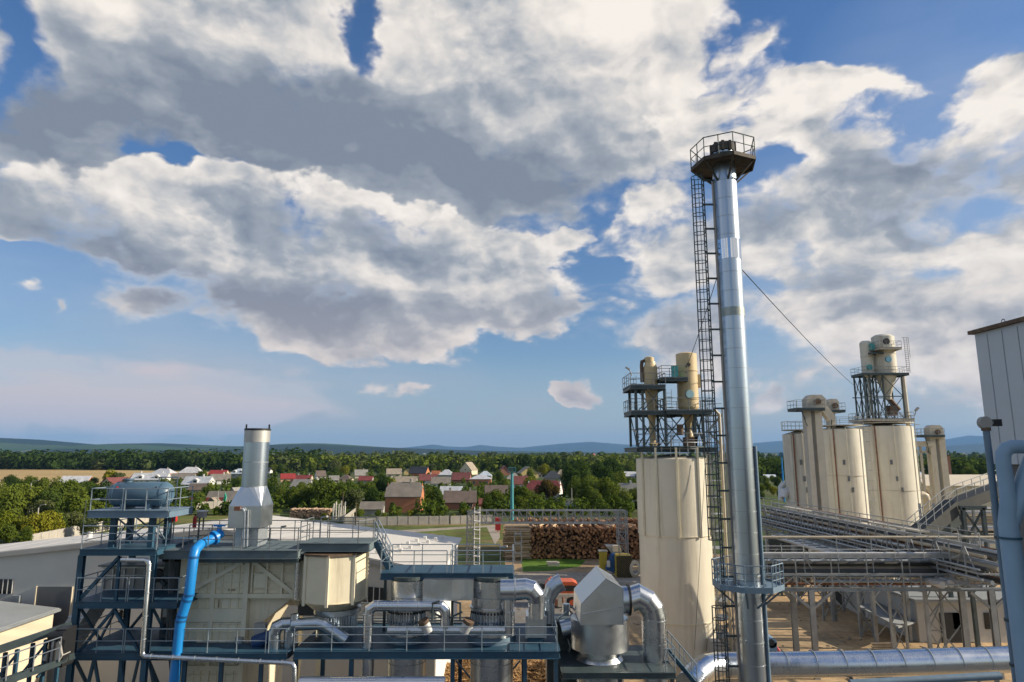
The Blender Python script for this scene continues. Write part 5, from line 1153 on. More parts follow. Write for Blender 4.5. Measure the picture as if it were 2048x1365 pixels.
# ------------------------------------------------------------------ silos and cyclones
YF = 108.0
def circ(c, r, z, n=16, a0=0, a1=360): return [Vector((c[0]+r*math.cos(R_(a0+(a1-a0)*i/n)), c[1]+r*math.sin(R_(a0+(a1-a0)*i/n)), z)) for i in range(n+(0 if a1-a0 == 360 else 1))]
def xframe(mb, x0, x1, y, z0, z1, w=.1, col=True, cw=.2):
    if col:
        for x in (x0, x1): mb.bar((x,y,z0),(x,y,z1),cw)
    mb.bar((x0,y,z0),(x1,y,z1),w); mb.bar((x1,y,z0),(x0,y,z1),w)
YS1 = 60.0; xs = X(1347,1000,YS1); R1 = rpx(70.5,YS1,10)
zt = Z(917,YS1-R1*.9); S1 = thing('storage_silo', (xs,YS1,0), 'tall cream silo nearest to the silver chimney on its left', 'silo')
q = MB(); q.lathe((xs,YS1,0), [(R1,0),(R1,zt-.05),(R1-.1,zt),(.3,zt+.35)], 64, True); q.build('shell', MAT['silo'], S1)
zsm = Z(1075,YS1-R1); q = MB(); q.lathe((xs,YS1,0), [(R1+.04,zsm),(R1+.07,zsm),(R1+.07,zt-.06),(R1+.02,zt-.04)], 64, True, False); q.build('upper_cladding', MAT['silo'], S1)
q = MB()
for z_ in (Z(1250,YS1-R1), zsm+.02): q.tube([(xs,YS1,z_-.04),(xs,YS1,z_+.03)], R1+.09, 64)
q.build('seam', MAT['creamd'], S1)
q = MB()
for a in (-155,-128,-97,-62,-35): x, y = xs+(R1+.15)*math.cos(R_(a)), YS1+(R1+.15)*math.sin(R_(a)); q.bar((x,y,zsm-.1),(x,y,zt+.9),.16)
q.build('stiffener', MAT['creamd'], S1)
q = MB(); c = Vector((xs+2.0,YS1-R1*.85,1.6)); q.prism([c+Vector((-.5,0,-.5)),c+Vector((.5,0,-.1)),c+Vector((.5,0,.5)),c+Vector((-.3,0,.5))],(0,-.9,0)); q.build('hatch_box', WM['grey'], S1)
FR = thing('cyclone_tower', (xs,YS1,zt), 'dark green steel frame with platforms on top of the nearest cream silo', 'steel frame')
zf = Z(893,YS1-2); q = MB()
dk = MB(); dk.lathe((xs,YS1,0), [(R1*.97,zf-.1),(R1*.97,zf)], 20, False)
for px in (1270, 1347, 1416): x = X(px,900,YS1-2.2); dk.ibeam((x,YS1-R1,zf-.3),(x,YS1+R1,zf-.3),.25,.4)
dk.ibeam((xs-R1-.3,YS1-2.3,zf-.3),(xs+R1+.3,YS1-2.3,zf-.3),.25,.4); dk.ibeam((xs-R1-.3,YS1+2.3,zf-.3),(xs+R1+.3,YS1+2.3,zf-.3),.25,.4)
d = dk.build('deck', MAT['darksteel'], FR); rails(d, circ((xs,YS1), R1*.97, zf, 14), 'railgrey', loop=True, step=1.6); rails(d, circ((xs,YS1), R1*.93, zt+.25, 12, 180, 360), 'galv', step=1.4)
z1, z2, z3 = Z(822,YS1-1.5), Z(772,YS1-1.5), Z(755,YS1)
cols = [X(p,850,YS1-1.5) for p in (1273,1287,1331,1390,1406)]
for i, x in enumerate(cols):
    top = z2 if i < 3 else z1
    for y in (YS1-1.5, YS1+1.6): MB().bar((x,y,zf),(x,y,top),.2).build('column', MAT['darksteel'], FR)
q = MB()
for y in (YS1-1.5, YS1+1.6):
    for a, b in ((1,2),(2,3),(3,4)): q.bar((cols[a],y,zf),(cols[b],y,z1),.09); q.bar((cols[b],y,zf),(cols[a],y,z1),.09)
    q.bar((cols[1],y,z1),(cols[2],y,z2),.08); q.bar((cols[2],y,z1),(cols[1],y,z2),.08); q.bar((cols[0],y,(z1+zf)/2),(cols[4],y,(z1+zf)/2),.08)
for x in cols[::2]: q.bar((x,YS1-1.5,zf),(x,YS1+1.6,z1),.08)
q.build('brace', MAT['darksteel'], FR)
def plat(par, x0, x1, y0, y1, z, open_=None, mat='darksteel', rm='railgrey', beam=.34):
    d = deckmb(x0,x1,y0,y1,z,beam).build('deck', MAT[mat], par); rails(d, [(x0,y0,z),(x1,y0,z),(x1,y1,z),(x0,y1,z)], rm, loop=True, step=1.1, toe=.1); return d
# open decks: four strips round the cyclones would hide nothing here, a plain deck reads the same
plat(FR, X(1263,822,58.3), cols[2], 58.3, 62.2, z1-.05); plat(FR, cols[2]+.02, X(1424,822,58.0), 58.0, 62.4, z1)
plat(FR, X(1261,772,58.2), X(1331,772,58.2), 58.2, 62.2, z2)
q = MB(); q.ladder((X(1268,800,58.6),58.6,z1),(X(1268,800,58.6),58.6,z2+.9),.5,(1,0,0)); q.ladder((X(1340,850,62),62,zf),(X(1340,850,62),62,z2),.5,(1,0,0))
for k in range(5): q.hoop((X(1340,850,62),61.6,zf+.9+k*.9), .4, .025)
q.build('ladder', MAT['railgrey'], FR)
for nm, px, py, dr in (('a',1256,738,-1),('b',1270,862,-1),('c',1414,885,1)):
    b0 = P(px-8*dr,py+14,58.3); q = MB(); q.tube([b0, P(px-4*dr,py+4,58.3), P(px-2*dr,py+1,58.3)], .05, 6); lo = q.build('lamp_arm', MAT['railgrey'], FR)
    q = MB(); q.bar(P(px-3*dr,py+2,58.3), P(px+5*dr,py-3,58.3), .2, .12); q.build('lamp_head', WM['grey'], lo)
C1 = thing('dust_cyclone', (X(1303,760,YS1),YS1,zf), 'slim tan cyclone with a long tapering cone on the left of the frame', 'cyclone')
xc = X(1301.5,760,YS1); r_ = rpx(13.8,YS1,22)
q = MB(); q.lathe((xc,YS1,0), [(.25,zf),(.45,zf+.25),(.27,zf+.3),(r_*.45,Z(850,YS1)),(r_*.95,Z(778,YS1)),(r_,Z(776,YS1)),(r_,Z(735,YS1)),(r_*.78,Z(728,YS1)),(r_*.72,Z(724,YS1))], 28, True); q.build('shell', MAT['tan'], C1)
q = MB(); q.lathe((xc-.08,YS1,0), [(r_*.55,Z(727,YS1)),(r_*.70,Z(724,YS1)),(r_*.70,Z(716,YS1)),(r_*.5,Z(714.5,YS1))], 24, True); q.build('top_cap', MAT['tan'], C1)
q = MB(); q.tube([(xc-.3,YS1,Z(720,YS1)),(xc-.75,YS1,Z(724,YS1)),(xc-.8,YS1,Z(732,YS1)),(xc-.8,YS1,Z(765,YS1))], .16, 10); q.build('side_pipe', MAT['rust'], C1)
C2 = thing('dust_cyclone', (X(1372,760,YS1),YS1,zf), 'tall tan cyclone with a round blue window on the right of the frame', 'cyclone')
xc = X(1370,760,YS1); r_ = rpx(20.5,YS1,23)
q = MB(); q.lathe((xc+.2,YS1,0), [(.5,zf+.2),(.55,zf+.35),(.2,zf+1.5),(.3,Z(842,YS1)),(r_*.97,Z(817,YS1)),(r_,Z(815,YS1)),(r_,Z(709,YS1)),(r_*.6,Z(706,YS1))], 32, True); q.build('shell', MAT['tan'], C2)
q = MB()
for py in (744, 800): q.tube([(xc+.2,YS1,Z(py,YS1)),(xc+.2,YS1,Z(py,YS1)+.06)], r_+.05, 32)
q.build('seam', MAT['tan'], C2)
q = MB(); c = P(1378,789,YS1-r_*.94); q.tube([c, c+Vector((.04,-.22,0))], .37, 20); q.build('round_window', M('pale_blue_cover',(.25,.42,.48),.3), C2)
q = MB(); c = P(1376,730,YS1-r_*.93); q.tube([c+Vector((0,.1,0)), c+Vector((.03,-.16,0))], .17, 14); q.build('port', MAT['black'], C2)
q = MB(); q.box(xc+r_+.18,xc+r_+.42,YS1-.3,YS1+.3,Z(776,YS1),Z(750,YS1)); q.build('side_box', MAT['tan'], C2)
plat_ = plat(C2, X(1322,757,58.6), X(1374,757,58.6), 58.3, 60.2, Z(757,58.6), beam=.3)
q = MB(); c = P(1350,745,59); q.box(c.x-.25,c.x+.25,58.9,59.4,Z(757,58.6),c.z+.6); q.build('motor', MAT['teal'], C2)
q = MB(); c = P(1372,870,58.6); q.tube([c+Vector((-.5,0,0)),c+Vector((-.5,0,.9))], .3, 12); q.box(c.x-.1,c.x+.9,58.4,59.4,zf,zf+.8); q.build('rotary_valve', MAT['rust'], C2)
# stair tower between silo and chimney
SW = thing('stair_tower', (X(1432,1000,YS1),YS1,0), 'thin steel stair tower squeezed between the near silo and the chimney', 'stair tower')
xa, xb = X(1421,1000,60.5), X(1450,1000,60.5); q = MB()
for x in (xa, xb):
    for y in (60.0, 62.0): MB().bar((x,y,0),(x,y,Z(815,60)),.12).build('column', MAT['rackgrey'], SW)
n_ = 14; zz = [i*Z(830,60)/n_ for i in range(n_+1)]
for i in range(n_):
    s = i % 2; q.bar((xa if s else xb,60.2,zz[i]),(xb if s else xa,60.2,zz[i+1]),.09,.2); q.box(xa,xb,60,62,zz[i+1]-.05,zz[i+1]); q.bar((xb if s else xa,61.9,zz[i]),(xa if s else xb,61.9,zz[i+1]),.06)
    q.bar((xa,60,zz[i+1]+1.0),(xb,60,zz[i+1]+1.0),.05); q.bar((xa,60,zz[i]+1.0),(xa,62,zz[i]+1),.05)
q.build('stair_flights', MAT['rackgrey'], SW)
q = MB(); x = X(1439,1000,61); q.tube([(x,59.8,0),(x,59.8,Z(830,60)),(x-.4,59.8,Z(820,60))], .14, 10); q.build('downpipe', MAT['beigepipe'], SW)
# ------------------------------------------------------------------ silver chimney
YC = 40.0; xc = X(1460.5,560,YC); RC = .735; zc0, zc1 = 0, Z(292,YC)
CH = thing('factory_chimney', (xc,YC,0), 'tall slender silver chimney with caged ladder and railed top platform', 'chimney')
q = MB(); q.lathe((xc,YC,0), [(RC,0),(RC,zc1-.8),(RC*.96,zc1-.75),(RC*.96,zc1)], 56, True, False); q.lathe((xc,YC,0), [(RC*.9,zc1),(RC*.9,zc1-3)], 40, True, False); q.build('shaft', MAT['clads'], CH)
q = MB(); q.bands((xc,YC,.5),(xc,YC,zc1-1.2),RC,1.2,.035,.010,56); q.build('seam', MAT['galv'], CH)
z_a, z_b = Z(522,YC), Z(483,YC); q = MB(); q.lathe((xc,YC,0), [(RC+.012,z_a),(RC+.014,z_b)], 56, True, False); q.build('bright_band', M('new_bright_cladding',(.80,.83,.86),.12,1.0,.03,1), CH)
z_a, z_b = Z(635,YC), Z(618,YC); q = MB(); q.lathe((xc,YC,0), [(RC+.012,z_a),(RC+.014,z_b)], 56, True, False); q.build('sooty_band', M('sooty_cladding',(.36,.40,.38),.45,.8,.25,1.5), CH)
q = MB(); q.lathe((xc,YC,0), [(RC*1.06,zc1-.55),(RC*1.06,zc1-.1),(RC*.98,zc1),(RC*.8,zc1+.06),(RC*.8,zc1-.3)], 32, True, False)
for k in range(10): a = k*.628; q.box(xc+RC*1.02*math.cos(a)-.08, xc+RC*1.02*math.cos(a)+.08, YC+RC*1.02*math.sin(a)-.08, YC+RC*1.02*math.sin(a)+.08, zc1-.6, zc1+.02)
q.build('rim', MAT['sooty'], CH)
q = MB(); xl = xc-RC-.01; q.box(xl-.07,xl+.07,YC-.10,YC+.12,0,Z(365,YC)); q.build('shaded_side_strip', M('shaded_stained_strip',(.36,.34,.31),.5,.4,.2,1,dirt=(.2,.17,.14)), CH)  # cladding strip; shading and reflection along the shaft painted into its dark colour
q = MB(); x = xc+RC+.06; q.tube([(x,YC-.25,0),(x,YC-.25,Z(893,YC))], .13, 10); q.build('drain_pipe', MAT['bluel'], CH)
# ladder with cage
xl = xc-1.42; zl0, zl1 = 3.2, Z(350,YC)
q = MB(); q.ladder((xl,YC,zl0),(xl,YC,zl1),.42,(.55,.83,0),.04,.34); q.build('ladder', MAT['darksteel'], CH)
zg = Z(1180,YC-1.4)
def cage(z0, z1):
    q = MB(); n = int((z1-z0)/.62); cx_ = xl-.36
    for k in range(n+1): q.hoop((cx_,YC-.03,z0+(z1-z0)*k/n), .37, .026, 14, 5)
    for a in (95,135,180,225,265): x, y = cx_+.37*math.cos(R_(a)), YC-.03+.37*math.sin(R_(a)); q.tube([(x,y,z0),(x,y,z1)], .02, 5)
    q.build('safety_cage', MAT['darksteel'], CH)
cage(Z(1080,YC), zl1-.2); cage(3.6, zg-1.2)
q = MB(); z = 3.5
while z < zl1: q.bar((xl,YC,z),(xc-RC+.02,YC,z),.09,.11); z += 1.62
q.build('ladder_bracket', MAT['darksteel'], CH)
# platforms
def octa(r, z, n=8, a0=22.5): return [Vector((xc+r*math.cos(R_(a0+360/n*k)), YC+r*math.sin(R_(a0+360/n*k)), z)) for k in range(n)]
def ringdeck(ro, ri, z, th, n, a0):
    q = MB(); O, I = octa(ro, z, n, a0), octa(ri, z, n, a0); dz = Vector((0,0,-th))
    for k in range(n):
        j = (k+1)%n; q.hexa([O[k]+dz,O[j]+dz,I[j]+dz,I[k]+dz], [O[k],O[j],I[j],I[k]])
    return q
zp = Z(330,YC)
q = ringdeck(2.02, RC+.03, zp, .08, 7, 12)
O = octa(2.02, zp, 7, 12)
for k in range(7): q.bar(O[k]+Vector((0,0,-.12)), O[(k+1)%7]+Vector((0,0,-.12)), .08, .24); q.bar(O[k]+Vector((0,0,-.1)), (xc+RC*math.cos(R_(12+360/7*k)), YC+RC*math.sin(R_(12+360/7*k)), zp-1.25), .1, .1)
d = q.build('top_platform', MAT['sooty'], CH)
q = MB(); q.rail(O, 1.25, .8, (.62,), .034, loop=True); q.build('railing', MAT['darksteel'], d)
q = ringdeck(RC*1.55, RC*1.02, zp+.45, .28, 8, 10); q.build('collar', MAT['darksteel'], d)
zq = Z(1176,YC-1.2)
q = ringdeck(1.95, RC+.03, zq, .06, 8, 22.5); O = octa(1.95, zq, 8)
for k in range(8): q.bar(O[k]+Vector((0,0,-.05)), O[(k+1)%8]+Vector((0,0,-.05)), .06, .30)
for k in (0,2,3,5,6,7): q.bar(O[k]+Vector((0,0,-.15)), (xc+RC*math.cos(R_(22.5+45*k)), YC+RC*math.sin(R_(22.5+45*k)), zq-1.2), .09, .09)
d = q.build('lower_platform', MAT['bluel'], CH); q = MB(); q.rail(O, 1.25, .55, (.45,.82), .032, loop=True); q.build('railing', MAT['bluel'], d)
# guy wires
def wire(a, b, label, sag=.0, r=.025):
    q = MB(); pts = [Vector(a).lerp(Vector(b), i/10)-Vector((0,0,sag*4*(i/10)*(1-i/10))) for i in range(11)]; q.tube(pts, r, 5); return tag(q.build('guy_wire', MAT['black']), label, 'wire')
wire(P(1484,540,YC), P(1716,778,YF-2), 'dark guy wire from the chimney down to the far silo frame', .4, .03)
wire(P(1440,535,YC), P(1373,735,59), 'dark guy wire from the chimney down to the tall tan cyclone', .2, .025)
wire((xs+2.1,YS1-R1-.02,zt), P(1389,1300,56), 'thin cable hanging down the front of the near silo', .1, .018)
# ------------------------------------------------------------------ far silos
def farsilo(label, x0, x1, yt, Y, seams=(), name='storage_silo'):
    xc_ = X((x0+x1)/2, 950, Y); r = rpx((x1-x0)/2, Y, 12); z = Z(yt, Y-r); t = thing(name, (xc_,Y,0), label, 'silo')
    q = MB(); q.lathe((xc_,Y,0), [(r,0),(r,z-.05),(r-.15,z),(.3,z+.5)], 48, True); q.build('shell', MAT['silof'], t)
    q = MB()
    for a in (-140,-100,-55): x, y = xc_+(r+.02)*math.cos(R_(a)), Y+(r+.02)*math.sin(R_(a)); q.bar((x,y,4),(x,y,z+.2),.10)
    q.build('seam', MAT['silof'], t)
    q = MB()
    for py in seams: q.tube([(xc_,Y,Z(py,Y-r)-.04),(xc_,Y,Z(py,Y-r)+.04)], r+.07, 48)
    if seams: q.build('seam', MAT['beige'], t)
    q = MB(); a = -35 if x0 > 1700 else -30; x, y = xc_+(r+.16)*math.cos(R_(a-100)), Y+(r+.16)*math.sin(R_(a-100))
    q.tube([(x,y,0),(x,y,z)], .09, 8); q.build('downpipe', MAT['rustd'], t)
    q = MB(); x, y = xc_+(r+.25)*math.cos(R_(-20)), Y+(r+.25)*math.sin(R_(-20)); q.ladder((x,y,1),(x,y,z+1),.5,(.4,.9,0),.04,.4)
    for k in range(int(z/1.4)): q.hoop((x+.35,y-.2,2+k*1.4), .4, .03, 10, 4)
    q.build('ladder', MAT['rackgrey'], t)
    d = MB(); d.lathe((xc_,Y,0), [(r*1.03,z+.5),(r*1.03,z+.62)], 24, False); d = d.build('roof_deck', MAT['beige'], t); rails(d, circ((xc_,Y), r*1.02, z+.62, 12), 'railgrey', loop=True, step=1.3, r=.035)
    q = MB()
    for k, py in enumerate((925, 958, 980)):
        a = -95+k*8; x, y = xc_+(r+.05)*math.cos(R_(a-15)), Y+(r+.05)*math.sin(R_(a-15)); q.box(x-.13,x+.13,y-.1,y+.1,Z(py,Y-r)-.35,Z(py,Y-r)+.35)
    q.build('access_hatch', MAT['railgrey'], t); return xc_, r, z
fx3, fr3, fz3 = farsilo('wide pale silo under the twin cyclone tower, right of the others', 1722,1828,852,YF,(982,))
fx2, fr2, fz2 = farsilo('pale silo in the middle of the far group, right of the elevator', 1643,1727,858,100,(952,))
fx1, fr1, fz1 = farsilo('narrow pale silo at the left end of the far group', 1572,1632,868,94)
FF = thing('cyclone_tower', (fx3,YF,fz3), 'dark lattice frame with railed deck on the far right silo', 'steel frame')
zd0 = fz3+.7; zd1 = Z(838,YF-3.5); zd2 = Z(746,YF-2.5)
d = plat(FF, X(1734,838,YF-3), X(1829,838,YF-3), YF-3, YF+2.6, zd1, mat='beige'); d2 = plat(FF, X(1726,746,YF-1.9), X(1818,746,YF-1.9), YF-1.9, YF+1.9, zd2)
cx3 = [X(p,800,YF-1.5) for p in (1731,1743,1755,1769,1807)]
for x in cx3:
    for y in (YF-1.5, YF+1.5): MB().bar((x,y,zd1),(x,y,zd2-.3),.2).build('column', MAT['darksteel'], FF)
q = MB(); zm_ = (zd1+zd2)/2
for y in (YF-1.5, YF+1.5):
    for a, b in zip(cx3, cx3[1:]):
        for z0_, z1_ in ((zd1,zm_),(zm_,zd2-.3)): q.bar((a,y,z0_),(b,y,z1_),.09); q.bar((b,y,z0_),(a,y,z1_),.09)
    q.bar((cx3[0]-.5,y,zm_),(cx3[-1],y,zm_),.15)
q.build('brace', MAT['darksteel'], FF)
q = MB(); x = X(1824,740,YF); q.tube([(X(1806,760,YF+1),YF+1,zd2),(X(1822,880,YF+1),YF+1,fz3-9)], .35, 12); q.build('duct', MAT['beige'], FF)
q = MB(); x = X(1811,720,YF-2); q.ladder((x,YF-2.5,zd2),(x,YF-2.5,Z(682,YF)),.5,(1,0,0),.04); q.tube([(x+.5,YF-2.5,Z(720,YF)),(x+.5,YF-2.5,Z(681,YF)),(x-.5,YF-2.5,Z(681,YF))], .04, 5); q.build('ladder', MAT['railgrey'], FF)
q = MB(); c = P(1833,819,YF-4); q.bar(c+Vector((-.4,0,-1.0)), c, .08); lo = q.build('lamp_arm', MAT['railgrey'], FF); q = MB(); q.bar(c+Vector((-.2,0,-.25)), c+Vector((.3,0,.25)), .45, .25); q.build('lamp_head', WM['grey'], lo)
def cyc(label, px, rpx_, ytop, ycyl, ycone, ybot, mat, disc):
    xx = X(px, 720, YF); r = rpx(rpx_, YF, 28); t = thing('dust_cyclone', (xx,YF,zd1), label, 'cyclone')
    q = MB(); q.lathe((xx,YF,0), [(r*.3,Z(ybot,YF)),(r*.3,Z(ycone,YF)),(r*.95,Z(ycyl+2,YF)),(r,Z(ycyl,YF)),(r,Z(ytop+4,YF)),(r*.7,Z(ytop,YF))], 32, True); q.build('shell', MAT[mat], t)
    c = Vector((X(disc[0],disc[1],YF-r),YF-r*.92,Z(disc[1],YF-r))); q = MB(); q.tube([c+Vector((0,.1,0)), c+Vector((.03,-.2,0))], disc[2], 18); q.build('round_window', MAT['teal'] if disc[3] else M('blue_cover',(.10,.28,.42),.4), t)
    q = MB()
    for zz_ in (Z(ycyl-6,YF), Z((ytop+ycyl)/2,YF)): q.tube([(xx,YF,zz_),(xx,YF,zz_+.08)], r+.05, 32)
    q.build('seam', MAT['beige'], t)
    return t, xx, r
t, xx, r = cyc('slim beige cyclone with teal fittings on the far right silo, left of the pair', 1734, 11.5, 683, 748, 756, 830, 'silof', (1739,735,.45,True))
q = MB(); q.box(xx+.05,xx+.7,YF-r-.5,YF-r+.05,Z(703,YF),Z(690,YF)); q.build('motor', MAT['teal'], t); plat(t, xx-r*.2, xx+r*1.9, YF-r-.9, YF-r*.6, Z(705,YF-2), beam=.25)
t, xx, r = cyc('broad beige cyclone with blue porthole on the far right silo, right of the pair', 1769, 21, 671, 748, 790, 800, 'silof', (1777,719,.5,False))
q = MB(); c = P(1773,683,YF-r); q.tube([c+Vector((0,.2,0)), c+Vector((0,-.1,0))], .5, 18); q.build('port', MAT['black'], t)
plat(t, X(1757,696,YF-r-1), X(1802,696,YF-r-1), YF-r-1.2, YF-r*.3, Z(698,YF-r), mat='beige', beam=.3)
q = MB(); q.tube([(xx,YF,Z(795,YF)),(xx+.7,YF,Z(808,YF)),(xx+1.4,YF-.3,Z(822,YF))], .45, 12); q.box(xx-.3,xx+.9,YF-.8,YF+.5,Z(832,YF),Z(812,YF)); q.build('rotary_valve', MAT['rust'], t)
# bucket elevators
def elevator(label, legs, yhead, hx0, hx1, yplat, px0, px1, Y, ybase=None, mat='beige'):
    t = thing('bucket_elevator', (X((hx0+hx1)/2,900,Y),Y,0), label, 'elevator')
    for (a, b) in legs: q = MB(); q.box(X(a,900,Y),X(b,900,Y),Y-.6,Y+.6,0 if ybase is None else Z(ybase,Y),Z(yhead+24,Y)); q.build('casing_leg', MAT[mat], t)
    q = MB(); a, b = X(hx0,yhead,Y), X(hx1,yhead,Y); z0, z1_ = Z(yhead+27,Y), Z(yhead,Y); c = (b-a)*.22
    q.prism([(a,Y-.8,z0),(b,Y-.8,z0),(b,Y-.8,z1_-c),(b-c,Y-.8,z1_),(a+c,Y-.8,z1_),(a,Y-.8,z1_-c)], (0,1.6,0)); q.build('head', MAT[mat], t)
    q = MB(); cc = Vector(((a+b)/2+.1,Y-.82,(z0+z1_)/2)); q.tube([cc, cc+Vector((0,-.25,0))], .4, 14); q.build('drive', MAT['rust'], t)
    plat(t, X(px0,yplat,Y-1.6), X(px1,yplat,Y-1.6), Y-1.6, Y+1.4, Z(yplat,Y-1.6), mat='darksteel', beam=.3)
    q = MB(); x = X(px0+8,yplat,Y-1.4); q.bar((x,Y-1.4,Z(yplat+2,Y-1.4)),(X(legs[0][0],yplat+40,Y),Y-.5,Z(yplat+38,Y)),.12); q.build('brace', MAT['darksteel'], t); return t
EL = elevator('twin legged bucket elevator rising in front of the far silos', [(1613,1623),(1631,1645)], 791, 1608, 1646, 817, 1594, 1650, 88)
q = MB(); q.bar(P(1646,818,88), P(1662,838,88), 1.0, 1.0); q.build('chute', MAT['beige'], EL)
elevator('shorter bucket elevator head just behind the twin legged one', [(1660,1672)], 799, 1652, 1672, 821, 1655, 1691, 99, 858)
elevator('lone beige bucket elevator far right beside the grey building', [(1857,1868),(1876,1888)], 851, 1852, 1880, 871, 1842, 1890, 112)
q = MB(); a, b = P(1822,889,112), P(1862,889,112); q.box(a.x,b.x,111.2,112.8,a.z-.4,a.z+.5); q.bar((a.x,112,a.z-1.2),(b.x,112,a.z-1.2),.3)
for f_ in (.2,.45,.8): x = a.x+(b.x-a.x)*f_; q.bar((x,112,0),(x,112,a.z-.4),.3)
q.bar(P(1862,885,112), P(1858,868,112), 1.0, .9); tag(q.build('transfer_conveyor', MAT['beige']), 'beige covered conveyor running to the lone elevator', 'conveyor')
# hot pipe bundle at silos' feet
q = MB(); q.tube([P(1562,1000,95),P(1562,975,95),P(1566,969,95),P(1580,968,95)], .38, 12); q.tube([P(1568,995,94),P(1570,985,94),P(1576,984,94)], .6, 12); tag(q.build('vent_pipe', MAT['whitepipe']), 'white bent pipes at the left foot of the far silos', 'pipe')
q = MB(); q.tube([P(1826,990,108),P(1846,990,108),P(1851,993,108),P(1853,1000,108),P(1854,1030,108)], .55, 12); tag(q.build('vent_pipe', MAT['beigepipe']), 'pinkish bent pipe beside the right foot of the far silos', 'pipe')
# cream low building behind
def slab_building(name, label, x0, x1, y0, y1, h, rh, wall, roof, cat='building', ov=.4, ridge='x'):
    t = thing(name, ((x0+x1)/2,(y0+y1)/2,0), label, cat); q = MB(); ym = (y0+y1)/2; xm_ = (x0+x1)/2
    if ridge == 'x': q.prism([(x0,y0,0),(x0,y1,0),(x0,y1,h),(x0,ym,h+rh),(x0,y0,h)], (x1-x0,0,0))
    else: q.prism([(x0,y0,0),(x1,y0,0),(x1,y0,h),(xm_,y0,h+rh),(x0,y0,h)], (0,y1-y0,0))
    q.build('wall', wall, t); q = MB(); e = .12
    if ridge == 'x':
        sl = rh/(ym-y0)
        for s, yy in ((-1,y0-ov),(1,y1+ov)):
            b = [(x0-ov,yy,h-ov*sl+.02),(x1+ov,yy,h-ov*sl+.02),(x1+ov,ym,h+rh+.02),(x0-ov,ym,h+rh+.02)]
            if s > 0: b = b[::-1]
            q.hexa(b, [(p[0],p[1],p[2]+e) for p in b])
    else:
        sl = rh/(xm_-x0)
        for s, xx_ in ((-1,x0-ov),(1,x1+ov)):
            b = [(xx_,y0-ov,h-ov*sl+.02),(xm_,y0-ov,h+rh+.02),(xm_,y1+ov,h+rh+.02),(xx_,y1+ov,h-ov*sl+.02)]
            if s > 0: b = b[::-1]
            q.hexa(b, [(p[0],p[1],p[2]+e) for p in b])
    q.build('roof', roof, t); return t
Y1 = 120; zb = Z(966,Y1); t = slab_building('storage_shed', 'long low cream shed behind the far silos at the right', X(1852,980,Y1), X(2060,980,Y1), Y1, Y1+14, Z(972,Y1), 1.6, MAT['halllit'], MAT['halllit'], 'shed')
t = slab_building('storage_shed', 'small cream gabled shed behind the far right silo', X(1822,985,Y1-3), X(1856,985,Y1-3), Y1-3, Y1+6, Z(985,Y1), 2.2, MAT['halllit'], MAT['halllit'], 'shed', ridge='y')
t = thing('brick_chimney', (X(1892,925,240),240,0), 'old dark brick chimney tower on the far right skyline', 'chimney'); xk = X(1892,925,240)
q = MB(); q.box(xk-1,xk+1,239,241,0,Z(912,240)); q.build('shaft', MAT['brickd'], t); q = MB(); q.box(xk-1.15,xk+1.15,238.85,241.15,Z(912,240),Z(910,240)); q.build('cap', MAT['rust'], t)
# ------------------------------------------------------------------ pipe bridges and conveyors at the right
YR = 55.0; xr0, xr1 = X(1512,1130,YR), X(2000,1130,YR)
PB = thing('pipe_bridge', ((xr0+xr1)/2,YR,0), 'long straight pipe bridge with trusses and railings running right from the chimney', 'pipe bridge')
def hz(py, r, mat, dy=0., n=10, a=1512, b=2000):
    q = MB(); yy = YR+dy; q.tube([(X(a,1130,YR),yy,Z(py,yy)),(X(b,1130,YR),yy,Z(py,yy))], r, n); q.build('pipe', MAT[mat], PB)
hz(1075,.115,'beigepipe',-.3); hz(1107,.09,'whitepipe',-.5); hz(1128,.16,'conc_d',.6); hz(1136,.26,'beigepipe',.9); hz(1143,.20,'conc_d',-.2); hz(1151,.20,'whitepipe',.8); hz(1152,.12,'bluel',-.4); hz(1163,.13,'galv',-.3,10,1625,1990); hz(1168,.10,'rustd',.3); hz(1117,.2,'conc_d',1.1); hz(1122,.12,'galv',.2); hz(1146,.1,'beigepipe',1.4)
q = MB()
for dy in (-.9, 1.6):
    yy = YR+dy
    for py, h_ in ((1113,.30),(1149,.16)): q.bar((xr0,yy,Z(py,yy)),(xr1,yy,Z(py,yy)),.12,h_)
    q.ibeam((xr0,yy,Z(1179,yy)),(xr1,yy,Z(1179,yy)),.2,.28)
    n_ = 14
    for i in range(n_):
        a, b = xr0+(xr1-xr0)*i/n_, xr0+(xr1-xr0)*(i+1)/n_; z0, z1_ = Z(1176,yy), Z(1150,yy)
        q.bar((a,yy,z0 if i%2 else z1_),(b,yy,z1_ if i%2 else z0),.07); q.bar((a,yy,z0),(a,yy,z1_),.09)
        if i%2 == 0: q.bar((a,yy,Z(1150,yy)),(a,yy,Z(1114,yy)),.08)
for i in range(15): x = xr0+(xr1-xr0)*i/14; q.bar((x,YR-.9,Z(1179,YR)),(x,YR+1.6,Z(1179,YR+1.6)),.08); q.bar((x,YR-.9,Z(1150,YR)),(x,YR+1.6,Z(1150,YR)),.08); q.bar((x,YR-.9,Z(1120,YR)),(x,YR+1.6,Z(1120,YR)),.08)
q.build('truss', MAT['rackgrey'], PB)
q = MB()
for px in (1530,1604,1671,1740,1812,1885,1960): x = X(px,1120,YR); q.bar((x,YR-.4,Z(1075,YR)),(x,YR-.4,Z(1176,YR)),.07)
q.bar(P(1604,1105,YR-.5), P(1624,1140,YR-.5), .06); q.bar(P(1535,1108,YR-.5), P(1545,1122,YR-.5), .06)
q.build('hanger', MAT['rackgrey'], PB)
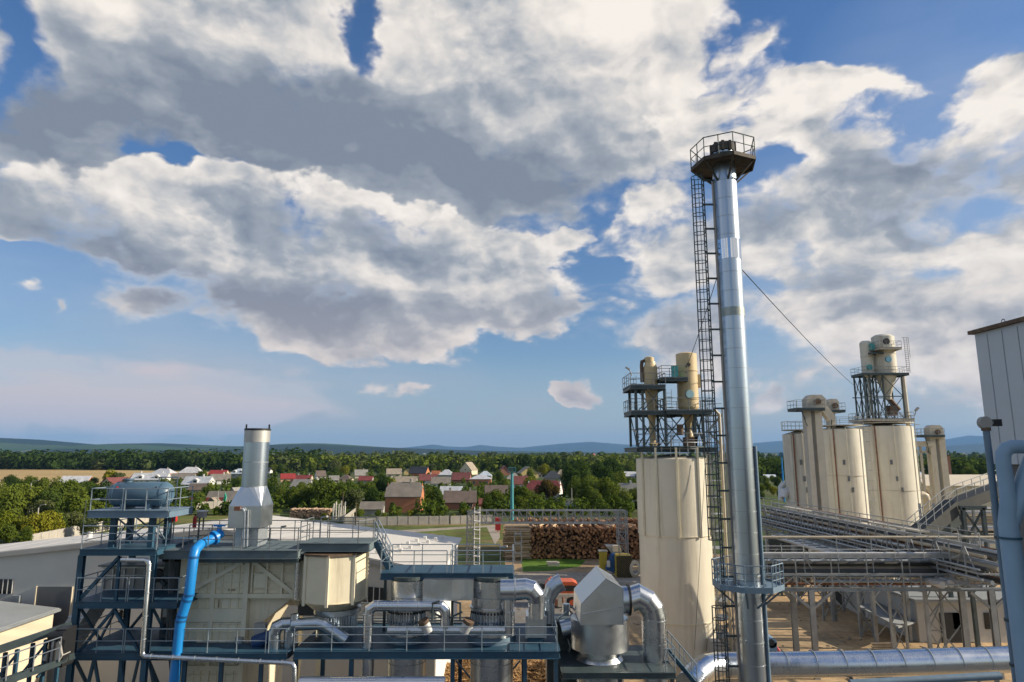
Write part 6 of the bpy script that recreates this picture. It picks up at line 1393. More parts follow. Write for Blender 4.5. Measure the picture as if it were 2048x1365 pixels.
q = MB(); q.rail([(xr0,YR-.95,Z(1110,YR)),(X(1598,1110,YR),YR-.95,Z(1110,YR))], .8, 1.6); q.rail([(X(1608,1110,YR),YR-.95,Z(1110,YR)),(X(1890,1110,YR),YR-.95,Z(1110,YR))], .55, 2.2, ()); q.build('railing', MAT['galv'], PB)
for px in (1606, 1617, 1955, 1973):
    x = X(px,1250,YR); dy = -.9 if px in (1617,1973) else 1.6; MB().ibeam((x,YR+dy,0),(x,YR+dy,Z(1181,YR+dy)),.42,.30,.05).build('column', MAT['rackgrey'], PB)
q = MB()
for px, s in ((1617,1),(1617,-1),(1973,1),(1973,-1)): x = X(px,1250,YR); q.bar((x+s*.1,YR-.9,Z(1212,YR)),(x+s*1.6,YR-.9,Z(1180,YR)),.2,.2)
for px in (1606,): q.bar((X(1606,1250,YR),YR+1.6,Z(1212,YR)),(X(1580,1250,YR),YR+1.6,Z(1180,YR)),.24,.24)
q.build('knee_brace', MAT['rackgrey'], PB)
# diagonal rack
A, B = Vector((X(1522,1003,92),92,10.4)), Vector((X(2000,1090,50),50,10.3)); dr = (B-A).normalized(); pr = Vector((-dr.y,dr.x,0)).normalized()
DR = thing('diagonal_pipe_rack', (A+B)/2-Vector((0,0,10.4)), 'long diagonal rack of many pipes running from the far silos towards the right foreground', 'pipe rack')
def dline(o, z, r, mat, a=0., b=1.): q = MB(); q.tube([A.lerp(B,a)+pr*o+Vector((0,0,z)), A.lerp(B,b)+pr*o+Vector((0,0,z))], r, 9); q.build('pipe', MAT[mat], DR)
rr2 = random.Random(12)
for k in range(16): dline(-rr2.uniform(-1.7,1.9), rr2.uniform(-3.0,.3), rr2.uniform(.04,.12), rr2.choice(('galv','conc_d','rackgrey','whitepipe','beigepipe','rustd')), rr2.uniform(0,.4), rr2.uniform(.6,1))
for o, z, r_, m_, a, b in ((-1.3,-.7,.16,'galv',0,1),(-.8,-.75,.2,'whitepipe',.05,.9),(-.2,-.7,.13,'conc_d',0,1),(.5,-.8,.22,'conc_d',0,1),(1.2,-.7,.14,'beigepipe',0,1),(-1.2,-1.6,.2,'conc_d',0,1),(-.5,-1.55,.15,'galv',0,1),(.3,-1.6,.2,'beigepipe',.1,1),(1.1,-1.6,.16,'conc_d',0,1),
    (-1.3,-2.5,.24,'whitepipe',0,.85),(-.7,-2.5,.12,'rustd',.3,1),(0,-2.5,.2,'conc_d',0,1),(.9,-2.5,.16,'galv',0,1),(1.9,-3.1,.26,'whitepipe',.22,.93),(2.6,-3.2,.26,'whitepipe',.22,.93),(1.6,-2.3,.1,'galv',.2,1),(1.75,-1.6,.08,'galv',0,1)): dline(-o, z, r_, m_, a, b)
q = MB()
for o in (-1.6, 1.6):
    for z, h_ in ((0,.24),(-1.9,.14),(-2.9,.24)): q.bar(A+pr*o+Vector((0,0,z)), B+pr*o+Vector((0,0,z)), .14, h_)
    n_ = 26
    for i in range(n_):
        a, b = A.lerp(B,i/n_)+pr*o, A.lerp(B,(i+1)/n_)+pr*o; q.bar(a+Vector((0,0,0 if i%2 else -2.9)), b+Vector((0,0,-2.9 if i%2 else 0)), .07); q.bar(a, a+Vector((0,0,-2.9)), .09)
for i in range(27): c = A.lerp(B,i/26); q.bar(c-pr*1.6+Vector((0,0,-1.9)), c+pr*1.6+Vector((0,0,-1.9)), .09); q.bar(c-pr*3.3+Vector((0,0,-2.9)), c+pr*1.6+Vector((0,0,-2.9)), .1)
q.build('truss', MAT['rackgrey'], DR)
q = MB(); c0, c1 = A.lerp(B,.18)+Vector((0,0,.12)), A.lerp(B,.8)+Vector((0,0,.12)); q.bar(c0, c1, 1.0, .16); q.build('cover_plate', MAT['beige'], DR)
q = MB(); q.rail([A-pr*1.5, B-pr*1.5], 1.0, 2.2, (.5,), .04); q.build('railing', MAT['rackgrey'], DR)
for i, f_ in enumerate((.12,.3,.48,.66,.84)):
    for o in (-1.6, 1.6):
        c = A.lerp(B,f_)+pr*o; MB().bar((c.x,c.y,0),(c.x,c.y,7.4),.26).build('column', MAT['rackgrey'], DR)
    q = MB(); c = A.lerp(B,f_); 
    for z0, z1_ in ((.5,3.8),(3.8,7.3)): q.bar(c-pr*1.6+Vector((0,0,z0-10.4)), c+pr*1.6+Vector((0,0,z1_-10.4)), .09); q.bar(c+pr*1.6+Vector((0,0,z0-10.4)), c-pr*1.6+Vector((0,0,z1_-10.4)), .09)
    q.build('brace', MAT['rackgrey'], DR)
# second rack behind: stacked pale pipes at the right
RK = thing('pipe_rack', (X(1930,1060,68),68,0), 'stack of pale horizontal pipes behind the inclined conveyor support', 'pipe rack')
for i, (py, r_, m_) in enumerate(((1018,.16,'galv'),(1026,.2,'whitepipe'),(1034,.14,'beigepipe'),(1041,.26,'beigepipe'),(1049,.16,'galv'),(1057,.24,'whitepipe'),(1064,.14,'conc_d'),(1071,.2,'beigepipe'),(1078,.18,'galv'),(1088,.2,'whitepipe'))):
    q = MB(); q.tube([P(1868+(i*13)%23,py,68+i*.3), P(2060,py,68+i*.3)], r_, 9); q.build('pipe', MAT[m_], RK)
q = MB()
for px in (1885,1915,1945,1985): x = X(px,1060,68); q.bar((x,67.6,0),(x,67.6,Z(1012,68)),.2); q.bar((x,71.4,0),(x,71.4,Z(1012,68)),.2)
q.build('frame', MAT['rackgrey'], RK)
# lattice trestles below
for i, (px, Y) in enumerate(((1661,72),(1702,76),(1733,66),(1797,60),(1872,58))):
    t = thing('lattice_trestle', (X(px,1250,Y),Y,0), ['lattice trestle in the shade below the rack, leftmost of the row','lattice trestle in the shade below the rack, second from the left','lattice trestle standing at the canopy corner','thin lattice trestle before the canopy roof','lattice trestle standing before the low grey building'][i], 'trestle')
    x = X(px,1250,Y); w_ = .62
    for s in (-1, 1): MB().bar((x+s*w_,Y,0),(x+s*w_,Y,7.3),.18).build('post', MAT['rackgrey'], t)
    q = MB()
    for k in range(3): z0, z1_ = .2+k*2.35, .2+(k+1)*2.35; q.bar((x-w_,Y,z0),(x+w_,Y,z1_),.07); q.bar((x+w_,Y,z0),(x-w_,Y,z1_),.07); q.bar((x-w_,Y,z1_),(x+w_,Y,z1_),.08)
    q.build('lacing', MAT['rackgrey'], t)
# low-level shaded machinery under the racks
q = MB(); r = random.Random(4)
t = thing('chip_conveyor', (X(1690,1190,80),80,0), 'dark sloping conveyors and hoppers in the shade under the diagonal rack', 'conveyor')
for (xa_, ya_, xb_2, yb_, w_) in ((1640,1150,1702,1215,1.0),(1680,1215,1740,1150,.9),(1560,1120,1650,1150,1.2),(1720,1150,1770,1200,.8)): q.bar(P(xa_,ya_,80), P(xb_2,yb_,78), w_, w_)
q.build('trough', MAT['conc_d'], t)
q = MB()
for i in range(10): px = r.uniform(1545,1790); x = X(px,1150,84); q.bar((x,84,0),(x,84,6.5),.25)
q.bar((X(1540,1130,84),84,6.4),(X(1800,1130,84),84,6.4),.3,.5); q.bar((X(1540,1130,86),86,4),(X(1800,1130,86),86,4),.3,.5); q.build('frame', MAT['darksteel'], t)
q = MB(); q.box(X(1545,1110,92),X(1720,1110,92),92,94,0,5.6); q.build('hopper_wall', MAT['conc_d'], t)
t = thing('chip_silo_base', (X(1768,1180,74),74,0), 'small cream cylindrical silo base under the racks', 'silo'); x = X(1768,1180,74)
q = MB(); q.lathe((x,74,0), [(1.3,0),(1.3,5.2),(1.6,5.3),(1.6,6.4),(.6,6.9)], 28, True); q.build('shell', MAT['silof'], t)
q = MB(); q.tube([(x,74,5.15),(x,74,5.3)], 1.65, 28); q.build('ring', MAT['beige'], t)
# inclined covered conveyor at the right
IC = thing('covered_conveyor', (X(1900,1020,63),63,0), 'dark covered conveyor climbing to the right towards the blue duct', 'conveyor')
a, b, c = P(1828,1078,61), P(1905,1012,62.5), P(2010,974,64); q = MB(); q.bar(a, b, 1.5, 1.15); q.bar(b-(b-a).normalized()*.3, c, 1.5, 1.0); q.build('gallery', MAT['conc_d'], IC)
q = MB(); o = Vector((-.0,-.8,.55)); q.rail([a+o,b+o], 1.0, 1.1, (.5,), .035); q.rail([b+o,c+o], 1.0, 1.1, (.5,), .035); o = Vector((0,.8,.55)); q.rail([a+o,b+o,c+o], 1.0, 1.1, (.5,), .035); q.build('railing', MAT['rackgrey'], IC)
q = MB(); q.bar(P(1850,1088,61.5), P(1912,1040,62.5), .8, .8); q.build('lower_chute', MAT['darksteel'], IC)
for px in (1929, 1969):
    for Y in (61.5, 64.5): x = X(px,1050,61.5); MB().bar((x,Y,0),(x,Y,Z(1015,62)),.3).build('column', MAT['darksteel'], IC)
q = MB(); x0_, x1_ = X(1929,1050,61.5), X(1969,1050,61.5)
for Y in (61.5, 64.5): xframe(q, x0_, x1_, Y, Z(1080,62), Z(1018,62), .14, False); q.bar((x0_-.3,Y,Z(1015,62)),(x1_+.3,Y,Z(1015,62)),.3,.35)
q.build('brace', MAT['darksteel'], IC)
# ------------------------------------------------------------------ big horizontal duct
YD = 43.0; q = MB(); rd = rpx(24,YD,8); pts = [P(1376,1372,40.5),P(1392,1352,41.5),P(1412,1336,42.3),P(1438,1331,YD),P(1560,1330,YD),P(1750,1327,YD),P(2010,1319,YD),P(2150,1315,YD)]
q.tube(pts, rd, 32, True, True); HDu = tag(q.build('horizontal_duct', MAT['clad']), 'big silver horizontal duct passing behind the chimney foot to the right edge', 'duct')
q = MB(); q.bands(pts[3],pts[-1],rd,1.75,.05,.014,32,.5); q.build('seam', MAT['galv'], HDu)
q = MB()
for px in (1400, 1700, 1990): x = X(px,1330,YD); q.box(x-.1,x+.1,YD-.1,YD+.1,0,Z(1330,YD)-rd)
q.build('saddle_post', MAT['rackgrey'], HDu)
t = thing('fan_motor', (X(1541,1300,45),45,0), 'small blue fan motor housing on top of the duct behind the chimney', 'motor'); c = P(1541,1292,44.6)
q = MB(); q.box(c.x-.3,c.x+.3,44.3,45.2,c.z-1.2,c.z+.25); q.tube([c+Vector((0,-.3,.25)), c+Vector((0,.5,.25))], .32, 16); q.build('housing', MAT['blueduct'], t); q = MB(); q.tube([c+Vector((-.05,-.32,.28)), c+Vector((-.05,-.36,.28))], .2, 14); q.build('port', MAT['black'], t)
q = MB(); c = P(1555,1300,44.8); q.tube([c+Vector((-.2,0,-.5)), c, c+Vector((.2,0,-.25))], .13, 10); q.build('valve', MAT['red'], t)
q = MB(); q.tube([P(1700,1368,41),P(2000,1352,41)], .22, 14); tag(q.build('lower_pipe', MAT['bluel']), 'blue grey pipe below the big horizontal duct at the bottom edge', 'pipe')
# ------------------------------------------------------------------ grey building, blue ducts, pole at right
YW = 25.0; xw = X(1965,800,YW); zt_, zb_ = Z(669,YW), Z(928,YW)
WB = thing('grey_tower_building', (xw+4,17,0), 'tall pale grey clad building cut by the right edge of the frame', 'building')
q = MB(); q.box(xw,xw+8,9,YW,zb_,zt_); q.build('wall', MAT['cladwhite'], WB)
q = MB(); q.box(xw+.5,xw+7.5,9.5,YW-.4,0,zb_-.01); q.build('base_wall', MAT['door'], WB)
q = MB(); q.box(xw-.16,xw+8.2,8.8,YW+.16,zt_+.002,zt_+.14); q.build('roof', MAT['rust'], WB)
q = MB()
for i in range(18): yy = YW-.65-i*.75; q.box(xw-.014,xw+.01,yy-.013,yy+.013,zb_,zt_-.1)
q.build('panel_seam', M('panel_seam_grey',(.30,.33,.36),.6), WB)
q = MB(); q.hoop((0,0,0), .12, .025, 10); q2 = MB(); q2.v = [(xw+.1, YW-1.4+v[0]*.7, zt_+.22+v[1]*.7) for v in q.v]; q2.f = q.f; q2.s = q.s; q2.build('lifting_eye', MAT['darksteel'], WB)
Yd = 19.0; xd = X(2023,1100,Yd); rdu = .25
q = MB(); xu = X(2008,940,Yd); q.tube([(xd,Yd,0),(xd,Yd,Z(1050,Yd)),(xu+.02,Yd,Z(1000,Yd)),(xu,Yd,Z(925,Yd)),(xu+.03,Yd,Z(909,Yd)),(xu+.14,Yd,Z(898,Yd)),(xu+.32,Yd,Z(894,Yd)),(xu+1.7,Yd,Z(894,Yd))], rdu, 28, True, False, rs=[.25,.25,.205,.19,.19,.19,.19,.19])
BD = tag(q.build('blue_duct', MAT['blueduct']), 'thick blue grey duct standing at the right edge with a bend on top', 'duct')
q = MB(); c0 = Vector((xd+.06,Yd,Z(1045,Yd))); q.tube([c0, c0+Vector((.34,0,.62)), c0+Vector((.6,0,1.25)), c0+Vector((.95,0,1.9))], .23, 20); q.build('branch', MAT['blueduct'], BD)
q = MB(); z_ = Z(1076,Yd); q.tube([(xd,Yd,z_-.03),(xd,Yd,z_+.03)], rdu*1.16, 28); q.build('flange', M('dark_teal_flange',(.02,.09,.14),.5), BD)
Yp = 19.4; q = MB(); xp = X(2001,1100,Yp); q.tube([(xp,Yp,0),(xp,Yp,Z(862,Yp))], .09, 14); PL = tag(q.build('standpipe', MAT['bluel']), 'slim grey standpipe left of the blue duct with a round white head', 'pipe')
q = MB(); z_ = Z(862,Yp); q.tube([(xp,Yp,z_),(xp,Yp,z_+.09)], .125, 14); q.build('collar', MAT['rust'], PL)
q = MB(); c = Vector((xp-.02,Yp,Z(846,Yp))); q.tube([c+Vector((0,-.08,0)), c+Vector((0,.08,0))], .18, 24); q.build('round_head', WM['grey'], PL)
q = MB(); q.tube([c+Vector((.06,0,0)), c+Vector((.3,0,0))], .035, 8); q.build('arm', MAT['galv'], PL)
q = MB(); q.box(c.x+.26,c.x+.44,Yp-.1,Yp+.1,c.z-.1,c.z+.1); q.build('sensor_box', MAT['black'], PL)
for py in (1075,1240,1330): q = MB(); z_ = Z(py,Yp); q.tube([(xp,Yp,z_-.04),(xp,Yp,z_+.04)], .12, 14); q.build('clamp', MAT['darksteel'], PL)
# ------------------------------------------------------------------ sheds in the right yard
t = thing('canopy_roof', (X(1790,1250,67),67,0), 'open canopy with grey sheet roof on braced posts in the right yard', 'canopy')
cor = [P(1716,1215,67), P(1797,1257,61), P(1878,1233,69), P(1792,1197,76)]
q = MB(); q.hexa(cor, [p+Vector((0,0,.14)) for p in cor]); q.build('roof', MAT['greyroof'], t)
for k, p in enumerate((cor[0].lerp(cor[1],.1), cor[0].lerp(cor[1],.5), cor[0].lerp(cor[1],.93), cor[1].lerp(cor[2],.9))): MB().box(p.x-.1,p.x+.1,p.y+.2,p.y+.4,0,p.z).build('post', MAT['rackgrey'], t)
q = MB(); p0, p1 = cor[0].lerp(cor[1],.1), cor[0].lerp(cor[1],.5); q.bar((p0.x,p0.y+.3,.1),(p1.x,p1.y+.3,p1.z),.08); q.bar((p1.x,p1.y+.3,.1),(p0.x,p0.y+.3,p0.z),.08); q.build('brace', MAT['rackgrey'], t)
x0_, x1_ = X(1812,1250,66), X(2040,1250,66); t = thing('low_building', ((x0_+x1_)/2,72,0), 'low grey flat roofed building in the right yard behind the posts', 'building')
q = MB(); q.box(x0_,x1_,64,80,0,3.6); q.build('wall', MAT['hallwall'], t)
q = MB(); q.box(x0_-.4,x1_+.4,63.5,80.5,3.602,3.85); q.box(x0_-.3,x1_,79.2,80,3.86,4.8); q.build('roof', MAT['greyroof'], t)
q = MB()
for f_ in (.35,.62,.8): x = x0_+(x1_-x0_)*f_; q.box(x-.6,x+.6,63.9,64.02,1.2,2.6)
q.build('window', MAT['glass'], t)
q = MB(); x = x0_+2.0; q.box(x,x+2.0,63.9,64.02,0,2.6); q.build('door', MAT['conc_d'], t)
t = thing('board_pile', (X(1775,1295,60),60,0), 'small brown heap of boards on the sand beside the canopy', 'boards'); c = P(1775,1296,60)
q = MB()
for k in range(7): q.bar((c.x-.9+rnd.uniform(-.2,.2),60+k*.15,.15+.1*k),(c.x+.9,60+k*.12,.1+.12*k),.25,.08)
q.build('board_stack', MAT['wood'], t)
# ------------------------------------------------------------------ white hall, left buildings
YH0, YH1, YH2 = 52.0, 62.0, 45.0
HL = thing('production_hall', (X(450,1080,YH0),YH0,0), 'wide pale hall with broad low gable roof behind the boiler plant', 'hall')
aN = P(436,1060,YH0); xE = X(873,1147,YH2); zE = Z(1147,YH2); xLe = X(-420,1142,YH0); zLe = aN.z-(aN.x-xLe)*(aN.z-zE)/(xE-aN.x)*.95
bot = [(xLe,YH0),(aN.x,YH0),(xE,YH2),(xE,YH1),(aN.x,YH1),(xLe,YH1)]; zz_ = [zLe,aN.z,zE,zE,aN.z,zLe]
q = MB(); n = 6; q.add([(p[0],p[1],0) for p in bot]+[(p[0],p[1],z) for p, z in zip(bot, zz_)], [(i,(i+1)%n,n+(i+1)%n,n+i) for i in range(n)]+[(11,10,7,6),(10,9,8,7)][::1]); q.build('wall', MAT['hallwall'], HL)
def roofz(x): return (aN.z-(x-aN.x)*(aN.z-zE)/(xE-aN.x)) if x > aN.x else (aN.z-(aN.x-x)*(aN.z-zLe)/(aN.x-xLe))
q = MB(); o_ = .3
L4 = [(xLe-.3,YH0-o_),(aN.x,YH0-o_),(aN.x,YH1+o_),(xLe-.3,YH1+o_)]; R4 = [(aN.x,YH0-o_),(xE+.35,YH2-o_),(xE+.35,YH1+o_),(aN.x,YH1+o_)]
for Q in (L4, R4): b_ = [(p[0],p[1],roofz(p[0])+.03) for p in Q]; q.hexa(b_, [(p[0],p[1],p[2]+.15) for p in b_])
for k in range(1, 9):   # sheet joints
    t_ = k/9; xx = aN.x+(xE-aN.x)*t_; q.bar((xx,YH0-.3-(YH0-YH2)*t_,roofz(xx)+.185),(xx,YH1+.2,roofz(xx)+.185),.05,.012); xx = aN.x+(xLe-aN.x)*t_; q.bar((xx,YH0-.3,roofz(xx)+.185),(xx,YH1+.2,roofz(xx)+.185),.05,.012)
q.build('roof', MAT['hallroof'], HL)
q = MB(); pp = [(xLe,YH0-.34),(aN.x,YH0-.34),(xE+.3,YH2-.34)]
for a_, b_ in zip(pp, pp[1:]): q.bar((a_[0],a_[1],roofz(a_[0])-.05),(b_[0],b_[1],roofz(b_[0])-.05),.06,.32)
q.build('gutter_trim', WM['grey'], HL)
q = MB(); pbx(q,66,1174,137,1300,YH0-.06,.05); q.build('roller_door', MAT['door'], HL)
q = MB(); pbx(q,64,1173,66,1300,YH0-.12,.11); pbx(q,137,1174,138.5,1300,YH0-.12,.11); q.build('door_frame', MAT['halllit'], HL)
for x0_, x1_, y0, y1 in ((-14,24,1159,1188),):
    q = MB(); pbx(q,x0_,y0,x1_,y1,YH0-.06,.05); wo_ = q.build('window', MAT['glass'], HL); q = MB(); n_ = 4
    for i in range(n_+1): px = x0_+(x1_-x0_)*i/n_; pbx(q,px-.7,y0,px+.7,y1,YH0-.10,.035)
    q.build('window_frame', WM['white'], wo_)
q = MB(); pbx(q,22,1192,38,1206,YH0-.2,.19); q.build('vent_box', MAT['galv'], HL)
def wallpt(t, z): return Vector((aN.x+(xE-aN.x)*t, YH0+(YH2-YH0)*t-.06, z))
t0, t1 = .70, .80; q = MB(); z0, z1_ = Z(1207,46.5), Z(1176,46.5); q.bar(wallpt(t0,(z0+z1_)/2), wallpt(t1,(z0+z1_)/2), .06, z1_-z0); wo_ = q.build('window', MAT['glass'], HL); q = MB()
for i in range(5): p = wallpt(t0+(t1-t0)*i/4, 0)+Vector((-.02,-.06,0)); q.box(p.x-.03,p.x+.03,p.y-.02,p.y+.02,z0,z1_)
q.build('window_frame', WM['white'], wo_)
for i in range(14):
    k = i//2; xx = xE-1.2-.42*k-(.9 if i%2 else 0); yy = YH1-1.5-k*2.0; z = roofz(xx)+.18; q = MB(); q.box(xx-.13,xx+.13,yy-.13,yy+.13,z,z+.26); q.build('roof_vent', WM['white'], HL)
q = MB(); q.box(xE+.004,xE+.05,YH2+.1,YH1-.1,0,zE-.12); q.build('side_wall', WM['white'], HL)
t = thing('roof_fan', (X(178,1080,57),57,Z(1085,57)), 'white round roof ventilator on the left hall roof behind the tower railing', 'ventilator'); c = P(178,1082,57)
q = MB(); q.lathe((c.x,57,0), [(.4,c.z-.6),(.4,c.z+.1),(.2,c.z+.3),(.22,c.z+.7),(.05,c.z+.75)], 16, True); q.build('cowl', WM['white'], t)
# small building bottom left: long side wall faces the sun
xs_, Ya, Yb_ = X(108,1222,50.5), 50.5, 24.0
zz = Z(1222,50.5); t = thing('low_shed', (xs_-6,36,0), 'low building bottom left with sunlit cream side wall and grey roof', 'building')
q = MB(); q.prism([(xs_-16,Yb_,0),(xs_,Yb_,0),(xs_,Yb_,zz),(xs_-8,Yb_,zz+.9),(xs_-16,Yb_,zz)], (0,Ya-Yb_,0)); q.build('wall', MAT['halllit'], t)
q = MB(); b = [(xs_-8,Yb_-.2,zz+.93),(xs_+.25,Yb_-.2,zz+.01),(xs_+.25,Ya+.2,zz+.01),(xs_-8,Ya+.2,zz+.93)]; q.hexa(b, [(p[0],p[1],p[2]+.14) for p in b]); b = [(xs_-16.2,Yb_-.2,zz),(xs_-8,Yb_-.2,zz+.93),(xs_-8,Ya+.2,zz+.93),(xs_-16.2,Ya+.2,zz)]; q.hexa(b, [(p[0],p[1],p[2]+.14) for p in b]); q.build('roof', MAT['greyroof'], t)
q = MB(); q.box(xs_+.26,xs_+.38,Yb_,Ya+.2,zz-.06,zz+.1); q.build('gutter', MAT['galv'], t)
# ------------------------------------------------------------------ fences and masts
def fence(name, label, pts, h, mat, step=2.5, cat='fence', thick=.14):
    t = thing(name, (pts[0][0],pts[0][1],0), label, cat); q = MB()
    for a, b in zip(pts, pts[1:]): q.bar((a[0],a[1],h/2),(b[0],b[1],h/2),thick,h)
    q.build('panels', mat, t); q = MB()
    for a, b in zip(pts, pts[1:]):
        a = Vector((*a,0)); b = Vector((*b,0)); n = max(1, int((b-a).length/step))
        for i in range(n+1): c = a.lerp(b, i/n); q.box(c.x-.12,c.x+.12,c.y-.12,c.y+.12,0,h+.08)
    q.build('fence_post', MAT['concrete'], t); return t
fence('concrete_fence', 'pale concrete panel fence running back along the left thicket', [gp(40,1098),gp(190,1066),gp(300,1044)], 2.2, WM['grey'] if False else MAT['concrete'])
fence('concrete_fence', 'grey concrete fence in front of the long low outbuilding', [gp(300,1030),gp(372,1020),gp(462,1016),gp(500,1012)], 2.2, MAT['concrete'])
fence('concrete_fence', 'long grey concrete fence before the brick houses', [gp(690,1052),gp(900,1049),gp(985,1047)], 2.0, MAT['concrete'])
fence('concrete_fence', 'short concrete fence leading back to the brick house shed', [gp(688,1050),gp(712,1030)], 2.0, MAT['concrete'])
fence('dark_sheet_fence', 'low dark red sheet fence above the concrete one', [gp(372,1012),gp(452,1011)], 2.6, RM['darkred'])
fence('garden_fence', 'white slatted garden fence beside the white cottage', [gp(1128,1012),gp(1195,1016)], 2.0, WM['cream'])
fence('garden_fence', 'dark blue sheet fence below the tall tree row', [gp(1125,1018),gp(1160,1024)], 1.8, MAT['blueduct'])
def mast(label, px, pb_, pt, mat, r=.25, head=True, name='lamp_mast', arm=0):
    Y = GY(pb_); x = X(px,pb_,Y); z = Z(pt,Y); t = thing(name, (x,Y,0), label, 'mast'); q = MB(); q.tube([(x,Y,0),(x,Y,z)], r, 10, rs=[r,r*.7]); q.build('pole', mat, t)
    if head:
        q = MB(); q.box(x-1.0,x+1.0,Y-.8,Y+.8,z-.1,z); q.rail([(x-1,Y-.8,z),(x+1,Y-.8,z),(x+1,Y+.8,z),(x-1,Y+.8,z)], 1.1, 1, (.5,), .05, loop=True); q.build('basket', mat, t)
        for s in (-.7, 0, .7): q = MB(); q.box(x+s-.22,x+s+.22,Y-1.0,Y-.85,z+.6,z+1.0); q.build('floodlight', MAT['darksteel'], t)
    if arm: q = MB(); q.tube([(x,Y,z),(x+arm*.5,Y,z+.5),(x+arm,Y,z+.6)], r*.5, 6); a = q.build('arm', mat, t); q = MB(); q.bar((x+arm,Y,z+.6),(x+arm*1.5,Y,z+.62),.25,.12); q.build('lamp_head', WM['grey'], a)
    return t
mast('tall teal floodlight mast rising behind the log yard', 1024, 1040, 944, MAT['tealmast'], .5)
mast('blue floodlight mast left of the far silos', 1569, 1005, 912, MAT['bluepipe'], .35)
mast('pale lamp post with blue top in front of the left thicket', 69, 1085, 1016, WM['grey'], .16, False, 'lamp_post', .9)
mast('pale lamp post among the left trees', 54, 1040, 966, WM['grey'], .14, False, 'lamp_post', 1.2)
mast('grey lamp post by the fence left of the stack', 434, 1020, 982, WM['grey'], .13, False, 'lamp_post', 1.0)
mast('thin dark utility pole right of the stack trees', 684, 1040, 985, MAT['bark'], .14, False, 'utility_pole')
mast('dark lamp pole before the white shed', 711, 1058, 1004, MAT['bark'], .15, False, 'lamp_post', 1.2)
mast('pale utility pole beside the white cottage', 1144, 1020, 976, WM['grey'], .13, False, 'utility_pole')
mast('pale utility pole by the grey tiled house', 1243, 1010, 972, WM['grey'], .14, False, 'utility_pole')
mast('thin pole rising behind the tank tower', 163, 1090, 1000, MAT['darksteel'], .07, False, 'utility_pole')
# birch trunks and poles stacked upright
t = thing('pole_rack', (X(678,1042,GY(1042)),GY(1042),0), 'bundle of pale birch poles standing upright beside the fence', 'poles'); q = MB(); r = random.Random(8)
for i in range(14): Y = GY(1044)+r.uniform(0,5); x = X(664+i*2.0,1040,Y); q.tube([(x,Y,0),(x+r.uniform(-.4,.4),Y+r.uniform(-.3,.3),r.uniform(3.2,5.0))], .14, 6)
q.build('pole_bundle', M('birch_bark',(.50,.48,.42),.8,0,.35,2.5), t)
# green sheet hung, satellite boat etc.
t = thing('green_tarpaulin', (X(447,1005,GY(1012)),GY(1012),0), 'bright green tarpaulin hanging beside the long outbuilding', 'tarpaulin'); Y = GY(1012); q = MB()
q.prism([P(441,1008,Y),P(449,1009,Y),P(452,995,Y),P(450,986,Y),P(447,998,Y)], (0,.6,0)); q.build('sheet', MAT['green'], t)
t = thing('turquoise_sheet', (X(213,1030,GY(1046)),GY(1046),0), 'turquoise sheet cover beside the pale fence left of the tank stand', 'sheet'); Y = GY(1050); q = MB(); q.prism([P(204,1045,Y),P(221,1040,Y),P(222,1031,Y),P(212,1034,Y)], (0,1.5,0)); q.build('cover', M('turquoise',(.05,.45,.36),.5), t)
# ------------------------------------------------------------------ log yard
def logmesh(r0, L_, nm, seed):
    r = random.Random(seed); q = MB(); q.tube([(0,0,0),(r.uniform(-.04,.04),L_*.5,r.uniform(-.04,.04)),(0,L_,0)], r0, 8, False, rs=[r0,r0*.93,r0*.86])
    return q
LM = []
for i in range(4):
    r0 = (.13,.16,.19,.15)[i]; q = logmesh(r0, 4.0, '', i); bark = q
    me = bpy.data.meshes.new('log'); e = MB(); e.v, e.f, e.s = list(q.v), list(q.f), list(q.s); nb = len(e.f)
    c = MB(); n = 8; e.add([v for v in q.v[:n]], [tuple(range(n-1,-1,-1))]); e.add([v for v in q.v[-n:]], [tuple(range(n))])
    me.from_pydata(e.v, [], e.f); me.materials.append(MAT['logside'] if i < 3 else MAT['loglit']); me.materials.append(MAT['logend'])
    for k, p in enumerate(me.polygons): p.material_index = 1 if k >= nb else 0; p.use_smooth = k < nb
    LM.append(me)
def log(i, loc, rz=0, sc=1.0, label='', group=''):
    o = bpy.data.objects.new('log', LM[i]); COL.objects.link(o); o.location = loc; o.rotation_euler = (0,rnd.uniform(0,6.28),rz); o.scale = (sc,1,sc)
    return tag(o, label, 'log', group)
r = random.Random(31); YL = 112.0; xl0, xl1 = X(1062,1090,YL), X(1330,1090,YL)
# nearest course of the front pile, individual logs; the rest of the pile one mass
idx = 0
for k in range(190):
    x = r.uniform(xl0, X(1275,1090,YL)); z = r.uniform(.15,4.9); log(r.randrange(3), (x, YL+r.uniform(-.25,.25), z), r.uniform(-.05,.05), r.uniform(.9,1.35), 'log in the front face of the log pile, cut end towards the camera', 'logs in the front face of the log pile')
for k in range(70):
    x = xl0-4.2+r.uniform(-.3,.3); y = YL+.1+r.uniform(0,1.2); z = .2+ (k/70)*5.0; log(3, (x+4.1, y, z), math.pi/2+r.uniform(-.12,.12), r.uniform(.8,1.2), 'peeled log lying crosswise at the left end of the log pile', 'crosswise logs at the left end of the pile')
for k in range(36):
    x = r.uniform(xl0, X(1275,1060,YL)); log(3 if k%3 else 1, (x, YL+r.uniform(0,1.5), 5.0+r.uniform(-.1,.25)), r.uniform(-.25,.25), r.uniform(.8,1.3), 'log lying loose on the top of the front pile', 'logs on top of the front pile')
q = MB()
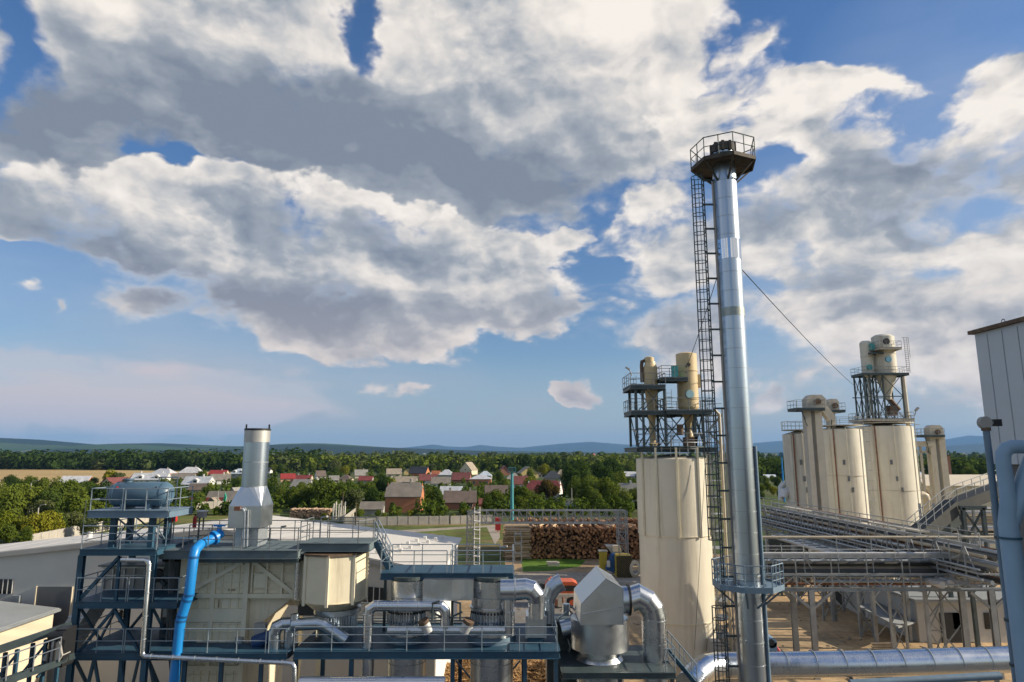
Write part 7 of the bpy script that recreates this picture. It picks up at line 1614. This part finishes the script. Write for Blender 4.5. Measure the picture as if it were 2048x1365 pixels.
def logs_into(q, x0, x1, y0, h, n, seed):
    r = random.Random(seed)
    for k in range(n):
        x, z = r.uniform(x0,x1), r.uniform(.1,h); rr = r.uniform(.11,.22); y = y0+r.uniform(0,.5); L_ = r.uniform(3.6,4.2)
        q.tube([(x,y,z),(x+r.uniform(-.15,.15),y+L_,z+r.uniform(-.05,.05))], rr, 7, True, False, False)
me_parts = []
logs_into(q, xl0, xl1+6, YL+.25, 4.9, 1500, 1)
m = M('log_pile_mass',(.30,.155,.072),.9,0,.35,3.5)
tag(q.build('log_pile', m), 'inner mass of logs of the front log pile', 'log pile', kind='stuff')
q = MB(); logs_into(q, X(1030,1050,122), X(1330,1050,122), 122, 5.3, 1100, 2); q.box(X(1032,1050,123),X(1330,1050,123),123,126,0,5.0)
tag(q.build('log_pile', m), 'second log pile standing behind the front one', 'log pile', kind='stuff')
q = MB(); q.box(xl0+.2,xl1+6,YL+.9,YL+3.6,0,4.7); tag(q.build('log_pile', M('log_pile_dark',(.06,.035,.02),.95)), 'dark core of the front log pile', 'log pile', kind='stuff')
q = MB(); rr_ = random.Random(77)
for k in range(240):   # crosswise stack behind the visible end logs and the sloping left heap
    x = xl0-4.2; y = YL+1.2+rr_.uniform(0,9); z = rr_.uniform(.1,4.8); q.tube([(x+rr_.uniform(-.5,.4),y,z),(x+rr_.uniform(3.5,4.3),y+rr_.uniform(-.3,.3),z+rr_.uniform(-.1,.1))], rr_.uniform(.09,.17), 6, True, False, False)
tag(q.build('log_pile', MAT['loglit']), 'crosswise peeled logs at the left end of the pile, inner rows', 'log pile', kind='stuff')
q = MB(); logs_into(q, X(590,1035,185), X(668,1035,185), GY(1038), 2.4, 420, 6); tag(q.build('log_pile', M('firewood',(.36,.25,.17),.9,0,.5,3)), 'small pile of split firewood behind the pale hall roof', 'log pile', kind='stuff')
q = MB(); logs_into(q, X(1070,1035,150), X(1300,1035,150), 146, 2.0, 420, 7); tag(q.build('log_pile', M('grey_logs',(.30,.25,.20),.9,0,.5,3)), 'low grey log row behind the gantry', 'log pile', kind='stuff')
# perforated end posts
t = thing('stack_stop', (X(1035,1120,108),108,0), 'perforated steel stop post at the left end of the log pile', 'post'); x0_, x1_ = X(1029,1120,108), X(1043,1120,108); q = MB()
for x in (x0_, x1_): q.bar((x,108,0),(x,108,4.6),.16)
for z in (.1,1.55,3.0,4.5):
    q.bar((x0_,108,z),(x1_,108,z),.2)
    for s, x in ((1,x0_),(-1,x1_)): q.bar((x,108,z+.4),(x+s*.35,108,z),.14); q.bar((x,108,z-.4 if z > .5 else z),(x+s*.35,108,z),.14)
q.build('frame', MAT['rackgrey'], t)
# lattice gantry over the yard
YG = 98.0; t = thing('gantry_crane', (X(1100,1100,YG),YG,0), 'grey lattice gantry spanning over the log pile', 'gantry')
zt_, zb_ = Z(1021,YG), Z(1046,YG); xa, xb = X(957,1030,YG), X(1246,1030,YG); q = MB()
for Y in (YG-.8, YG+.8):
    q.bar((xa,Y,zt_),(xb,Y,zt_),.14); q.bar((xa,Y,zb_),(xb,Y,zb_),.16); q.bar((xa,Y,(zt_+zb_)/2),(xb,Y,(zt_+zb_)/2),.07)
    n_ = 18
    for i in range(n_): a, b = xa+(xb-xa)*i/n_, xa+(xb-xa)*(i+1)/n_; q.bar((a,Y,zt_),(a,Y,zb_),.09); q.bar((a,Y,zt_ if i < 9 else zb_),(b,Y,zb_ if i < 9 else zt_),.07)
for i in range(19): a = xa+(xb-xa)*i/18; q.bar((a,YG-.8,zt_),(a,YG+.8,zt_),.07); q.bar((a,YG-.8,zb_),(a,YG+.8,zb_),.07)
q.build('girder', MAT['rackgrey'], t)
for px0, px1, dx in ((934,948,-1),(1236,1254,1)):
    q = MB(); x0_, x1_ = X(px0,1090,YG), X(px1,1090,YG)
    for x in (x0_, x1_):
        for Y in (YG-.8, YG+.8): q.bar((x,Y,0),(x,Y,zt_-(.6 if x == x0_ and dx < 0 else 0)),.14)
    for Y in (YG-.8, YG+.8):
        for k in range(6): z0, z1_ = k*zt_/6, (k+1)*zt_/6-.05; q.bar((x0_,Y,z0),(x1_,Y,z1_),.07); q.bar((x1_,Y,z0),(x0_,Y,z1_),.07); q.bar((x0_,Y,z1_),(x1_,Y,z1_),.08)
        q.bar((x0_ if dx < 0 else x1_,Y,zt_-.6),(xa if dx < 0 else xb,Y,zt_),.16)
    q.build('leg', MAT['rackgrey'], t)
q = MB(); x = X(959,1080,YG-1); q.ladder((x-.35,YG-1,0),(x-.35,YG-1,Z(1013,YG)),.75,(1,0,0),.06,.9)
for k in range(7): q.hoop((x-.35,YG-1.5,1.6+k*1.2), .45, .04, 10, 4)
q.build('ladder', WM['white'], t)
# yellow striped counterweight block, blue and yellow containers at the gantry foot
YK = 97.0; t = thing('striped_block', (X(1256,1140,YK),YK,0), 'block with black and yellow hazard stripes at the right gantry leg', 'block'); x0_, x1_ = X(1233,1140,YK-1), X(1264,1140,YK-1); z1_ = Z(1110,YK)
q = MB(); q.box(x0_,x1_,YK-1,YK+1.2,0,z1_); q.build('block', MAT['yellow'], t)
q = MB(); n_ = 16; W_ = x1_-x0_
for i in range(-n_, n_):
    a = x0_+i*W_/9; pts_ = []
    h_ = z1_; s0 = Vector((a,YK-1.02,0)); s1 = Vector((a+h_,YK-1.02,h_))
    lo, hi = max(x0_,a), min(x1_,a+h_)
    if hi-lo > .1: q.bar((lo,YK-1.02,lo-a),(hi,YK-1.02,hi-a),.03,.13)
q.build('stripe', MAT['black'], t)
t = thing('yellow_column', (X(1206,1125,99),99,0), 'dull yellow steel column standing before the log pile', 'column'); x = X(1206,1120,99); q = MB(); q.box(x-.5,x+.5,98.5,99.5,0,Z(1103,99)); q.build('body', MAT['yellow'], t); q = MB(); q.box(x-.65,x+.65,98.4,99.6,Z(1103,99),Z(1100.5,99)); q.build('cap', WM['cream'], t)
t = thing('debarking_machine', (X(1222,1130,98),98,0), 'blue and grey debarking machine with pale hood at the gantry foot', 'machine'); q = MB(); q.prism([P(1212,1140,97.5),P(1228,1146,97.5),P(1240,1110,97.5),P(1224,1108,97.5)], (0,1.5,0)); q.build('chute', M('machine_blue',(.02,.10,.30),.5), t)
q = MB(); q.prism([P(1212,1092,98.5),P(1240,1093,98.5),P(1246,1112,98.5),P(1228,1112,98.5)], (0,2,0)); q.build('hood', MAT['concrete'], t); q = MB(); q.box(X(1225,1095,98.2),X(1238,1095,98.2),97.9,98.4,Z(1103,98.2),Z(1091,98.2)); q.build('box', WM['cream'], t)
q = MB(); q.box(X(1214,1140,97.3),X(1220,1140,97.3),97.0,97.4,Z(1134,97.3),Z(1122,97.3)); q.build('panel', WM['white'], t)
q = MB(); q.bar(P(1217,1094,98), P(1236,1116,98), .14); q.bar(P(1246,1105,98), P(1225,1150,98), .14); q.build('arm', MAT['rackgrey'], t)
t = thing('hose_reel', (X(1270,1135,96),96,0), 'pale hose coil hanging beside the striped block', 'hose'); c = P(1270,1138,96); q = MB()
for k in range(4): q.tube([c+Vector((.7*math.cos(a*.52)*(1-.1*k),-.1*k,1.1*math.sin(a*.52)*(1-.1*k))) for a in range(13)], .08, 5)
q.build('coil', WM['cream'], t)
q = MB(); q.box(*([X(1025,1160,90), X(1330,1160,90)]), 90.2, 90.6, 0, .5)
tag(q.build('low_wall', MAT['concrete']), 'low pale concrete wall along the paved strip before the logs', 'wall')
q = MB(); c = P(1107,1120,106); q.box(c.x-.9,c.x+.9,105.6,106.6,0,.5); q.box(c.x-1.1,c.x+.6,105.7,106.5,.5,.62); tag(q.build('concrete_slab', MAT['concrete']), 'pinkish concrete slab lying on the bright grass strip', 'slab')
q = MB(); c = P(996,1040,150); q.box(c.x-.6,c.x+.6,149.5,150.5,Z(1044,150)-1.8,Z(1036,150)); q.bar((c.x,150,0),(c.x,150,Z(1044,150)),.2); tag(q.build('red_sign', MAT['red']), 'small red box sign at the left end of the gantry', 'sign')
# orange truck
YT = 78.0; xt = X(1122,1195,YT); t = thing('loader_truck', (xt,YT,0), 'orange topped loader vehicle half hidden behind the elbow ducts', 'truck')
q = MB(); q.prism([(xt-1.7,YT,1.5),(xt+1.9,YT,1.5),(xt+1.9,YT,2.5),(xt+1.4,YT,2.75),(xt-1.3,YT,2.75),(xt-1.7,YT,2.4)], (0,2.3,0)); q.build('body', MAT['orange'], t)
q = MB(); q.box(xt-1.9,xt+2.0,YT-.3,YT+2.5,1.1,1.48); q.build('chassis', MAT['beige'], t)
q = MB(); q.box(xt-1.2,xt-.5,YT-.1,YT+.6,2.76,3.2); q.build('exhaust_box', MAT['orange'], t)
q = MB(); q.box(xt-.1,xt+1.7,YT-.05,YT-.002,1.75,2.35); q.build('window', MAT['glass'], t)
for s in (-1.1, 1.2): q = MB(); q.tube([(xt+s,YT-.35,.6),(xt+s,YT+.1,.6)], .6, 20); w_ = q.build('wheel', MAT['black'], t); q = MB(); q.tube([(xt+s,YT-.38,.6),(xt+s,YT-.34,.6)], .3, 14); q.build('rim', MAT['orange'], w_)
q = MB(); q.tube([(xt+.2,YT-.5,1.2),(xt+.2,YT-.5,.3)], .12, 8); q.box(xt-1.6,xt-.4,YT-.6,YT-.36,.3,1.0); q.build('grille', MAT['rustd'], t)
t = thing('dark_trough', (X(1110,1178,84),84,0), 'long dark loading trough behind the orange loader', 'conveyor'); q = MB(); q.box(X(1030,1178,84),X(1200,1178,84),83,85,.3,1.6); q.build('trough', MAT['conc_d'], t)
q = MB()
for k in range(14): x = X(1035+k*12,1178,83); q.box(x-.08,x+.08,82.9,82.98,0,1.7)
q.build('rib', MAT['darksteel'], t)

# loose waste on the sand
q = MB(); r = random.Random(90)
for i in range(700):
    Y = r.uniform(46,88); x = X(r.uniform(560,1990),1200,Y); s_ = r.uniform(.04,.16); a = r.uniform(0,6.28); c = Vector((x,Y,.01+s_*.3)); d = Vector((math.cos(a),math.sin(a),0))*s_*r.uniform(.8,3); q.bar(c-d, c+d, s_*1.2, s_*.7)
tag(q.build('yard_litter', MAT['wood']), 'bits of bark and wood scattered over the sandy yard', 'litter', kind='stuff')
